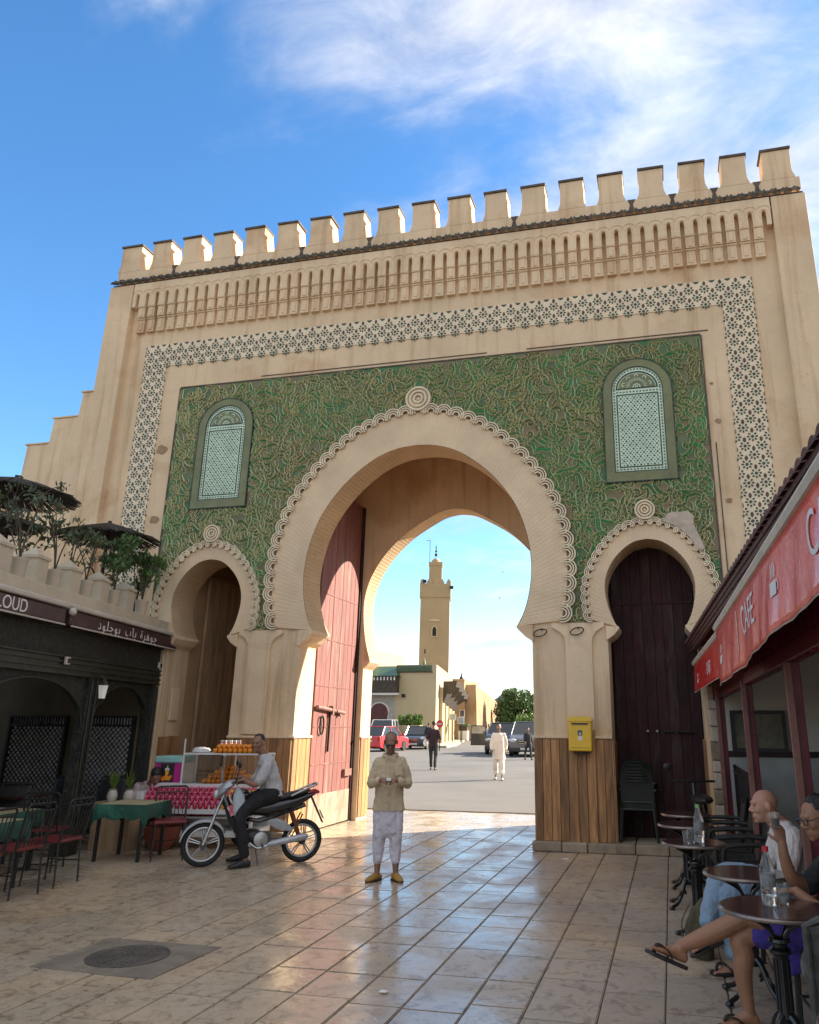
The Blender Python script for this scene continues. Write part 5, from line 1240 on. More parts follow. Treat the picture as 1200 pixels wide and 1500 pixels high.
# interior: dim walls, white panels behind dark lattice
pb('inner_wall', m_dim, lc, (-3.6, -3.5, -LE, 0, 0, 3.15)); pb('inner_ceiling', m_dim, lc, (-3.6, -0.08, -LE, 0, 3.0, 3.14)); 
m_latt = M('black_lattice', (0.012,0.013,0.012), 0.5); m_panel = M('white_lattice_back', (0.85,0.84,0.80), 0.7, 0.1, 3)
def lattice(x0, x1, label, z0=0.38, z1=1.62, y=-0.26):
    t = thing('lattice_screen', label, 'screen', (x0, y, 0)); L_ = x1-x0; pb('backing_panel', m_panel, t, (0, L_, 0.04, 0.06, z0, z1+0.14))
    mb = MB(); st = 0.088; H_ = z1-z0; k = -int(H_/st)-1
    while k*st < L_:
        for sg in (1, -1):
            a = k*st; s0 = max(0, -a); s1 = min(H_, L_-a)
            if s1 > s0+0.01:
                p0 = (a+s0, s0); p1 = (a+s1, s1)
                if sg < 0: p0 = (L_-p0[0], p0[1]); p1 = (L_-p1[0], p1[1])
                mb.tube([(p0[0], -0.002*sg, z0+p0[1]), (p1[0], -0.002*sg, z0+p1[1])], 0.0145, 4, flat=0.5)
        k += 1
    mb.build('lattice', m_latt, t, kind='stuff')
    for b in ((0, L_, z1, z1+0.03), (0, L_, z0-0.04, z0), (0, L_, z1+0.14, z1+0.17), (-0.03, 0.01, z0-0.04, z1+0.17), (L_-0.01, L_+0.03, z0-0.04, z1+0.17)): pb('frame_rail', m_latt, t, (b[0], b[1], -0.02, 0.04, b[2], b[3]))
    m2 = MB(); n = int(L_/0.055)
    for i in range(n): m2.bb((i+0.5)*L_/n-0.009, (i+0.5)*L_/n+0.009, -0.01, 0.01, z1+0.03, z1+0.14)
    m2.build('spindle_row', m_latt, t, kind='stuff')
lattice(-5.72, -4.66, 'black lattice screen with white backing framed by the two right posts'); lattice(-7.05, -5.95, 'black lattice screen with white backing left of the lantern post')
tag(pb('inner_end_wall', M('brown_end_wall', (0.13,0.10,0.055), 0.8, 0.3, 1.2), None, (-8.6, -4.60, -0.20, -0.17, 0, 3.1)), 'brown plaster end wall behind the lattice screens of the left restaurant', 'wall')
bd = thing('menu_board', 'pale printed menu board standing inside the restaurant at the left picture edge', 'board', Rl @ Vector((-0.75, -4.15, 0)), radians(12+80))
pb('panel', M('printed_menu', (0.30,0.27,0.22), 0.6, 0.4, 18), bd, (-0.35, 0.35, -0.015, 0.015, 0.62, 1.05)); pb('leg', m_iron, bd, (-0.33,-0.30,-0.01,0.01,0,0.62), (0.30,0.33,-0.01,0.01,0,0.62))
# stepped wall behind the left end of the gate
sw = thing('stepped_wall', 'ochre wall stepping down to the left behind the gate', 'wall', (-6.6, 1.0, 0))
P = [(0,0),(0,8.35),(-0.88,8.37),(-0.88,7.86),(-1.28,7.86),(-1.28,7.84),(-1.85,7.84)]
P = [(0.1,0),(0.1,8.43),(-1.30,8.43),(-1.34,7.88),(-1.92,7.88),(-1.96,7.32),(-2.49,7.32),(-2.53,6.10),(-3.2,6.10),(-3.2,0)]
mb = MB(); mb.prism(P, 'y', 0, 0.8); mb.build('wall_face', m_plaster_lt, sw, bevel=0.02)
for (a, b, z) in ((-1.32,0.1,8.43),(-1.94,-1.34,7.88),(-2.51,-1.96,7.32),(-3.2,-2.53,6.10)): pb('step_cap', m_plaster_lt, sw, (a-0.02,b,-0.02,0.82,z,z+0.03))
rw = thing('adjoining_wall', 'ochre wall with a weathered top joining the right end of the gate', 'wall', (6.6, 0.9, 0))
mb = MB(); mb.prism([(0,0),(0,8.2),(0.12,8.28),(4,8.2),(4,0)], 'y', 0, 1.0); mb.build('wall_face', m_plaster, rw); pb('wall_cap', m_cap, rw, (0.0, 4, -0.04, 1.04, 8.22, 8.30))
# ================================================================== CAFE FURNITURE
m_ttop = M('dark_table_top', (0.055,0.022,0.020), 0.22, 0.2, 5, 0.08, 60, coat=0.4); m_tedge = M('table_edge_band', (0.30,0.25,0.21), 0.3, 0.1, 5, metal=0.6)
m_cast2 = M('black_cast_iron', (0.012,0.012,0.012), 0.3, 0.2, 6, 0.1, 50, spec=0.6); m_rattan = M('black_rattan', (0.028,0.027,0.024), 0.55, 0.4, 14, 0.7, 90); m_rattan_g = M('grey_rattan', (0.085,0.085,0.075), 0.55, 0.4, 14, 0.7, 90)
def round_table(loc, label, r=0.285, h=0.75, rz=0):
    t = thing('cafe_table', label, 'table', loc, rz)
    mb = MB(); mb.lathe([(0.001,h-0.028),(r-0.012,h-0.028),(r,h-0.02),(r,h-0.006),(r-0.006,h),(0.001,h)], (0,0,0), 40); mb.build('tabletop', m_ttop, t, smooth=True, angle=30)
    mb = MB(); mb.lathe([(r+0.001,h-0.022),(r+0.004,h-0.018),(r+0.004,h-0.008),(r+0.001,h-0.004)], (0,0,0), 40); mb.build('edge_band', m_tedge, t, smooth=True)
    mb = MB(); mb.lathe([(0.05,0.20),(0.055,0.215),(0.04,0.23),(0.036,0.26),(0.036,0.50),(0.042,0.52),(0.058,0.53),(0.058,0.545),(0.04,0.56),(0.04,0.575),(0.058,0.585),(0.055,0.60),(0.03,0.61)], (0,0,0), 16)
    for k in range(8):
        a = k*pi/4; mb.tube([(0.038*cos(a),0.038*sin(a),0.26),(0.038*cos(a),0.038*sin(a),0.5)], 0.006, 5)
    mb.build('column', m_cast2, t, smooth=True, angle=35)
    for k in range(4):
        a = k*pi/2+pi/4; c, s = cos(a), sin(a)
        mb = MB(); mb.tube([(c*q, s*q, z) for q, z in catmull([(0.03,0.58),(0.06,0.64),(0.12,0.68),(0.20,0.715)], 4)], 0.012, 6); mb.build('bracket', m_cast2, t, smooth=True)
        mb = MB(); P = catmull([(0.03,0.24),(0.07,0.20),(0.11,0.12),(0.17,0.05),(0.24,0.025)], 5); mb.tube([(c*q, s*q, z) for q, z in P], [0.022-0.0004*i for i in range(len(P))], 8)
        mb.ell((c*0.25, s*0.25, 0.016), (0.03,0.03,0.016), None, 8, 6)
        P = catmull([(0.05,0.12),(0.08,0.15),(0.12,0.14),(0.13,0.10)], 4); mb.tube([(c*q, s*q, z) for q, z in P], 0.010, 6); mb.build('leg', m_cast2, t, smooth=True)
    return t
T1 = round_table((4.40,-6.83,0), 'round dark cafe table nearest the viewer holding a red-capped water bottle', r=0.30)
T2 = round_table((4.33,-5.78,0), 'round dark cafe table in front of the bald man', r=0.275)
T3 = round_table((4.03,-4.42,0), 'round dark cafe table carrying the green-capped bottle and two glasses', r=0.265)
T4 = round_table((3.98,-3.15,0), 'small dark cafe table just beyond the green-capped bottle', r=0.27)
T5 = round_table((4.0,-2.15,0), 'empty dark cafe table close to the stone step', r=0.27)
T6 = round_table((4.62,-8.62,0), 'dark cafe table cut by the bottom right corner of the picture', r=0.30)
T7 = round_table((5.35,-4.3,0), 'dark cafe table under the terrace roof behind the bald man, with a white cup', r=0.36)
T8 = round_table((5.55,-3.3,0), 'dark cafe table deepest under the terrace roof', r=0.36)
def rattan_chair(loc, rz, label, mat=None, arms=True, group=None):
    """woven armchair; faces local -x"""
    mat = mat or m_rattan; t = thing('rattan_chair', label, 'chair', loc, rz, group)
    mb = MB(); mb.bb(-0.24,0.22,-0.23,0.23,0.40,0.44)
    for i in range(11): mb.tube([(-0.235,-0.22+i*0.044,0.446),(0.215,-0.22+i*0.044,0.446)], 0.012, 4)
    mb.build('seat', mat, t, bevel=0.01)
    mb = MB(); n = 9; vs = []; fs = []
    for i in range(n+1):
        v = i/n; z = 0.44+v*0.44; x = 0.21+0.09*v
        for j in range(9):
            y = -0.22+0.055*j; xx = x - 0.02*(1-(y/0.22)**2)*(1 if (i+j) % 2 else 1.25)
            zt = z - (0.03*(abs(y)/0.22)**3 if i == n else 0); vs.append((xx, y, zt))
    for i in range(n):
        for j in range(8): b = i*9+j; fs.append((b,b+1,b+10,b+9))
    mb.add(vs, fs); o = mb.build('backrest', mat, t, smooth=True); sd = o.modifiers.new('s','SOLIDIFY'); sd.thickness = 0.022
    mb = MB(); mb.tube([(0.20,-0.235,0.42),(0.30,-0.235,0.87),(0.305,-0.18,0.90),(0.305,0.18,0.90),(0.30,0.235,0.87),(0.20,0.235,0.42)], 0.016, 7); mb.build('back_frame', mat, t, smooth=True)
    for sx, sy in ((-1,-1),(-1,1),(1,-1),(1,1)):
        mb = MB(); mb.tube([(0.22*sx-0.01, 0.225*sy, 0.43),(0.24*sx, 0.24*sy, 0.0)], 0.019, 7); mb.build('leg', mat, t, smooth=True)
    if arms:
        for sy in (-1,1):
            mb = MB(); mb.tube(catmull([(0.26,0.245*sy,0.66),(0.10,0.26*sy,0.67),(-0.14,0.26*sy,0.66),(-0.225,0.25*sy,0.62),(-0.235,0.24*sy,0.42)], 4), 0.022, 7); mb.build('arm', mat, t, smooth=True)
    mb = MB(); mb.tube([(-0.23,-0.23,0.16),(0.23,-0.23,0.16)], 0.01, 5); mb.tube([(-0.23,0.23,0.16),(0.23,0.23,0.16)], 0.01, 5); mb.tube([(-0.23,-0.23,0.17),(-0.23,0.23,0.17)], 0.01, 5); mb.build('stretcher', mat, t)
    return t
g_ch = 'black woven chairs along the right-hand terrace'
RCH = [((4.74,-5.12,0), 0.15, 'black woven chair the bald man sits in'), ((4.80,-6.42,0), 0.1, 'black woven chair the man in the dark shirt sits in'),
       ((4.50,-3.62,0), 0.1, 'black woven chair just left of the bald man, facing the green-capped bottle'), ((4.46,-3.02,0), 0.05, 'black woven chair second behind the green-capped bottle'),
       ((4.42,-2.45,0), 0.0, 'black woven chair third behind the green-capped bottle'), ((4.38,-1.9,0), -0.1, 'black woven chair with the darkest back, next to the stone pier')]
for i, (l, rz, lb) in enumerate(RCH): rattan_chair(l, rz, lb)
rattan_chair((4.70,-7.55,0), -1.75, 'grey woven armchair cut by the right picture edge below the nearest table', m_rattan_g)
# stacked resin chairs in front of the dark doors
def resin_stack(loc, rz, label):
    t = thing('resin_chair', label, 'chair', loc, rz); m_res = MATS.get('green_black_resin') or M('green_black_resin', (0.022,0.028,0.022), 0.45, 0.2, 6, 0.1, 60)
    mb = MB(); P = [(-0.235,0.44),(-0.24,0.75),(-0.20,0.92),(-0.10,1.0),(0.10,1.0),(0.20,0.92),(0.24,0.75),(0.235,0.44)]
    holes = []
    loops = [P]
    plate(mb, loops, -0.012, 0.012)
    for i, v in enumerate(mb.v): mb.v[i] = (v[0], v[1] + 0.10*(v[2]-0.44) + 0.10*(v[0]/0.24)**2*-1, v[2])
    mb.build('backrest', m_res, t, smooth=True)
    mb = MB(); mb.bb(-0.23,0.23,-0.42,0.0,0.41,0.44); mb.build('seat', m_res, t, bevel=0.012)
    for sx in (-1,1):
        for (y0,y1) in ((0.0,0.05),(-0.40,-0.46)):
            mb = MB(); mb.tube([(0.22*sx,y0,0.43),(0.255*sx,y1,0.0)], [0.028,0.022], 6); mb.build('leg', m_res, t, smooth=True)
        mb = MB(); mb.tube(catmull([(0.24*sx,0.02,0.68),(0.27*sx,-0.15,0.68),(0.27*sx,-0.38,0.65),(0.25*sx,-0.43,0.44)],4), 0.022, 6, flat=0.6); mb.build('arm', m_res, t, smooth=True)
    for k in range(5):
        z = 0.80+0.04*k; mb = MB(); mb.tube([(x, -0.022-0.10*(x/0.24)**2+0.1*(z-0.44), z) for x in [(-0.16+0.32*i/8)*(1-k*0.06) for i in range(9)]], 0.009, 5); mb.build('back_slat', m_res, t)
    return t
resin_stack((3.38,0.10,0.13), pi+0.05, 'upright black resin armchair, lowest of the stack on the step before the dark doors')
q = resin_stack((3.375,0.15,0.22), pi+0.02, 'black resin armchair nested on top of the stack before the dark doors')
# pushchair-like dark trolley bits between the doors and the cafe
ps = thing('folded_scooter', 'dark parked moped half hidden behind the chairs beside the small right arch', 'moped', (4.22,-0.95,0), radians(8))
mb = MB(); mb.ell((0,0,0.80), (0.14,0.30,0.06), None, 12, 8); mb.build('saddle', m_blackp, ps, smooth=True)
mb = MB(); mb.tube([(0,-0.1,0.78),(0,-0.35,0.45),(0,0.45,0.42)], 0.045, 8); mb.tube([(0,0.42,0.4),(0,0.55,0.95)], 0.03, 8); mb.tube([(-0.28,0.52,0.98),(0.28,0.52,0.98)], 0.016, 8); mb.build('frame', m_cast2, ps, smooth=True)
for y in (-0.45, 0.62):
    mb = MB(); mb.tube([(0, y+0.25*cos(a), 0.27+0.25*sin(a)) for a in [2*pi*k/24 for k in range(24)]], 0.032, 8, closed=True); mb.build('wheel', m_tyre, ps, smooth=True)
mb = MB(); mb.tube([(-0.28,0.52,0.98),(-0.32,0.5,1.12)], 0.008, 5); mb.ell((-0.33,0.5,1.16), (0.06,0.015,0.045), None, 10, 8); mb.build('mirror', m_blackp, ps, smooth=True)
# bottles and glasses
m_bottle = M('clear_bottle_glass', (0.92,0.97,0.97), 0.04, 0.0, 3, 0, trans=0.95); m_water = M('water', (0.9,0.95,0.96), 0.02, 0, 3, 0, trans=1.0); m_redcap = M('red_cap', (0.6,0.03,0.05), 0.4); m_grcap = M('green_cap', (0.25,0.55,0.18), 0.4); m_lab = M('bottle_label', (0.25,0.26,0.25), 0.5, 0.5, 25)
def bottle(loc, cap, label, s=1.0):
    t = thing('water_bottle', label, 'bottle', loc); mb = MB(); mb.lathe([(0.001,0),(0.036*s,0.0),(0.042*s,0.008),(0.042*s,0.06),(0.040*s,0.07),(0.042*s,0.08),(0.042*s,0.17),(0.036*s,0.20),(0.020*s,0.245),(0.015*s,0.26),(0.0145*s,0.285)], (0,0,0), 22); o = mb.build('bottle', m_bottle, t, smooth=True)
    mb = MB(); mb.lathe([(0.0425*s,0.095),(0.0428*s,0.10),(0.0428*s,0.155),(0.0425*s,0.16)], (0,0,0), 22); mb.build('label_band', m_lab, t, smooth=True)
    mb = MB(); mb.lathe([(0.018*s,0.27),(0.018*s,0.297),(0.001,0.299)], (0,0,0), 16); mb.build('cap', cap, t, smooth=True)
    mb = MB(); mb.lathe([(0.001,0.004),(0.038*s,0.004),(0.038*s,0.05),(0.001,0.05)], (0,0,0), 18); mb.build('water', m_water, t, smooth=True)
def glass(loc, label, s=1.0):
    t = thing('drinking_glass', label, 'glass', loc); mb = MB(); mb.lathe([(0.001,0.0),(0.026*s,0.0),(0.032*s,0.105*s),(0.030*s,0.105*s),(0.0245*s,0.006),(0.001,0.006)], (0,0,0), 20); mb.build('glass', m_bottle, t, smooth=True)
bottle((4.375,-6.80,0.751), m_redcap, 'clear water bottle with a red cap on the nearest table'); glass((4.455,-6.74,0.751), 'empty clear glass beside the red-capped bottle')
bottle((4.08,-4.46,0.751), m_grcap, 'clear bottle with a pale green cap on the third table'); glass((4.01,-4.45,0.751), 'taller glass left of the green-capped bottle', 1.1); glass((3.97,-4.52,0.751), 'leftmost small glass on the green-capped bottle table', 0.9)
cupm = M('white_china', (0.75,0.74,0.70), 0.25)
t = thing('coffee_cup', 'white cup and saucer on the table behind the bald man', 'cup', (5.22,-4.42,0.751)); mb = MB(); mb.lathe([(0.001,0.004),(0.05,0.004),(0.068,0.014),(0.001,0.008)], (0,0,0), 20); mb.build('saucer', cupm, t, smooth=True)
mb = MB(); mb.lathe([(0.001,0.012),(0.02,0.012),(0.034,0.055),(0.036,0.07),(0.032,0.07),(0.02,0.02),(0.001,0.02)], (0,0,0), 20); mb.tube([(0.03,0,0.06),(0.055,0,0.05),(0.05,0,0.03),(0.026,0,0.026)], 0.004, 6); mb.build('cup', cupm, t, smooth=True)
bp = thing('backpack', 'olive green canvas backpack slumped beside the man in jeans', 'backpack', (4.02,-4.86,0), 0.2)
m_olive = M('olive_canvas', (0.085,0.075,0.035), 0.85, 0.25, 5, 0.5, 60)
mb = MB(); mb.loft([((0.02,0,0.0),(0.07,0,0),(0,0.12,0)),((0.0,0,0.05),(0.095,0,0),(0,0.15,0)),((-0.01,0,0.18),(0.085,0,0),(0,0.14,0)),((0.02,0,0.32),(0.06,0,0),(0,0.11,0)),((0.05,0,0.40),(0.025,0,0),(0,0.05,0))], 16); mb.build('bag_body', m_olive, bp, smooth=True, bevel=0)
mb = MB(); mb.tube(catmull([(-0.06,0.06,0.34),(-0.12,0.07,0.22),(-0.11,0.06,0.08)],4), 0.012, 5, flat=0.4); mb.tube(catmull([(-0.06,-0.06,0.34),(-0.12,-0.07,0.22),(-0.11,-0.06,0.08)],4), 0.012, 5, flat=0.4); mb.build('strap', m_olive, bp)

# ------------------------------------------------------------------ left terrace: metal chairs and green-clothed tables
m_rod = M('black_metal_rod', (0.014,0.013,0.013), 0.45, 0.2, 6); m_redseat = M('dark_red_vinyl', (0.20,0.028,0.030), 0.35, 0.25, 5, 0.2, 40); m_cloth = M('dark_green_cloth', (0.012,0.085,0.055), 0.6, 0.3, 4, 0.4, 30, col2=(0.05,0.20,0.13), c2scale=3, c2amt=0.3); m_clothtop = M('pale_table_cover', (0.50,0.43,0.26), 0.5, 0.25, 3, col2=(0.3,0.36,0.22), c2amt=0.3)
def rod_chair(loc, rz, label, h=0.88):
    """metal chair facing local -x, upright rods in the back, red seat"""
    t = thing('metal_chair', label, 'chair', loc, rz)
    mb = MB(); mb.box((0,0,0.455), (0.40,0.40,0.035)); mb.build('seat', m_redseat, t, bevel=0.012)
    for sx in (-1,1):
        for sy in (-1,1):
            mb = MB(); mb.tube([(0.18*sx,0.18*sy,0.44),(0.205*sx,0.19*sy,0.0)], 0.0105, 6); mb.build('leg', m_rod, t)
    mb = MB(); mb.tube([(0.19,-0.19,0.44),(0.27,-0.20,h-0.03),(0.275,-0.17,h),(0.275,0.17,h),(0.27,0.20,h-0.03),(0.19,0.19,0.44)], 0.013, 6); mb.tube([(0.262,-0.19,h-0.07),(0.262,0.19,h-0.07)], 0.009, 6); mb.build('back_frame', m_rod, t)
    for i in range(7):
        y = -0.15+0.05*i; mb = MB(); mb.tube([(0.20,y,0.47),(0.262,y,h-0.07)], 0.006, 5); mb.build('back_rod', m_rod, t)
    mb = MB(); mb.tube([(-0.19,-0.185,0.22),(0.19,-0.185,0.22)], 0.007, 5); mb.tube([(-0.19,0.185,0.22),(0.19,0.185,0.22)], 0.007, 5); mb.tube([(0,-0.185,0.22),(0,0.185,0.22)], 0.007, 5); mb.build('stretcher', m_rod, t)
    return t
rod_chair((-2.82,-3.80,0), 0.05, 'black rod-back chair with red seat at the right end of the front row'); rod_chair((-2.78,-4.42,0), 0.0, 'black rod-back chair with red seat in the middle of the front row'); rod_chair((-2.72,-5.02,0), -0.03, 'black rod-back chair at the left picture edge')
rod_chair((-3.55,-3.12,0), -1.2, 'black rod-back chair with dark red seat between the two green-clothed tables')
def sq_table(loc, rz, w, l, label, h=0.68):
    t = thing('cloth_table', label, 'table', loc, rz)
    mb = MB(); mb.box((0,0,h-0.012), (w,l,0.02)); mb.build('tabletop', m_clothtop, t, bevel=0.004)
    n = 44; vs = []; fs = []; rg_ = random.Random(int(w*1000))
    per = []
    for k in range(n):
        s_ = k/n*4; q = int(s_); f = s_-q; c = [(-w/2,-l/2),(w/2,-l/2),(w/2,l/2),(-w/2,l/2)]; a, b = c[q], c[(q+1) % 4]; per.append((a[0]+(b[0]-a[0])*f, a[1]+(b[1]-a[1])*f, min(f,1-f)))
    for i, (x, y, f) in enumerate(per):
        d = Vector((x,y)).normalized(); drop = 0.17 + (0.12 if f < 0.08 else 0) + 0.02*sin(i*1.7)
        vs += [(x*1.0,y*1.0,h+0.001),(x+d.x*0.02,y+d.y*0.02,h-0.05),(x+d.x*(0.03+0.018*sin(i*2.3)),y+d.y*(0.03+0.018*sin(i*2.3)),h-drop)]
    for i in range(n):
        a, b = 3*i, 3*((i+1) % n); fs += [(a,b,b+1,a+1),(a+1,b+1,b+2,a+2)]
    mb = MB(); mb.add(vs, fs); mb.build('tablecloth_skirt', m_cloth, t, smooth=True, angle=60)
    for sx in (-1,1):
        for sy in (-1,1): pb('leg', m_rod, t, (sx*(w/2-0.05)-0.018, sx*(w/2-0.05)+0.018, sy*(l/2-0.05)-0.018, sy*(l/2-0.05)+0.018, 0, h-0.03))
    return t
sq_table((-3.10,-2.12,0), radians(8), 0.68, 0.68, 'green-clothed cafe table with pale cover beside the juice cart'); sq_table((-3.28,-4.42,0), radians(3), 0.62, 0.75, 'green-clothed cafe table behind the front row of chairs')
sq_table((-3.9,-3.5,0), radians(3), 0.6, 0.7, 'green-clothed cafe table farther under the restaurant front')
st = rod_chair((-2.60,-2.02,0), 2.2, 'metal chair with bright red seat between the green table and the motorbike', 0.86)
for i, (x, y, r_, lb) in enumerate(((-4.75,-3.6,1.2,'dark chair inside the restaurant below the left lattice screen'), (-4.6,-2.75,1.9,'dark chair inside the restaurant in front of the lantern post'), (-5.3,-3.0,1.5,'dark chair deepest inside the restaurant at left'), (-4.35,-1.2,1.6,'dark chair inside the restaurant below the right lattice screen'), (-5.0,-1.5,1.4,'dark chair farther inside below the right lattice screen'))): rattan_chair((x,y,0), r_, lb, arms=False)
for i,(x,y,lb) in enumerate(((-4.9,-2.3,'dark square table inside the restaurant right of centre'),(-5.6,-3.7,'dark square table inside the restaurant at the left'))):
    t = thing('dining_table', lb, 'table', (x,y,0)); pb('tabletop', m_ttop, t, (-0.4,0.4,-0.4,0.4,0.72,0.75)); pb('leg', m_rod, t, (-0.03,0.03,-0.03,0.03,0,0.72))

# ------------------------------------------------------------------ terrace plants and straw parasols
def potted(loc, h, sp, n, label, mat, seed, stems=3, ls=0.045, zbias=0.0, nm='potted_shrub'):
    rg = random.Random(seed); t = thing(nm, label, 'plant', loc); tr = MB(); S = []
    for k in range(stems):
        a = rg.uniform(0,6.28); q = rg.uniform(0.3,1)*sp; e = Vector((cos(a)*q, sin(a)*q, h*rg.uniform(0.75,1)))
        P = catmull([(0,0,0),(e.x*0.2,e.y*0.2,h*0.35),(e.x*0.6,e.y*0.6,h*0.65),tuple(e)],4); tr.tube(P, [0.011-0.0005*i for i in range(len(P))], 5)
        for j in range(5):
            b = Vector(P[int(len(P)*rg.uniform(0.35+zbias,0.98))]); f = b+Vector((rg.gauss(0,0.14)*sp*2.2, rg.gauss(0,0.14)*sp*2.2, rg.uniform(0.0,0.16))); tr.tube([b,(b+f)/2+Vector((0,0,0.03)),f], 0.005, 4); S.append((tuple(f), rg.uniform(0.06,0.13)))
    tr.build('stem', m_bark, t); leaves(rg, S, n, ls, 1.0, 0.38).build('foliage', mat, t); return t
PL = [(0, 0.85, 0.26, 430, m_leaf, 'bushy green potted shrub at the terrace corner beside the small left arch', 0.052), (1, 0.85, 0.26, 480, m_leaf, 'full green shrub under the lower straw parasol', 0.052), (2, 0.75, 0.26, 150, m_leaf_d, 'sparse young shrub in the third terrace pot', 0.045), (3, 0.9, 0.28, 190, m_leaf_d, 'tall thin-leaved shrub between the two parasols', 0.045), (4, 0.9, 0.3, 170, m_leaf_d, 'thin dark shrub in front of the upper parasol pole', 0.042), (5, 0.8, 0.26, 220, m_leaf, 'green shrub at the left picture edge on the terrace', 0.045)]
for i, h, sp, n, mt, lb, ls in PL: potted(tuple(POT[i]+Vector((0,0,0.2))), h, sp, n, lb, mt, 30+i, 4, ls)
for i, (u, w, h, n, lb) in enumerate(((0.55,-0.3,1.1,420,'leafy climber on the terrace against the gate tiles'), (1.5,-0.35,0.9,260,'green shrub behind the first pyramid block'), (2.5,-0.4,1.0,120,'bare-stemmed shrub behind the second pyramid block'), (3.6,-0.4,1.0,120,'loose shrub behind the fourth pyramid block'))):
    potted(tuple(Rl @ Vector((w,-u,3.34))), h, 0.28, n, lb, m_leaf if i < 2 else m_leaf_d, 50+i, 4, 0.05)
m_straw = M('dark_straw', (0.055,0.042,0.030), 0.9, 0.5, 5, 0.6, 60); m_pole = M('dark_pole', (0.03,0.022,0.018), 0.7)
def parasol(loc, r, h, label, seed, tilt=(0,0)):
    rg = random.Random(seed); t = thing('straw_parasol', label, 'parasol', loc)
    mb = MB(); mb.tube([(0,0,-h),(0,0,0.1)], 0.03, 8); mb.build('pole', m_pole, t)
    mb = MB(); n = 300
    for k in range(n):
        a = 2*pi*k/n + rg.uniform(-0.01,0.01); l = r*rg.uniform(0.93,1.05); z1 = -0.27*r + rg.uniform(-0.015,0.015)
        mb.tube([(0.04*cos(a),0.04*sin(a),0.06),(l*0.55*cos(a),l*0.55*sin(a),-0.10*r+rg.uniform(-.01,.01)),(l*cos(a),l*sin(a),z1)], [0.008,0.012,0.011], 4, flat=0.5)
    o = mb.build('thatch', m_straw, t, kind='stuff'); o.rotation_euler = (tilt[0], tilt[1], 0)
    mb = MB()
    for k in range(8): a = 2*pi*k/8; mb.tube([(0.03*cos(a),0.03*sin(a),-0.03),(r*0.9*cos(a),r*0.9*sin(a),-0.28*r)], 0.010, 5)
    for q in (0.5, 0.88): mb.tube([(r*q*cos(a),r*q*sin(a),-0.27*r*q-0.02) for a in [2*pi*k/30 for k in range(30)]], 0.008, 5, closed=True)
    o = mb.build('hoop_frame', m_pole, t); o.rotation_euler = (tilt[0], tilt[1], 0)
    return t
parasol((-4.95,-1.15,4.78), 0.80, 1.45, 'lower dark straw parasol reaching over the terrace corner beside the tiles', 1)
parasol((-5.35,-2.75,5.10), 0.88, 1.8, 'upper dark straw parasol at the left picture edge', 2)
parasol((-5.05,-3.25,4.45), 0.6, 1.15, 'small dark straw parasol below the upper one at the left edge', 3)
for u, lb in ((1.75,'black wire hoop on the terrace between the third and fourth pots'),(1.15,'black wire hoop on the terrace nearest the gate')):
    t = thing('wire_hoop', lb, 'hoop', Rl @ Vector((-0.5,-u,3.34)), radians(12)); mb = MB(); mb.tube([(0, 0.33*cos(a), 0.62*sin(a)) for a in [pi*k/16 for k in range(17)]], 0.012, 5); mb.build('hoop', m_rod, t)
# ================================================================== MOTORBIKE
m_silver = M('silver_paint', (0.42,0.44,0.47), 0.3, 0.08, 4, 0, metal=0.3, coat=0.5); m_alloy = M('cast_alloy', (0.5,0.5,0.5), 0.3, 0.12, 8, 0.05, metal=0.9); m_bikeblk = M('gloss_black_paint', (0.012,0.012,0.014), 0.2, 0.1, 4, 0, coat=0.8)
m_engine = M('dull_engine_metal', (0.10,0.10,0.10), 0.45, 0.4, 12, 0.4, 60, metal=0.7); m_vinyl = M('black_seat_vinyl', (0.018,0.018,0.02), 0.5, 0.2, 8, 0.3, 60); m_bag = M('pale_blue_bag', (0.45,0.52,0.55), 0.45, 0.15, 5, 0.5, 20)
bk = thing('motorbike', 'black and silver motorbike parked side-on under the man in the grey shirt', 'motorbike', (-1.32,-2.12,0), radians(-56.9))
WR = 0.255
def wheel(y):
    t = MB(); t.tube([(0, y+(WR-0.028)*cos(a), WR+(WR-0.028)*sin(a)) for a in [2*pi*k/40 for k in range(40)]], 0.030, 10, closed=True); tyre = t.build('wheel', m_tyre, bk, smooth=True)
    r = MB(); r.tube([(0, y+(WR-0.066)*cos(a), WR+(WR-0.066)*sin(a)) for a in [2*pi*k/40 for k in range(40)]], 0.016, 8, closed=True, flat=0.7); r.build('rim', m_alloy, tyre, smooth=True)
    for k in range(5):
        for d in (-0.09, 0.09):
            a = 2*pi*k/5+0.3; s = MB(); s.tube([(0.0, y+0.03*cos(a+d*3), WR+0.03*sin(a+d*3)), (0.0, y+(WR-0.075)*cos(a+d), WR+(WR-0.075)*sin(a+d))], 0.009, 6); s.build('spoke', m_alloy, tyre)
    h = MB(); h.lathe([(0.001,-0.06),(0.04,-0.06),(0.045,0.06),(0.001,0.06)], (0,y,WR), 14, rot=Matrix.Rotation(pi/2,3,'Y')); h.build('hub', m_engine, tyre, smooth=True)
wheel(-0.60); wheel(0.60)
for sx in (-1,1):
    mb = MB(); mb.tube([(0.065*sx,-0.60,WR),(0.065*sx,-0.50,0.55)], 0.020, 8); mb.tube([(0.065*sx,-0.52,0.50),(0.06*sx,-0.40,0.84)], 0.015, 8); mb.build('fork_leg', m_alloy, bk, smooth=True)
mb = MB(); pts = [( -0.60+(WR+0.03)*cos(a), WR+(WR+0.03)*sin(a)) for a in [radians(q) for q in range(28, 176, 8)]]
vs = []; fs = []
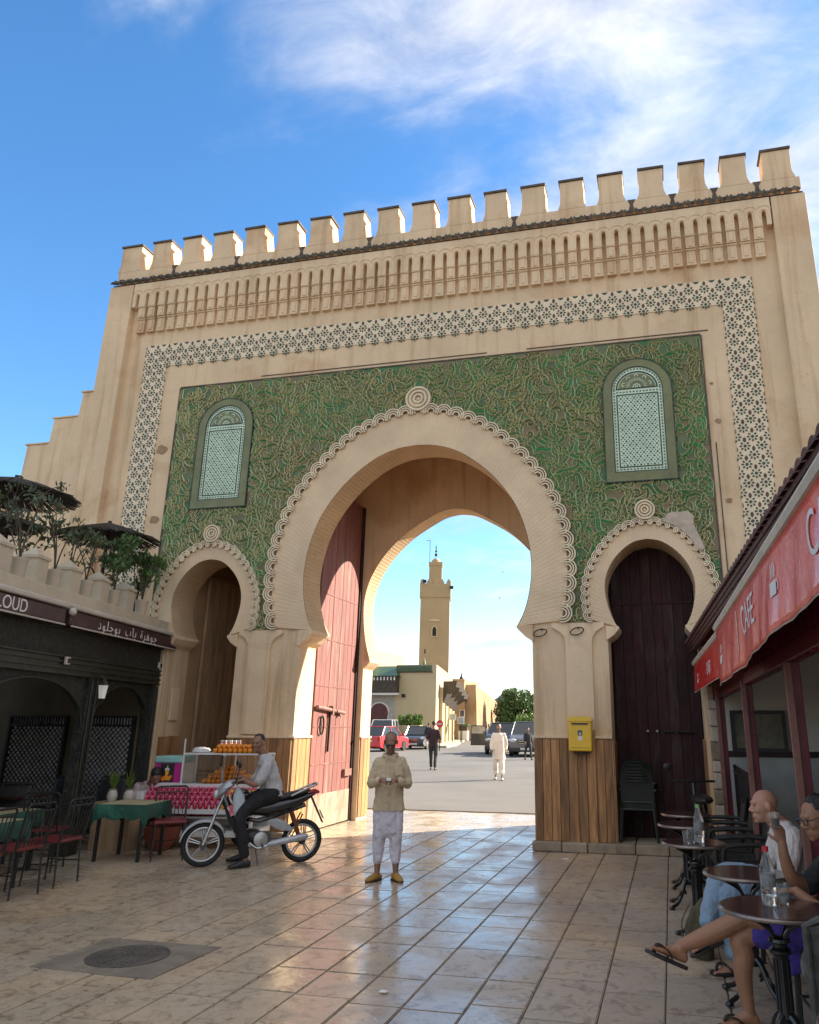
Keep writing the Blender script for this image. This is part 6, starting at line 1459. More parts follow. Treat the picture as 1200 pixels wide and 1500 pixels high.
for (y, z) in pts:
    for k, (x, dz) in enumerate(((-0.058,-0.035),(-0.05,-0.005),(0,0.012),(0.05,-0.005),(0.058,-0.035))): vs.append((x, y+(y+0.60)*dz*1.5, z+dz*abs(z-WR)*3))
for i in range(len(pts)-1):
    for k in range(4): b = i*5+k; fs.append((b,b+1,b+6,b+5))
mb.add(vs, fs); o = mb.build('front_fender', m_silver, bk, smooth=True); sd = o.modifiers.new('s','SOLIDIFY'); sd.thickness = 0.008
mb = MB(); mb.loft([((0,-0.50,0.86),(0.03,0,0),(0,0.01,0.04)),((0,-0.47,0.86),(0.10,0,0),(0,0.03,0.085)),((0,-0.40,0.90),(0.13,0,0),(0,0.03,0.10)),((0,-0.32,0.94),(0.12,0,0),(0,0.03,0.06)),((0,-0.27,0.96),(0.06,0,0),(0,0.01,0.02))], 16); mb.build('headlamp_cowl', m_silver, bk, smooth=True)
mb = MB(); mb.ell((0,-0.50,0.83), (0.07,0.035,0.055), None, 14, 8); mb.build('headlight', m_lens, bk, smooth=True)
mb = MB(); mb.loft([((0,-0.40,0.80),(0.07,0,0),(0,0.06,0.02)),((0,-0.33,0.66),(0.12,0,0),(0,0.05,0.02)),((0,-0.26,0.50),(0.15,0,0),(0,0.06,0.02)),((0,-0.17,0.36),(0.13,0,0),(0,0.05,0.03)),((0,-0.10,0.30),(0.08,0,0),(0,0.03,0.03))], 14); mb.build('leg_shield', m_bikeblk, bk, smooth=True)
mb = MB(); mb.tube(catmull([(-0.33,-0.22,0.99),(-0.18,-0.30,0.985),(0,-0.34,0.95),(0.18,-0.30,0.985),(0.33,-0.22,0.99)],4), 0.011, 8); mb.build('handlebar', m_engine, bk, smooth=True)
for sx in (-1,1):
    mb = MB(); mb.tube([(0.22*sx,-0.283,0.987),(0.335*sx,-0.218,0.99)], 0.017, 8); mb.build('grip', m_blackp, bk, smooth=True)
    mb = MB(); mb.tube([(0.20*sx,-0.29,0.99),(0.24*sx,-0.27,1.10),(0.27*sx,-0.26,1.15)], 0.006, 6); mb.ell((0.29*sx,-0.26,1.19), (0.065,0.02,0.042), Euler((0,0.15*sx,0)).to_matrix(), 12, 8); mb.build('mirror', m_blackp, bk, smooth=True)
    mb = MB(); mb.tube([(0.19*sx,-0.33,0.975),(0.32*sx,-0.27,0.965)], 0.005, 5); mb.build('brake_lever', m_alloy, bk)
mb = MB(); mb.tube([(0,-0.38,0.80),(0,-0.20,0.55),(0,0.05,0.50),(0,0.45,0.62),(0,0.62,0.68)], 0.028, 8); mb.tube([(0,-0.22,0.58),(0,-0.12,0.30),(0,0.12,0.24)], 0.02, 8); mb.build('frame', m_bikeblk, bk, smooth=True)
mb = MB(); mb.loft([((0,-0.12,0.60),(0.06,0,0),(0,0.02,0.05)),((0,-0.02,0.66),(0.11,0,0),(0,0.0,0.09)),((0,0.15,0.66),(0.12,0,0),(0,0.0,0.11)),((0,0.40,0.70),(0.115,0,0),(0,0.0,0.09)),((0,0.62,0.77),(0.085,0,0),(0,0.0,0.055)),((0,0.74,0.82),(0.03,0,0),(0,0.0,0.02))], 16); mb.build('side_fairing', m_bikeblk, bk, smooth=True)
mb = MB(); mb.loft([((0,-0.06,0.72),(0.05,0,0),(0,0.0,0.02)),((0,0.0,0.755),(0.11,0,0),(0,0.0,0.04)),((0,0.18,0.755),(0.135,0,0),(0,0.0,0.045)),((0,0.36,0.79),(0.125,0,0),(0,0.0,0.045)),((0,0.56,0.83),(0.10,0,0),(0,0.0,0.04)),((0,0.66,0.86),(0.05,0,0),(0,0.0,0.02))], 16); mb.build('seat', m_vinyl, bk, smooth=True)
mb = MB(); mb.tube(catmull([(0.12,0.42,0.80),(0.13,0.60,0.88),(0.09,0.74,0.93),(-0.09,0.74,0.93),(-0.13,0.60,0.88),(-0.12,0.42,0.80)],4), 0.013, 8); mb.build('grab_rail', m_alloy, bk, smooth=True)
mb = MB(); mb.loft([((0.0,0.66,0.83),(0.06,0,0),(0,0,0.03)),((0,0.74,0.84),(0.05,0,0),(0,0,0.03)),((0,0.79,0.83),(0.02,0,0),(0,0,0.015))], 10); mb.build('tail_light', m_tail, bk, smooth=True)
mb = MB(); mb.add([(-0.04,0.70,0.78),(0.04,0.70,0.78),(0.06,0.86,0.46),(-0.06,0.86,0.46),(-0.04,0.68,0.77),(0.04,0.68,0.77),(0.06,0.845,0.46),(-0.06,0.845,0.46)], [(0,3,2,1),(4,5,6,7),(0,1,5,4),(1,2,6,5),(2,3,7,6),(3,0,4,7)]); mb.build('rear_mudguard', m_blackp, bk)
mb = MB(); mb.box((0,0.835,0.56), (0.12,0.008,0.11), (radians(26),0,0)); mb.build('number_plate', m_plate_, bk)
mb = MB(); mb.ell((0.0,-0.02,0.33), (0.10,0.13,0.09), None, 12, 8); mb.lathe([(0.055,0),(0.06,0.02),(0.05,0.04),(0.06,0.06),(0.05,0.08),(0.06,0.10),(0.05,0.12),(0.06,0.14),(0.04,0.18)], (0,-0.05,0.34), 12, rot=Matrix.Rotation(radians(75),3,'X')); mb.box((0.0,0.10,0.30), (0.20,0.20,0.14)); mb.build('engine', m_engine, bk, smooth=True)
mb = MB(); mb.lathe([(0.001,0),(0.085,0),(0.085,0.025),(0.001,0.035)], (0.10,0.08,0.30), 18, rot=Matrix.Rotation(pi/2,3,'Y')); mb.build('crankcase_cover', m_alloy, bk, smooth=True)
mb = MB(); mb.tube(catmull([(0.09,-0.05,0.26),(0.12,0.05,0.20),(0.125,0.18,0.235)],4), 0.016, 8); mb.build('exhaust_pipe', m_alloy, bk, smooth=True)
mb = MB(); mb.tube([(0.125,0.16,0.235),(0.128,0.22,0.25),(0.135,0.62,0.315),(0.135,0.66,0.32)], [0.022,0.038,0.042,0.02], 12); mb.build('silencer', m_silver, bk, smooth=True)
for sx in (-1,1):
    mb = MB(); mb.tube([(0.10*sx,0.58,WR),(0.11*sx,0.44,0.62)], 0.022, 8); mb.tube([(0.105*sx,0.46+0.12*(1-t_),0.58-0.26*t_) for t_ in (0,1)], 0.01, 6); mb.build('shock_absorber', M('copper_spring', (0.22,0.08,0.04), 0.4, metal=0.5) if sx < 0 else MATS['copper_spring'], bk, smooth=True)
    mb = MB(); mb.tube([(0.08*sx,0.12,0.28),(0.08*sx,0.60,WR)], 0.016, 6); mb.build('swing_arm', m_engine, bk)
    mb = MB(); mb.loft([((0.112*sx,0.16,0.50),(0,0.02,0),(0.01,0,0.02)),((0.125*sx,0.26,0.48),(0,0.02,0.02),(0.01,0,0.06)),((0.125*sx,0.36,0.44),(0,0.02,0.02),(0.01,0,0.05)),((0.12*sx,0.46,0.40),(0,0.01,0),(0.005,0,0.02))], 8); mb.build('side_panel', m_silver, bk, smooth=True)
    mb = MB(); mb.tube([(0.05*sx,0.10,0.235),(0.21*sx,0.10,0.235)], 0.014, 6); mb.build('footrest', m_blackp, bk)
mb = MB(); mb.tube([(0.10,0.02,0.25),(0.20,0.06,0.02)], 0.010, 6); mb.build('side_stand', m_engine, bk)
bg_ = thing('plastic_bag', 'pale blue carrier bag hanging from the motorbike handlebar', 'bag', (-1.32,-2.12,0), radians(-56.9))
mb = MB(); mb.loft([((0.20,-0.26,0.93),(0.03,0,0),(0,0.01,0)),((0.21,-0.24,0.84),(0.03,0.02,0),(0,0.06,0)),((0.21,-0.22,0.68),(0.045,0.02,0),(0,0.085,0)),((0.21,-0.21,0.58),(0.03,0.01,0),(0,0.06,0)),((0.21,-0.20,0.545),(0.01,0,0),(0,0.02,0))], 14); o = mb.build('bag', m_bag, bg_, smooth=True)
hm = thing('crash_helmet', 'black crash helmet hooked in front of the rider knees', 'helmet', (-1.32,-2.12,0), radians(-56.9))
mb = MB(); mb.ell((0.10,-0.20,0.80), (0.10,0.12,0.105), None, 18, 12); mb.build('shell', m_bikeblk, hm, smooth=True)
mb = MB(); mb.box((0.215,-0.30,0.66), (0.015,0.09,0.12), (0.5,0,0)); tg = mb.build('fairing_sticker', M('red_white_decal', (0.6,0.10,0.14), 0.4, 0.5, 22, col2=(0.8,0.75,0.75), c2scale=14, c2amt=0.6), bk, bevel=0.004)

# ================================================================== JUICE CART
m_cwhite = M('white_cart_enamel', (0.70,0.70,0.68), 0.35, 0.08, 3, 0.1, 30); m_cteal = M('pale_turquoise_enamel', (0.30,0.58,0.55), 0.35, 0.1, 3); m_mag = M('magenta_panel', (0.50,0.015,0.24), 0.4, 0.12, 3); m_crimson = M('pomegranate_juice', (0.52,0.008,0.05), 0.22, 0.15, 12, 0, coat=0.5); m_orange = M('orange_peel', (0.80,0.27,0.02), 0.42, 0.12, 14, 0.3, 160, rnd=0.08); m_ojuice = M('orange_juice', (0.82,0.42,0.05), 0.25, 0.1, 8); m_cpane = M('cart_glass', (0.97,0.99,0.99), 0.0, 0, 2, 0, trans=1.0, spec=0.2); m_clid = M('clear_cup_lid', (0.62,0.10,0.2), 0.15, 0.05, 5, 0)
CR = radians(8)
ct = thing('juice_cart', 'white juice cart with magenta panel and glass case in front of the left arch', 'cart', (-2.75,-0.95,0), CR)
CW = 0.83   # half width
pb('base_box', m_cwhite, ct, (-CW, CW, -0.30, 0.42, 0.16, 0.24)); pb('lower_shelf', m_cwhite, ct, (-CW, CW, -0.32, 0.40, 0.40, 0.425)); pb('back_panel', m_cwhite, ct, (-CW, CW, 0.40, 0.42, 0.24, 0.78))
pb('counter', m_cwhite, ct, (-CW, CW, -0.06, 0.44, 0.78, 0.83), bevel=0.006); pb('counter_rim', m_cwhite, ct, (-CW, CW, -0.09, -0.06, 0.74, 0.84), bevel=0.005)
for x in (-CW+0.02, CW-0.02):
    pb('leg', m_cwhite, ct, (x-0.02, x+0.02, -0.34, -0.30, 0.06, 0.74), (x-0.02, x+0.02, 0.38, 0.42, 0.0, 0.8))
pb('top_shelf', m_cwhite, ct, (-0.40, CW, -0.04, 0.42, 1.235, 1.26), bevel=0.004)
for x in (-0.40, 0.22, CW-0.02):
    for y in (-0.04, 0.40): pb('case_post', m_cwhite, ct, (x-0.014, x+0.014, y-0.012, y+0.012, 0.83, 1.24))
mb = MB(); mb.tube([(-0.40,-0.05,1.24),(-0.40,-0.05,1.46)], 0.012, 6); mb.build('corner_rod', m_cwhite, ct)
pb('front_glass', m_cpane, ct, (-0.385, CW-0.03, -0.052, -0.046, 0.85, 1.22)); 
# machine cabinet with the magenta picture
pb('cabinet', m_cwhite, ct, (-CW, -0.42, -0.02, 0.38, 0.83, 1.12)); pb('cabinet_top', m_cteal, ct, (-CW-0.01, -0.415, -0.05, 0.40, 1.12, 1.215), bevel=0.02)
pb('magenta_panel', m_mag, ct, (-CW+0.01, -0.425, -0.032, -0.02, 0.85, 1.118)); pb('dark_picture', m_blackp, ct, (-0.74, -0.53, -0.036, -0.032, 0.855, 1.112))
mb = MB(); plate(mb, [[(-0.655,0.95),(-0.665,1.02),(-0.605,1.02),(-0.615,0.95)]], -0.042, -0.036); mb.build('painted_cup', m_ojuice, ct)
mb = MB(); plate(mb, [[(-0.67,1.02)]+[(-0.635+0.038*cos(a),1.02+0.035*sin(a)) for a in [pi-pi*k/8 for k in range(1,8)]]+[(-0.60,1.02)]], -0.044, -0.038); plate(mb, [[(-0.637,1.05),(-0.637,1.09),(-0.629,1.09),(-0.629,1.05)]], -0.044, -0.038); mb.build('painted_lid', m_cwhite, ct)
mb = MB()
for x, z, r_ in ((-0.69,0.90,0.032),(-0.65,0.915,0.036),(-0.605,0.905,0.032),(-0.575,0.93,0.022)): ring2(mb, x, z, 0.001, r_, 0, 2*pi, -0.041-abs(x)*0.004, -0.036, 12)
mb.build('painted_fruit', m_orange, ct)
pb('price_strip', m_cwhite, ct, (-CW, -0.30, -0.10, -0.07, 0.77, 0.80))
# sloping display racks
mb = MB(); mb.add([(-CW,-0.40,0.50),(CW,-0.40,0.50),(CW,-0.08,0.74),(-CW,-0.08,0.74),(-CW,-0.40,0.48),(CW,-0.40,0.48),(CW,-0.08,0.72),(-CW,-0.08,0.72)], [(0,1,2,3),(4,7,6,5),(0,4,5,1),(1,5,6,2),(2,6,7,3),(3,7,4,0)]); mb.build('display_rack', m_cwhite, ct)
pb('rack_lip', m_cwhite, ct, (-CW, CW, -0.43, -0.40, 0.47, 0.53)); pb('rack_side', m_cwhite, ct, (-CW-0.02, -CW, -0.43, -0.05, 0.16, 0.76))
for sx in (-1, 1):
    mb = MB(); mb.lathe([(0.09,-0.03),(0.15,-0.03),(0.16,0.0),(0.15,0.03),(0.09,0.03)], (0.55*sx,0.05,0.16), 20, rot=Matrix.Rotation(pi/2,3,'X')); mb.build('cart_wheel', m_tyre, ct, smooth=True)
Rc = Matrix.Translation((-2.75,-0.95,0)) @ Matrix.Rotation(CR, 4, 'Z')
mb = MB(); mb.lathe([(0.001,0),(0.026,0),(0.036,0.085),(0.001,0.085)], (0,0,0), 10); mb.lathe([(0.037,0.085),(0.036,0.10),(0.022,0.115),(0.001,0.118)], (0,0,0), 10, 1); cupR = mb.mesh('juice_cup', [m_crimson, m_clid]); cupO = cupR.copy(); cupO.materials[0] = m_ojuice
for me in (cupR, cupO): me.polygons.foreach_set('use_smooth', [True]*len(me.polygons))
LR = 'clear cup of crimson pomegranate juice among the rows on the cart rack'; LO = 'clear cup of orange juice at the right end of the cart rack'
for r_ in range(4):
    for i in range(19):
        x = -CW+0.05+i*0.085; y = -0.36+r_*0.078; z = 0.515+r_*0.058; red = i < 14
        o = link('juice_cup', cupR if red else cupO, None, loc=tuple(Rc @ Vector((x+random.uniform(-.005,.005),y,z)))); rn = ('front', 'second', 'third', 'rearmost')[r_]; tag(o, ('cup of crimson juice in the %s row of the cart rack' if red else 'cup of orange juice at the right end of the %s rack row') % rn, 'juice cup', ('crimson' if red else 'orange')+' juice cups in the %s rack row' % rn)
for r_ in range(2):
    for i in range(12):
        o = link('juice_cup', cupR, None, loc=tuple(Rc @ Vector((-CW+0.10+i*0.085,-0.26+r_*0.08,0.426)))); tag(o, 'clear cup of crimson juice standing on the lower cart shelf', 'juice cup', 'crimson cups on the lower shelf')
mb = MB(); mb.ell((0,0,0), (0.037,0.037,0.035), None, 12, 8); orr = mb.mesh('orange', m_orange); orr.polygons.foreach_set('use_smooth', [True]*len(orr.polygons))
def fruit(x, y, z, lb, gr): o = link('orange', orr, None, loc=tuple(Rc @ Vector((x,y,z)))); o.rotation_euler = (random.uniform(0,6),random.uniform(0,6),0); tag(o, lb, 'orange', gr)
for i in range(10):
    for j in range(3): fruit(0.05+i*0.076, 0.0+j*0.075, 1.296, 'orange lying in the bottom row on top of the glass case', 'oranges on top of the case')
for i in range(9):
    for j in range(2): fruit(0.088+i*0.076, 0.038+j*0.075, 1.35, 'orange lying in the upper row on top of the glass case', 'upper oranges on top of the case')
for L_, n0 in ((0, 11), (1, 9), (2, 6), (3, 3)):
    for i in range(n0):
        for j in range(3 if L_ < 2 else 2): fruit(-0.10+L_*0.075+i*0.077, 0.05+j*0.08+L_*0.03, 0.868+L_*0.058, 'orange heaped inside the glass case of the cart', 'oranges heaped in the case')
m_bj = M('bottled_juice', (0.62,0.30,0.22), 0.25, 0.2, 5); m_wcap = M('white_cap', (0.8,0.8,0.78), 0.4)
mb = MB(); mb.lathe([(0.001,0),(0.027,0),(0.028,0.11),(0.012,0.145),(0.012,0.155)], (0,0,0), 10); mb.lathe([(0.014,0.15),(0.014,0.172),(0.001,0.172)], (0,0,0), 10, 1); mb.lathe([(0.0285,0.03),(0.0285,0.08)], (0,0,0), 10, 1); jb = mb.mesh('juice_bottle', [m_bj, m_wcap]); jb.polygons.foreach_set('use_smooth', [True]*len(jb.polygons))
for i in range(5):
    for j in range(2): o = link('juice_bottle', jb, None, loc=tuple(Rc @ Vector((0.02+i*0.066,0.27+j*0.07,1.262)))); tag(o, 'small white-capped juice bottle standing at the back of the cart top', 'bottle', 'juice bottles on the cart top')
mb = MB(); mb.ell((0,0,0.03), (0.15,0.09,0.045), None, 14, 8); rg = random.Random(2)
mb.v = [(a+rg.uniform(-.012,.012), b+rg.uniform(-.012,.012), max(0,c+rg.uniform(-.01,.012))) for a,b,c in mb.v]
o = mb.build('plastic_sack', m_wcap, None, smooth=True, loc=tuple(Rc @ Vector((-0.22,0.15,1.262)))); tag(o, 'crumpled white plastic sack lying on the cart top', 'sack')
def planter(loc, lb, seed):
    t = thing('vase_plant', lb, 'plant', loc); mb = MB(); mb.lathe([(0.001,0),(0.05,0),(0.075,0.06),(0.06,0.13),(0.045,0.15),(0.055,0.17),(0.05,0.16)], (0,0,0), 14); mb.build('vase', m_trim, t, smooth=True)
    rg_ = random.Random(seed); mb = MB()
    for k in range(26):
        a = rg_.uniform(0,6.28); d = rg_.uniform(0.03,0.10); h = rg_.uniform(0.15,0.3); mb.tube([(0,0,0.14),(cos(a)*d*0.5,sin(a)*d*0.5,0.14+h*0.6),(cos(a)*d,sin(a)*d,0.14+h)], [0.006,0.008,0.001], 4, flat=0.3)
    mb.build('leaves', m_leaf_l, t)
t = thing('pot_stand', 'low wooden crate behind the green table holding two vases', 'crate', (-3.75,-1.55,0)); pb('crate', m_brown, t, (-0.3,0.3,-0.15,0.15,0,0.62))
planter((-3.85,-1.6,0.62), 'green plant in the left of two pale vases', 3); planter((-3.62,-1.55,0.62), 'green plant in the right of two pale vases', 4)
t = thing('clay_bowl', 'large reddish clay bowl on the floor behind the green table', 'bowl', (-3.15,-1.35,0)); mb = MB(); mb.lathe([(0.001,0.0),(0.12,0.0),(0.24,0.16),(0.26,0.30),(0.24,0.30),(0.2,0.12),(0.001,0.05)], (0,0,0), 20); mb.build('bowl', M('red_clay', (0.30,0.08,0.045), 0.6, 0.2, 5), t, smooth=True)
# yellow mailbox on the pier
m_yel = M('mailbox_yellow', (0.80,0.50,0.015), 0.35, 0.08, 5, 0.1, 60, coat=0.4)
ml_ = thing('mailbox', 'bright yellow mailbox on the right pier with a small printed notice', 'mailbox', (2.63,-0.085,1.33))
mb = MB(); mb.bb(-0.165,0.165,-0.14,0.0,0.0,0.42); mb.build('body', m_yel, ml_, bevel=0.02, seg=3)
mb = MB(); P = [(-0.175,0.41),(-0.165,0.455),(-0.10,0.475),(0.10,0.475),(0.165,0.455),(0.175,0.41)]; plate(mb, [P], -0.155, 0.0); mb.build('hood', m_yel, ml_, bevel=0.008)
pb('letter_slot', m_blackp, ml_, (-0.115,0.115,-0.158,-0.138,0.365,0.382)); pb('slot_flap', m_yel, ml_, (-0.125,0.125,-0.165,-0.14,0.385,0.40), bevel=0.004); pb('door_line', m_iron, ml_, (-0.14,0.14,-0.1415,-0.139,0.045,0.050))
pb('notice', M('blue_notice', (0.10,0.10,0.16), 0.5), ml_, (-0.03,0.035,-0.144,-0.14,0.215,0.285)); pb('notice_star', m_wcap, ml_, (-0.010,0.018,-0.146,-0.144,0.225,0.25)); pb('white_label', m_wcap, ml_, (-0.025,0.03,-0.144,-0.14,0.15,0.205))
pb('bracket', m_iron, ml_, (-0.1,0.1,-0.1,0.0,-0.03,0.0))
# ================================================================== PEOPLE
def skin_m(n, c): 
    m = M(n, c, 0.5, 0.10, 7, 0.12, 120, col2=tuple(q*0.75 for q in c), c2scale=9, c2amt=0.25); m.node_tree.nodes['Principled BSDF'].inputs['Subsurface Weight'].default_value = 0.06; return m
sk_dark = skin_m('brown_skin', (0.25,0.13,0.08)); sk_mid = skin_m('tan_skin', (0.36,0.185,0.11)); sk_pale = skin_m('ruddy_skin', (0.50,0.26,0.17)); sk_warm = skin_m('warm_skin', (0.34,0.165,0.09))
m_hair = M('black_hair', (0.012,0.010,0.009), 0.5, 0.3, 20, 0.5, 120); m_hairg = M('grey_stubble', (0.13,0.10,0.085), 0.8, 0.3, 30, 0.4, 120); m_eye = M('eye', (0.03,0.02,0.015), 0.2)
def cloth_m(n, c, **k): return M(n, c, 0.88, 0.08, 5, 0.9, 13, bdist=0.035, stretch=(1, 1, 0.33), detail=3, **k)
c_khaki = cloth_m('khaki_linen', (0.56,0.45,0.30)); c_lilac = cloth_m('pale_lilac_cotton', (0.60,0.57,0.64)); c_grey = cloth_m('grey_tshirt', (0.46,0.46,0.46)); c_black = cloth_m('black_cloth', (0.014,0.014,0.016)); c_white = cloth_m('white_cotton', (0.72,0.66,0.60)); c_jean = cloth_m('light_denim', (0.24,0.34,0.44)); c_purple = cloth_m('purple_shorts', (0.075,0.05,0.30)); c_dark = cloth_m('dark_shirt', (0.022,0.024,0.024)); c_plum = cloth_m('dark_plum_shirt', (0.035,0.018,0.025)); c_char = cloth_m('charcoal_trousers', (0.03,0.03,0.032))
m_slip = M('mustard_leather', (0.36,0.20,0.035), 0.6, 0.15, 8, 0.3, 60); m_sole = M('dark_sole', (0.035,0.025,0.02), 0.7); m_sand = M('dark_sandal', (0.03,0.022,0.018), 0.6)
def tex(n, size):
    t = bpy.data.textures.new(n, 'CLOUDS'); t.noise_scale = size; t.noise_depth = 2; return t
T_fold = tex('cloth_folds', 0.11); T_fine = tex('cloth_creases', 0.045)
def organic(mb, name, mat, parent, vox=0.009, sm=3, disp=0.0, disp2=0.0):
    o = mb.build(name, mat, parent, smooth=False)
    r = o.modifiers.new('surface', 'REMESH'); r.mode = 'VOXEL'; r.voxel_size = vox; r.use_smooth_shade = True
    s = o.modifiers.new('soften', 'SMOOTH'); s.factor = 0.5; s.iterations = sm
    for d, t in ((disp, T_fold), (disp2, T_fine)):
        if d:
            m = o.modifiers.new('folds', 'DISPLACE'); m.texture = t; m.strength = d; m.mid_level = 0.5; m.texture_coords = 'GLOBAL'
    return o
def RM(f, u=(0,0,1)):
    """matrix whose -y axis is the facing direction f and z roughly u"""
    f = Vector(f).normalized(); y = -f; x = y.cross(Vector(u)).normalized(); z = x.cross(y); return Matrix((x, y, z)).transposed()
def add_head(mb, c, R, s=1.0, chin=0.0):
    c = Vector(c); P = lambda x, y, z: c + R @ Vector((x*s, y*s, z*s))
    S = lambda *r: tuple(q*s for q in r)
    mb.ell(P(0,0.012,0.035), S(0.074,0.092,0.085), R, 18, 12); mb.ell(P(0,-0.028,0.0), S(0.063,0.062,0.085), R, 16, 10)
    mb.ell(P(0,-0.040,-0.058), S(0.048,0.048,0.048), R, 14, 8); mb.ell(P(0,-0.074,-0.090), S(0.020,0.018,0.018), R, 8, 6)
    mb.tube([P(0,-0.082,0.028),P(0,-0.100,0.0),P(0,-0.112,-0.018)], [0.009*s,0.012*s,0.014*s], 8); mb.ell(P(0.012,-0.096,-0.022), S(0.011,0.012,0.008), R, 8, 6); mb.ell(P(-0.012,-0.096,-0.022), S(0.011,0.012,0.008), R, 8, 6)
    mb.tube([P(-0.045,-0.072,0.036),P(-0.018,-0.086,0.040),P(0.018,-0.086,0.040),P(0.045,-0.072,0.036)], 0.009*s, 7)
    mb.tube([P(-0.022,-0.083,-0.050),P(0,-0.092,-0.048),P(0.022,-0.083,-0.050)], 0.007*s, 7); mb.tube([P(-0.018,-0.082,-0.062),P(0,-0.090,-0.063),P(0.018,-0.082,-0.062)], 0.0075*s, 7)
    for sx in (-1,1):
        mb.ell(P(0.040*sx,-0.062,-0.015), S(0.020,0.020,0.022), R, 8, 6)
        mb.ell(P(0.077*sx,0.010,0.0), S(0.010,0.020,0.032), R, 10, 8); mb.ell(P(0.083*sx,0.018,0.006), S(0.006,0.014,0.024), R, 8, 6)
def add_eyes(parent, c, R, s=1.0):
    mb = MB(); c = Vector(c)
    for sx in (-1,1): mb.ell(c + R @ Vector((0.030*sx*s,-0.079*s,0.018*s)), (0.010*s,0.006*s,0.006*s), R, 8, 6)
    mb.build('eyes', m_eye, parent, smooth=True)
def hand(mb, w, d, n, s=1.0, curl=0.5, side=1, spread=0.0):
    """wrist w, direction d towards the fingers, n = back-of-hand normal, side = +1 thumb on n x d side"""
    w = Vector(w); d = Vector(d).normalized(); n = Vector(n); n = (n - d*n.dot(d)).normalized(); t = d.cross(n).normalized()*side
    mb.loft([(w, t*0.026*s, n*0.019*s), (w+d*0.03*s, t*0.033*s, n*0.018*s), (w+d*0.065*s, t*0.041*s, n*0.016*s), (w+d*0.09*s, t*0.040*s, n*0.013*s)], 12)
    for k, (off, ln) in enumerate(((0.030,0.072),(0.010,0.080),(-0.010,0.075),(-0.029,0.060))):
        p = w + d*0.080*s + t*off*s; q = d.copy(); P = [p - d*0.01*s]; a = curl*(0.85+0.1*k)
        for j, f in enumerate((0.45, 0.32, 0.23)):
            q = (Matrix.Rotation(-a*(0.55 if j == 0 else 1.0)*0.9, 3, t*side) @ q) if side > 0 else (Matrix.Rotation(a*(0.55 if j == 0 else 1.0)*0.9, 3, t) @ q)
            qq = q
            # make sure fingers bend towards the palm (-n)
            p = p + qq*ln*f*s; P.append(p)
        mb.tube(P, [0.0095*s,0.0092*s,0.0085*s,0.0070*s], 8); mb.ell(P[-1], 0.0072*s, None, 8, 6)
    p = w + d*0.028*s + t*0.028*s; q = (d*0.6 + t*0.75 - n*0.35*curl).normalized(); P = [w + d*0.012*s + t*0.012*s, p+q*0.012*s, p + q*0.038*s, p + q*0.038*s + (q*0.5+d*0.7-n*0.5*curl).normalized()*0.028*s]
    mb.tube(P, [0.014*s,0.0125*s,0.0105*s,0.0085*s], 8); mb.ell(P[-1], 0.0088*s, None, 8, 6)
def limb(mb, P, r, n=12): mb.tube(catmull(P, 3) if len(P) > 2 else P, [r[min(len(r)-1, int(i/((3*(len(P)-1)) or 1)*(len(r)-1)+0.5))] for i in range(3*(len(P)-1)+1)] if len(P) > 2 else r, n)
def limb2(mb, pr, n=12):
    """list of (point, radius) smoothly interpolated"""
    Q = catmull([tuple(p)+(r,) for p, r in pr], 4); mb.tube([q[:3] for q in Q], [q[3] for q in Q], n)
    mb.ell(Q[0][:3], Q[0][3]); mb.ell(Q[-1][:3], Q[-1][3])
def foot(mb, ank, fdir, s=1.0, up_=(0,0,1), toes=True):
    a = Vector(ank); f = Vector(fdir).normalized(); u = Vector(up_); u = (u-f*u.dot(f)).normalized(); t = f.cross(u)
    mb.loft([(a-f*0.055*s-u*0.055*s, t*0.022*s, u*0.018*s),(a-f*0.04*s-u*0.045*s, t*0.032*s, u*0.034*s),(a+f*0.01*s-u*0.035*s, t*0.034*s, u*0.045*s),(a+f*0.06*s-u*0.05*s, t*0.037*s, u*0.030*s),(a+f*0.115*s-u*0.062*s, t*0.045*s, u*0.019*s),(a+f*0.145*s-u*0.066*s, t*0.042*s, u*0.014*s)], 12)
    mb.tube([a+u*0.02*s, a-u*0.04*s], [0.034*s,0.036*s], 10)
    if toes:
        for k in range(5):
            off = -0.034+0.017*k; L_ = (0.040,0.036,0.032,0.028,0.022)[k]; p = a+f*0.135*s-u*0.067*s+t*off*s; rr = 0.0115 if k == 0 else 0.0085
            mb.tube([p, p+f*L_*0.6*s+u*0.003*s, p+f*L_*s-u*0.002*s], [rr*s, rr*s, rr*0.8*s], 7); mb.ell(p+f*L_*s-u*0.002*s, rr*0.8*s, None, 7, 5)
def person(label, loc, rz, group=None): return thing('person', label, 'person', loc, rz, group)
V = Vector

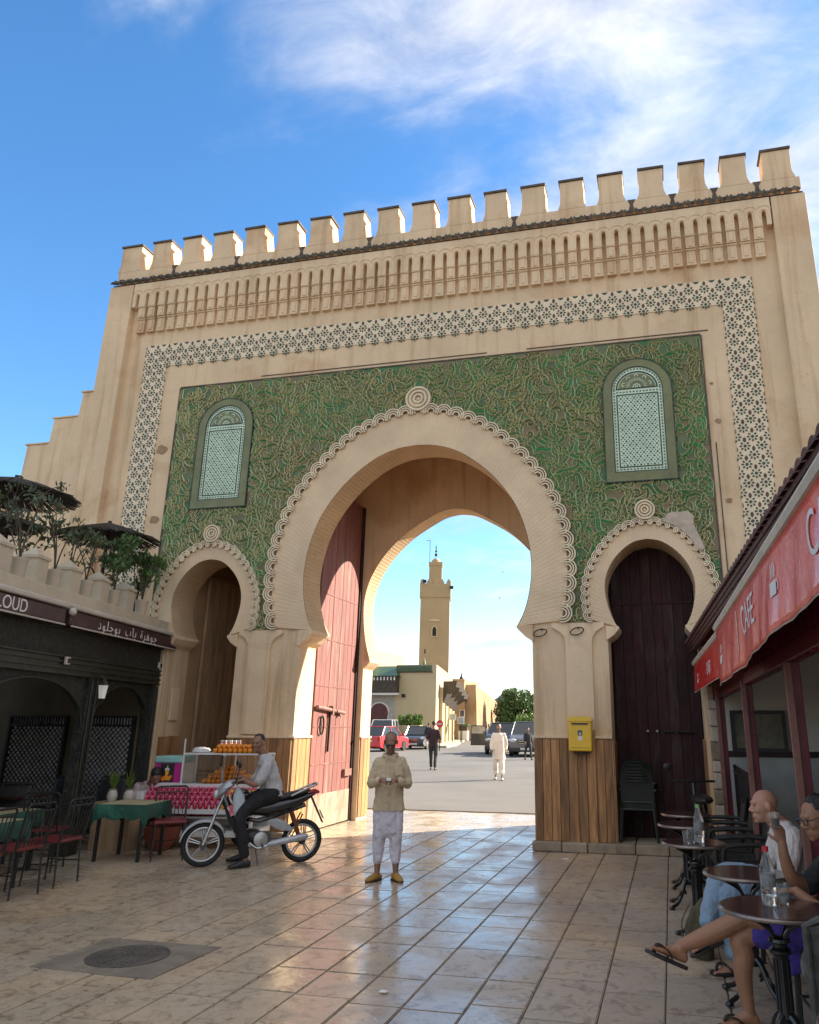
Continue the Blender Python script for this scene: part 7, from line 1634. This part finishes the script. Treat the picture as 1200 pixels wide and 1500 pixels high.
# ---- the old man standing in the middle of the square, head bowed over his hands (faces local -y)
pm = person('elderly man in khaki shirt, baggy pale trousers and mustard slippers, looking down at his hands', (0.655,-2.65,0), radians(17))
hc = (0.0,-0.055,1.475); HR = RM((0,-1,-0.55), (0,-0.45,1))
mb = MB(); add_head(mb, hc, HR, 0.98); limb2(mb, [((0,0.03,1.29),0.055),((0,0.0,1.36),0.048),((0,-0.015,1.43),0.052)])
mb.loft([((0,0.0,0.75),V((0.13,0,0)),V((0,0.09,0))),((0,0.01,1.0),V((0.14,0,0)),V((0,0.09,0))),((0,0.02,1.25),V((0.16,0,0)),V((0,0.09,0))),((0,0.03,1.33),V((0.08,0,0)),V((0,0.05,0)))], 16)
for s in (-1,1):
    limb2(mb, [((0.135*s,0.03,1.255),0.032),((0.20*s,0.02,1.05),0.036),((0.12*s,-0.17,1.065),0.03),((0.075*s,-0.215,1.075),0.024)])
    hand(mb, (0.085*s,-0.208,1.074), (-s*0.93,-0.28,0.02), (0,-0.25,0.95), 0.95, 0.9, -s)
    limb2(mb, [((0.08*s,0,0.78),0.085),((0.095*s,-0.01,0.42),0.055),((0.10*s,0.01,0.25),0.045),((0.105*s,0.0,0.09),0.032)])
    foot(mb, (0.105*s,0.0,0.085), (0.75*s if s < 0 else 0.45,-1,0), 0.95, toes=False)
organic(mb, 'body', sk_dark, pm, 0.0075, 3)
mb = MB()
mb.loft([((0,0.0,0.735),V((0.190,0,0)),V((0,0.125,0))),((0,0.0,0.80),V((0.182,0,0)),V((0,0.12,0))),((0,0.0,0.95),V((0.165,0,0)),V((0,0.115,0))),((0,0.01,1.12),V((0.160,0,0)),V((0,0.11,0))),((0,0.02,1.23),V((0.165,0,0)),V((0,0.105,0))),((0,0.025,1.30),V((0.125,0,0)),V((0,0.085,0))),((0,0.03,1.35),V((0.085,0,0)),V((0,0.065,0)))], 20)
for s in (-1,1):
    limb2(mb, [((0.13*s,0.03,1.265),0.056),((0.175*s,0.03,1.17),0.056),((0.212*s,0.015,1.035),0.055),((0.195*s,-0.09,1.035),0.051),((0.145*s,-0.160,1.055),0.044),((0.125*s,-0.180,1.065),0.041)])
    mb.tube([(0.025*s,-0.078,1.325),(0.075*s,-0.055,1.335),(0.08*s,0.03,1.355),(0.0,0.085,1.375)], 0.016, 6, flat=0.8)
sh = organic(mb, 'shirt', c_khaki, pm, 0.007, 2, 0.032, 0.008)
mb = MB()
for s in (-1,1): mb.prism([(0.004,1.31),(0.07*s,1.335),(0.055*s,1.285)] if s > 0 else [(-0.055,1.285),(-0.07,1.335),(-0.004,1.31)], 'y', -0.108, -0.098)
mb.build('collar', c_khaki, pm, bevel=0.002)
mb = MB(); mb.prism([(0.06,1.12),(0.15,1.12),(0.15,1.215),(0.06,1.215)], 'y', -0.128, -0.118); mb.build('chest_pocket', c_khaki, pm, bevel=0.004)
mb = MB(); mb.tube([(0,-0.120,1.30),(0,-0.128,1.12),(0,-0.135,0.95),(0,-0.142,0.75)], 0.006, 5, flat=0.5); mb.build('button_placket', c_khaki, pm)
mb = MB(); mb.loft([((0,0,0.80),V((0.155,0,0)),V((0,0.11,0))),((0,0,0.62),V((0.165,0,0)),V((0,0.115,0))),((0,0,0.50),V((0.155,0,0)),V((0,0.10,0))),((0,0,0.44),V((0.11,0,0)),V((0,0.07,0)))], 18)
for s in (-1,1): limb2(mb, [((0.08*s,0,0.75),0.092),((0.09*s,0,0.55),0.085),((0.095*s,0,0.38),0.070),((0.10*s,0.0,0.24),0.057),((0.10*s,0.0,0.215),0.055)])
organic(mb, 'trousers', c_lilac, pm, 0.007, 2, 0.036, 0.008)
for s in (-1,1):
    f = V((-0.75,-1,0)).normalized() if s < 0 else V((0.45,-1,0)).normalized(); a = V((0.105*s,0,0.085)); t = f.cross(V((0,0,1)))
    mb = MB(); mb.loft([(a-f*0.065+V((0,0,-0.055)), t*0.03, V((0,0,0.022))),(a-f*0.03+V((0,0,-0.045)), t*0.042, V((0,0,0.040))),(a+f*0.05+V((0,0,-0.045)), t*0.046, V((0,0,0.040))),(a+f*0.12+V((0,0,-0.055)), t*0.048, V((0,0,0.027))),(a+f*0.17+V((0,0,-0.063)), t*0.030, V((0,0,0.017))),(a+f*0.195+V((0,0,-0.06)), t*0.008, V((0,0,0.008)))], 16)
    o = organic(mb, 'slipper', m_slip, pm, 0.006, 2)
    mb = MB(); P = [(a-f*0.07), (a-f*0.04+t*0.045), (a+f*0.08+t*0.052), (a+f*0.15+t*0.04), (a+f*0.19), (a+f*0.15-t*0.04), (a+f*0.08-t*0.052), (a-f*0.04-t*0.045)]; mb.prism([(p.x, p.y) for p in P], 'z', 0.0, 0.014); mb.build('sole', m_sole, o)
mb = MB(); HV = lambda x,y,z: V(hc)+HR @ (V((x,y,z))*0.98)
for s in (-1,1): mb.ell(HV(0.032*s,-0.088,0.017), (0.026,0.010,0.019), HR, 12, 8)
mb.tube([HV(-0.085,0.0,0.02),HV(-0.06,-0.075,0.022),HV(0,-0.098,0.024),HV(0.06,-0.075,0.022),HV(0.085,0.0,0.02)], 0.004, 5); mb.build('sunglasses', m_bikeblk, pm, smooth=True)
mb = MB(); mb.ell(HV(0,0.040,0.040), (0.0745,0.076,0.0765), HR, 18, 12); organic(mb, 'cropped_hair', m_hairg, pm, 0.006, 1)
mb = MB(); mb.box((0.0,-0.245,1.085), (0.05,0.075,0.008), (0.3,0.1,0)); o = mb.build('paper_note', m_wcap, pm, bevel=0.002)

# ---- the rider (same frame as the motorbike)
rd = person('man in a grey T-shirt and black trousers astride the motorbike, feet on the ground', (-1.32,-2.12,0), radians(-56.9))
hc = (0.02,-0.045,1.425); HR = RM((0.85,-0.55,-0.05))
mb = MB(); add_head(mb, hc, HR, 1.0); limb2(mb, [((0.0,0.08,1.25),0.06),((0.01,0.03,1.31),0.056),((0.015,0.0,1.37),0.058)])
mb.loft([((0,0.17,0.82),V((0.14,0,0)),V((0,0.11,0))),((0,0.13,1.0),V((0.13,0,0)),V((0,0.10,0))),((0,0.09,1.18),V((0.16,0,0)),V((0,0.10,0))),((0,0.07,1.27),V((0.10,0,0)),V((0,0.06,0)))], 16)
for s in (-1,1):
    limb2(mb, [((0.165*s,0.09,1.19),0.040),((0.228*s,0.02,1.03),0.040),((0.255*s,-0.05,0.955),0.040),((0.265*s,-0.15,0.985),0.032),((0.27*s,-0.20,1.015),0.026)])
    hand(mb, (0.27*s,-0.19,1.02), (0,-0.9,-0.25), (0,-0.25,0.95), 0.95, 1.25, -s)
    limb2(mb, [((0.10*s,0.15,0.82),0.10),((0.19*s,-0.08,0.70),0.078),((0.245*s,-0.19,0.56),0.062),((0.25*s,-0.16,0.38),0.055),((0.24*s,-0.10,0.10),0.036)])
    foot(mb, (0.24*s,-0.10,0.09), (0.15*s,-1,0), 1.0, toes=False)
organic(mb, 'body', sk_dark, rd, 0.0085, 3)
add_eyes(rd, hc, HR)
mb = MB(); mb.loft([((0,0.19,0.80),V((0.185,0,0)),V((0,0.15,0.0))),((0,0.16,0.92),V((0.17,0,0)),V((0,0.14,0))),((0,0.12,1.08),V((0.175,0,0)),V((0,0.13,0))),((0,0.09,1.19),V((0.195,0,0)),V((0,0.12,0))),((0,0.075,1.265),V((0.15,0,0)),V((0,0.09,0))),((0,0.06,1.305),V((0.08,0,0)),V((0,0.07,0)))], 20)
for s in (-1,1): limb2(mb, [((0.155*s,0.09,1.215),0.075),((0.205*s,0.06,1.13),0.072),((0.24*s,0.01,1.02),0.066),((0.248*s,-0.01,0.995),0.063)])
organic(mb, 'tshirt', c_grey, rd, 0.008, 2, 0.030, 0.008)
mb = MB(); mb.loft([((0,0.20,0.86),V((0.155,0,0)),V((0,0.13,0))),((0,0.20,0.78),V((0.17,0,0)),V((0,0.14,0)))], 16)
for s in (-1,1): limb2(mb, [((0.09*s,0.17,0.82),0.115),((0.19*s,-0.08,0.715),0.092),((0.25*s,-0.20,0.565),0.075),((0.252*s,-0.165,0.38),0.070),((0.243*s,-0.11,0.16),0.058)])
organic(mb, 'trousers', c_black, rd, 0.009, 3, 0.022, 0.008)
for s in (-1,1):
    a = V((0.24*s,-0.10,0.09)); f = V((0.15*s,-1,0)).normalized(); t = f.cross(V((0,0,1))); mb = MB()
    mb.loft([(a-f*0.07+V((0,0,-0.05)), t*0.032, V((0,0,0.03))),(a-f*0.04+V((0,0,-0.035)), t*0.042, V((0,0,0.05))),(a+f*0.03+V((0,0,-0.035)), t*0.044, V((0,0,0.05))),(a+f*0.10+V((0,0,-0.052)), t*0.048, V((0,0,0.034))),(a+f*0.17+V((0,0,-0.064)), t*0.042, V((0,0,0.022))),(a+f*0.20+V((0,0,-0.068)), t*0.02, V((0,0,0.014)))], 14)
    organic(mb, 'shoe', m_blackp, rd, 0.006, 2)
mb = MB(); H2 = lambda x,y,z: V(hc)+HR @ V((x,y,z)); mb.ell(H2(0,0.034,0.062), (0.076,0.088,0.072), HR, 18, 12); organic(mb, 'hair', m_hair, rd, 0.005, 1, 0.0, 0.018)

# ---- seated stooping man in a pale checked shirt beside the cart
m_plaid = M('pale_checked_cotton', (0.52,0.42,0.40), 0.85, 0.15, 6, 0.3, 30, col2=(0.24,0.14,0.15), c2scale=14, c2amt=0.55)
sp_ = person('man in a pale checked shirt seated and stooping beside the juice cart', (-3.72,-0.98,0), radians(52))
hc = (0,-0.27,0.93); HR = RM((0,-1,-0.75), (0,-0.5,1))
mb = MB(); add_head(mb, hc, HR, 0.98); limb2(mb, [((0,-0.02,0.80),0.058),((0,-0.12,0.86),0.05),((0,-0.20,0.90),0.05)])
mb.loft([((0,0.12,0.42),V((0.14,0,0)),V((0,0.1,0))),((0,0.08,0.62),V((0.14,0,0)),V((0,0.09,0))),((0,-0.03,0.80),V((0.15,0,0)),V((0,0.08,0.04)))], 14)
for s in (-1,1):
    limb2(mb, [((0.17*s,-0.02,0.78),0.05),((0.22*s,-0.08,0.58),0.042),((0.13*s,-0.27,0.56),0.03),((0.08*s,-0.31,0.58),0.024)]); hand(mb, (0.09*s,-0.31,0.585), (-s*0.8,-0.5,0.1), (0,-0.3,0.95), 0.95, 0.8, -s)
    limb2(mb, [((0.09*s,0.08,0.44),0.09),((0.14*s,-0.32,0.47),0.065),((0.14*s,-0.34,0.10),0.035)]); foot(mb, (0.14*s,-0.34,0.085), (0.1*s,-1,0), toes=False)
organic(mb, 'body', sk_dark, sp_, 0.01, 2)
mb = MB(); mb.loft([((0,0.13,0.40),V((0.18,0,0)),V((0,0.13,0))),((0,0.10,0.58),V((0.18,0,0)),V((0,0.12,0))),((0,0.0,0.76),V((0.19,0,0)),V((0,0.10,0.05))),((0,-0.05,0.83),V((0.12,0,0)),V((0,0.06,0.04)))], 16)
for s in (-1,1): limb2(mb, [((0.155*s,-0.02,0.78),0.072),((0.215*s,-0.07,0.64),0.064),((0.215*s,-0.10,0.58),0.058)])
organic(mb, 'shirt', m_plaid, sp_, 0.01, 2, 0.022, 0.008)
mb = MB(); mb.ell((0,0.12,0.43), (0.19,0.15,0.10), None, 14, 8)
for s in (-1,1): limb2(mb, [((0.09*s,0.08,0.44),0.105),((0.14*s,-0.32,0.48),0.082),((0.14*s,-0.34,0.14),0.06)])
organic(mb, 'trousers', c_black, sp_, 0.01, 2, 0.015)
mb = MB(); mb.ell(V(hc)+HR @ V((0,0.022,0.048)), (0.078,0.093,0.084), HR, 16, 10); organic(mb, 'hair', m_hair, sp_, 0.008, 1)
stl = thing('low_stool', 'low dark stool under the stooping man beside the cart', 'stool', (-3.72+0.0,-0.98+0.0,0), radians(52)); pb('stool_seat', m_rod, stl, (-0.17,0.17,-0.03,0.28,0.30,0.33)); 
for sx in (-0.14,0.14):
    for sy in (0.0,0.25): pb('leg', m_rod, stl, (sx-0.012,sx+0.012,sy-0.012,sy+0.012,0,0.3))

# ---- walkers on the road
def walker(label, loc, rz, Hh, skin, top, bottom, stride=0.16, robe=False, shoe=None, vox=0.016, hair=m_hair, armb=0.0):
    t = person(label, loc, rz); t.scale = (Hh/1.72,)*3
    hc = (0,-0.02,1.60); HR = RM((0,-1,-0.05)); mb = MB(); add_head(mb, hc, HR, 1.0); limb2(mb, [((0,0.02,1.40),0.055),((0,0.0,1.50),0.05)])
    mb.loft([((0,0,0.88),V((0.14,0,0)),V((0,0.09,0))),((0,0,1.15),V((0.14,0,0)),V((0,0.09,0))),((0,0.01,1.38),V((0.17,0,0)),V((0,0.085,0)))], 14)
    feet = []
    for s in (-1,1):
        sw_ = stride*s
        limb2(mb, [((0.18*s,0.02,1.38),0.05),((0.235*s,sw_*0.35+0.02,1.12),0.042),((0.22*s,sw_*0.7-0.06-armb,0.90+armb),0.032)]); hand(mb, (0.22*s,sw_*0.7-0.06-armb,0.88+armb), (0,-0.15,-1), (s,0,0), 1.0, 0.5, s)
        limb2(mb, [((0.09*s,0,0.88),0.095),((0.10*s,-sw_*0.6-0.03,0.50),0.058),((0.10*s,-sw_*1.1+0.03,0.28),0.05),((0.10*s,-sw_*1.3,0.09),0.034)]); foot(mb, (0.10*s,-sw_*1.3,0.085), (0.1*s,-1,0), toes=False); feet.append((s,-sw_*1.3))
    organic(mb, 'body', skin, t, vox, 2)
    mb = MB(); lo = 0.62 if robe else 0.85
    mb.loft([((0,0,lo),V((0.22 if robe else 0.17,0,0)),V((0,0.15 if robe else 0.12,0))),((0,0,1.0),V((0.18,0,0)),V((0,0.12,0))),((0,0.0,1.2),V((0.185,0,0)),V((0,0.125,0))),((0,0.01,1.36),V((0.20,0,0)),V((0,0.11,0))),((0,0.02,1.44),V((0.09,0,0)),V((0,0.06,0)))], 16)
    for s in (-1,1):
        sw_ = stride*s; limb2(mb, [((0.165*s,0.02,1.37),0.070),((0.235*s,sw_*0.35+0.02,1.13),0.065 if robe else 0.055),((0.225*s,sw_*0.65-0.04-armb*0.9,0.95+armb*0.9),0.060 if robe else 0.04)])
    organic(mb, 'top', top, t, vox, 2, 0.022)
    mb = MB(); mb.ell((0,0,0.88), (0.165,0.12,0.10), None, 14, 8)
    for s in (-1,1): sw_ = stride*s; limb2(mb, [((0.085*s,0,0.86),0.11),((0.10*s,-sw_*0.6-0.03,0.50),0.085 if robe else 0.072),((0.10*s,-sw_*1.1+0.03,0.30),0.080 if robe else 0.062),((0.10*s,-sw_*1.3,0.22 if robe else 0.13),0.075 if robe else 0.055)])
    organic(mb, 'trousers', bottom, t, vox, 2, 0.02)
    mb = MB(); mb.ell(V(hc)+HR @ V((0,0.034,0.060)), (0.077,0.088,0.074), HR, 14, 10); organic(mb, 'hair', hair, t, vox*0.8, 1)
    for s, y in feet:
        mb = MB(); mb.ell((0.10*s+0.005*s,y-0.06,0.035), (0.05,0.145,0.038), None, 12, 8); organic(mb, 'shoe', shoe or m_blackp, t, vox*0.7, 1)
    return t
walker('man in a loose white tunic and trousers walking towards the gate on the road', (-1.45,13.4,0.014), radians(12), 1.68, sk_dark, c_white, c_white, 0.13, True, M('pale_sandal', (0.5,0.42,0.35), 0.7))
walker('person in dark plum shirt and charcoal trousers walking away from the gate', (-4.98,18.0,0.014), radians(188), 1.76, sk_dark, c_plum, c_char, 0.14, armb=0.16)
o = MB(); o.ell((0,0,0), (0.09,0.05,0.13), None, 10, 8); o = o.build('white_bag', m_wcap, None, smooth=True, loc=(-5.32,18.05,0.98)); tag(o, 'small white bag held by the walker in the plum shirt', 'bag')
walker('distant person in dark clothes leaning on the right beside the grey van', (-3.0,27.6,0.014), radians(30), 1.5, sk_dark, c_char, c_char, 0.20)
walker('distant person standing at the right side of the dark car by the hedge', (-12.05,40.5,0.014), radians(190), 1.7, sk_dark, c_char, c_white, 0.05)
walker('distant person behind the open pickup door', (-7.0,36.6,0.014), radians(20), 1.65, sk_dark, c_white, c_char, 0.05)

# ---- bald man in white T-shirt and jeans, legs crossed, arms folded (faces local -x)
bm_ = person('bald man in white T-shirt and pale jeans seated with arms and legs crossed', (4.66,-5.12,0), 0.10)
hc = (-0.105,0.0,1.105); HR = RM((-1,-0.10,-0.10), (-0.08,0,1))
mb = MB(); add_head(mb, hc, HR, 1.02); limb2(mb, [((0.02,0,0.97),0.068),((-0.03,0,1.01),0.066),((-0.07,0,1.05),0.062)])
mb.loft([((0.10,0,0.46),V((0.11,0,0)),V((0,0.15,0))),((0.10,0,0.65),V((0.11,0,0)),V((0,0.145,0))),((0.05,0,0.85),V((0.11,0,0)),V((0,0.17,0))),((0.02,0,0.97),V((0.06,0,0)),V((0,0.09,0)))], 16)
for s in (-1,1):
    limb2(mb, [((0.03,0.19*s,0.90),0.055),((-0.04,0.23*s,0.70),0.046),((-0.14,0.16*s,0.62),0.040),((-0.22,0.02*s,0.63+0.012*s),0.031),((-0.225,-0.06*s,0.635+0.012*s),0.027)]); hand(mb, (-0.225,-0.05*s,0.635+0.012*s), (-0.2,-s,0.05), (-0.6,0,0.7), 0.98, 0.6, s)
limb2(mb, [((0.03,-0.10,0.48),0.09),((-0.40,-0.13,0.52),0.062),((-0.44,-0.12,0.30),0.05),((-0.42,-0.11,0.09),0.034)]); foot(mb, (-0.42,-0.11,0.085), (-1,-0.1,0))
limb2(mb, [((0.03,0.10,0.50),0.09),((-0.42,-0.02,0.63),0.062),((-0.54,-0.10,0.44),0.05),((-0.60,-0.15,0.30),0.033)]); foot(mb, (-0.605,-0.155,0.285), (-0.85,-0.15,-0.35), up_=(-0.3,0,1))
organic(mb, 'body', sk_pale, bm_, 0.0075, 3); add_eyes(bm_, hc, HR)
mb = MB(); mb.loft([((0.11,0,0.46),V((0.145,0,0)),V((0,0.185,0))),((0.11,0,0.62),V((0.15,0,0)),V((0,0.18,0))),((0.07,0,0.80),V((0.14,0,0)),V((0,0.195,0))),((0.045,0,0.91),V((0.115,0,0)),V((0,0.19,0))),((0.02,0,0.98),V((0.082,0,0)),V((0,0.13,0))),((0.0,0,1.015),V((0.074,0,0)),V((0,0.085,0)))], 20)
for s in (-1,1): limb2(mb, [((0.040,0.170*s,0.905),0.086),((-0.005,0.218*s,0.80),0.080),((-0.035,0.236*s,0.71),0.070)])
organic(mb, 'tshirt', c_white, bm_, 0.007, 2, 0.028, 0.008)
mb = MB(); mb.ell((0.08,0,0.50), (0.16,0.19,0.11), None, 16, 10)
limb2(mb, [((0.03,-0.10,0.49),0.105),((-0.40,-0.13,0.535),0.083),((-0.455,-0.12,0.34),0.078),((-0.435,-0.11,0.16),0.072)]); limb2(mb, [((0.03,0.10,0.51),0.105),((-0.42,-0.02,0.64),0.083),((-0.55,-0.10,0.46),0.075),((-0.595,-0.14,0.345),0.068)])
organic(mb, 'jeans', c_jean, bm_, 0.007, 2, 0.028, 0.010)
def sandal(parent, ank, f, up_=(0,0,1), s=1.0, thong=True):
    a = V(ank); f = V(f).normalized(); u = V(up_); u = (u-f*u.dot(f)).normalized(); t = f.cross(u); Rr = Matrix((f, t, u)).transposed()
    mb = MB(); P = [(-0.075,0),(-0.055,0.032),(0.02,0.036),(0.10,0.050),(0.165,0.045),(0.195,0.015),(0.19,-0.02),(0.155,-0.046),(0.09,-0.050),(0.02,-0.036),(-0.055,-0.032)]
    n = len(P); vs = [a+Rr@V((x*s,y*s,-0.088*s)) for x,y in P]+[a+Rr@V((x*s,y*s,-0.108*s)) for x,y in P]; mb.add(vs, [tuple(range(n)), tuple(reversed(range(n,2*n)))]+[(i,(i+1)%n,(i+1)%n+n,i+n) for i in range(n)])
    o = mb.build('sandal', m_sand, parent, bevel=0.004)
    mb = MB(); K = lambda x,y,z: a+Rr@V((x*s,y*s,z*s))
    mb.tube(catmull([tuple(K(0.04,0.046,-0.085)),tuple(K(0.08,0.034,-0.045)),tuple(K(0.135,0.006,-0.045)),tuple(K(0.150,-0.012,-0.088))],3), 0.012, 6, flat=0.4); mb.tube(catmull([tuple(K(0.04,-0.046,-0.085)),tuple(K(0.08,-0.038,-0.045)),tuple(K(0.135,-0.010,-0.045)),tuple(K(0.150,-0.012,-0.088))],3), 0.012, 6, flat=0.4); mb.build('strap', m_sand, o, smooth=True)
sandal(bm_, (-0.42,-0.11,0.112), (-1,-0.1,0)); sandal(bm_, (-0.605,-0.155,0.285), (-0.85,-0.15,-0.35), (-0.3,0,1))

# ---- man in dark shirt and purple shorts, leg crossed, holding up a glass (faces local -x)
gm = person('man in dark shirt, purple shorts and glasses lifting a small glass at the nearest table', (4.78,-6.40,0), 0.06)
hc = (-0.055,-0.02,1.16); HR = RM((-0.9,-0.30,-0.28), (-0.2,0,1))
mb = MB(); add_head(mb, hc, HR, 1.0); limb2(mb, [((0.06,0,0.99),0.06),((0.02,-0.01,1.07),0.054),((-0.03,-0.02,1.14),0.055)])
mb.loft([((0.12,0,0.46),V((0.11,0,0)),V((0,0.15,0))),((0.12,0,0.66),V((0.11,0,0)),V((0,0.15,0))),((0.08,0,0.88),V((0.11,0,0)),V((0,0.18,0))),((0.06,0,0.98),V((0.06,0,0)),V((0,0.09,0)))], 16)
# near (left) arm rests on the table, far (right) arm lifts the glass
limb2(mb, [((0.05,0.19,0.92),0.055),((-0.08,0.22,0.76),0.047),((-0.20,0.14,0.80),0.043),((-0.245,0.10,0.93),0.034),((-0.25,0.09,1.00),0.028)]); hand(mb, (-0.25,0.09,1.0), (-0.15,0.05,1), (0.3,-0.9,0.1), 1.0, 1.05, -1)
limb2(mb, [((0.05,-0.19,0.92),0.055),((-0.02,-0.25,0.72),0.047),((-0.12,-0.22,0.70),0.042),((-0.24,-0.14,0.78),0.031)]); hand(mb, (-0.24,-0.14,0.785), (-1,0.15,-0.05), (0,0,1), 1.0, 0.5, 1)
limb2(mb, [((0.05,0.10,0.47),0.095),((-0.50,0.12,0.50),0.068),((-0.53,0.12,0.38),0.062),((-0.545,0.12,0.27),0.054),((-0.53,0.11,0.10),0.035)]); foot(mb, (-0.53,0.11,0.098), (-1,-0.15,0))
limb2(mb, [((0.05,-0.10,0.50),0.095),((-0.44,0.08,0.60),0.070),((-0.56,0.10,0.56),0.060),((-0.74,0.10,0.48),0.053),((-0.90,0.08,0.42),0.036)]); foot(mb, (-0.90,0.08,0.42), (-0.62,-0.12,0.25), up_=(-0.35,0,1))
organic(mb, 'body', sk_warm, gm, 0.0075, 3); add_eyes(gm, hc, HR)
mb = MB(); mb.loft([((0.13,0,0.46),V((0.15,0,0)),V((0,0.19,0))),((0.13,0,0.64),V((0.15,0,0)),V((0,0.185,0))),((0.10,0,0.82),V((0.14,0,0)),V((0,0.20,0))),((0.075,0,0.93),V((0.12,0,0)),V((0,0.195,0))),((0.05,0,0.99),V((0.075,0,0)),V((0,0.12,0))),((0.035,0,1.02),V((0.06,0,0)),V((0,0.07,0)))], 20)
limb2(mb, [((0.06,0.165,0.92),0.075),((-0.02,0.215,0.83),0.068),((-0.09,0.215,0.765),0.062)]); limb2(mb, [((0.06,-0.165,0.92),0.075),((0.01,-0.23,0.82),0.070),((-0.025,-0.25,0.73),0.064)])
organic(mb, 'shirt', c_dark, gm, 0.007, 2, 0.028, 0.018)
mb = MB(); mb.ell((0.08,0,0.50), (0.17,0.20,0.11), None, 16, 10); limb2(mb, [((0.05,0.10,0.48),0.115),((-0.25,0.12,0.50),0.100),((-0.42,0.12,0.505),0.092)]); limb2(mb, [((0.05,-0.10,0.51),0.115),((-0.20,-0.02,0.57),0.100),((-0.36,0.05,0.60),0.092)])
mb.loft([((-0.10,0.13,0.45),V((0.12,0,0)),V((0,0.07,0))),((-0.20,0.13,0.36),V((0.13,0,0.03)),V((0,0.05,0))),((-0.22,0.13,0.30),V((0.10,0,0.03)),V((0,0.03,0)))], 12)
organic(mb, 'shorts', c_purple, gm, 0.008, 3, 0.026, 0.010)
mb = MB(); H3 = lambda x,y,z: V(hc)+HR @ V((x,y,z)); mb.ell(H3(0,0.038,0.062), (0.079,0.090,0.078), HR, 18, 12); organic(mb, 'hair', m_hair, gm, 0.005, 1, 0.0, 0.022)
mb = MB()
for s in (-1,1): mb.tube([H3(0.033*s+0.026*cos(a), -0.098, 0.012+0.018*sin(a)) for a in [2*pi*k/16 for k in range(16)]], 0.003, 5, closed=True); mb.tube([H3(0.058*s,-0.096,0.016),H3(0.082*s,0.0,0.02)], 0.003, 5)
mb.build('glasses', m_bikeblk, gm)
sandal(gm, (-0.53,0.11,0.108), (-1,-0.15,0)); sandal(gm, (-0.90,0.08,0.42), (-0.62,-0.12,0.25), (-0.35,0,1))
gl = thing('coffee_glass', 'small glass of dark coffee held up by the man in the dark shirt', 'glass', (4.49,-6.36,1.10), 0.06); mb = MB(); mb.lathe([(0.001,0),(0.026,0),(0.031,0.085),(0.029,0.085),(0.024,0.005),(0.001,0.005)], (0,0,0), 16); mb.build('glass', m_bottle, gl, smooth=True)
mb = MB(); mb.lathe([(0.001,0.006),(0.024,0.006),(0.027,0.05),(0.001,0.05)], (0,0,0), 14); mb.build('coffee', M('milky_coffee', (0.16,0.08,0.04), 0.3), gl, smooth=True)
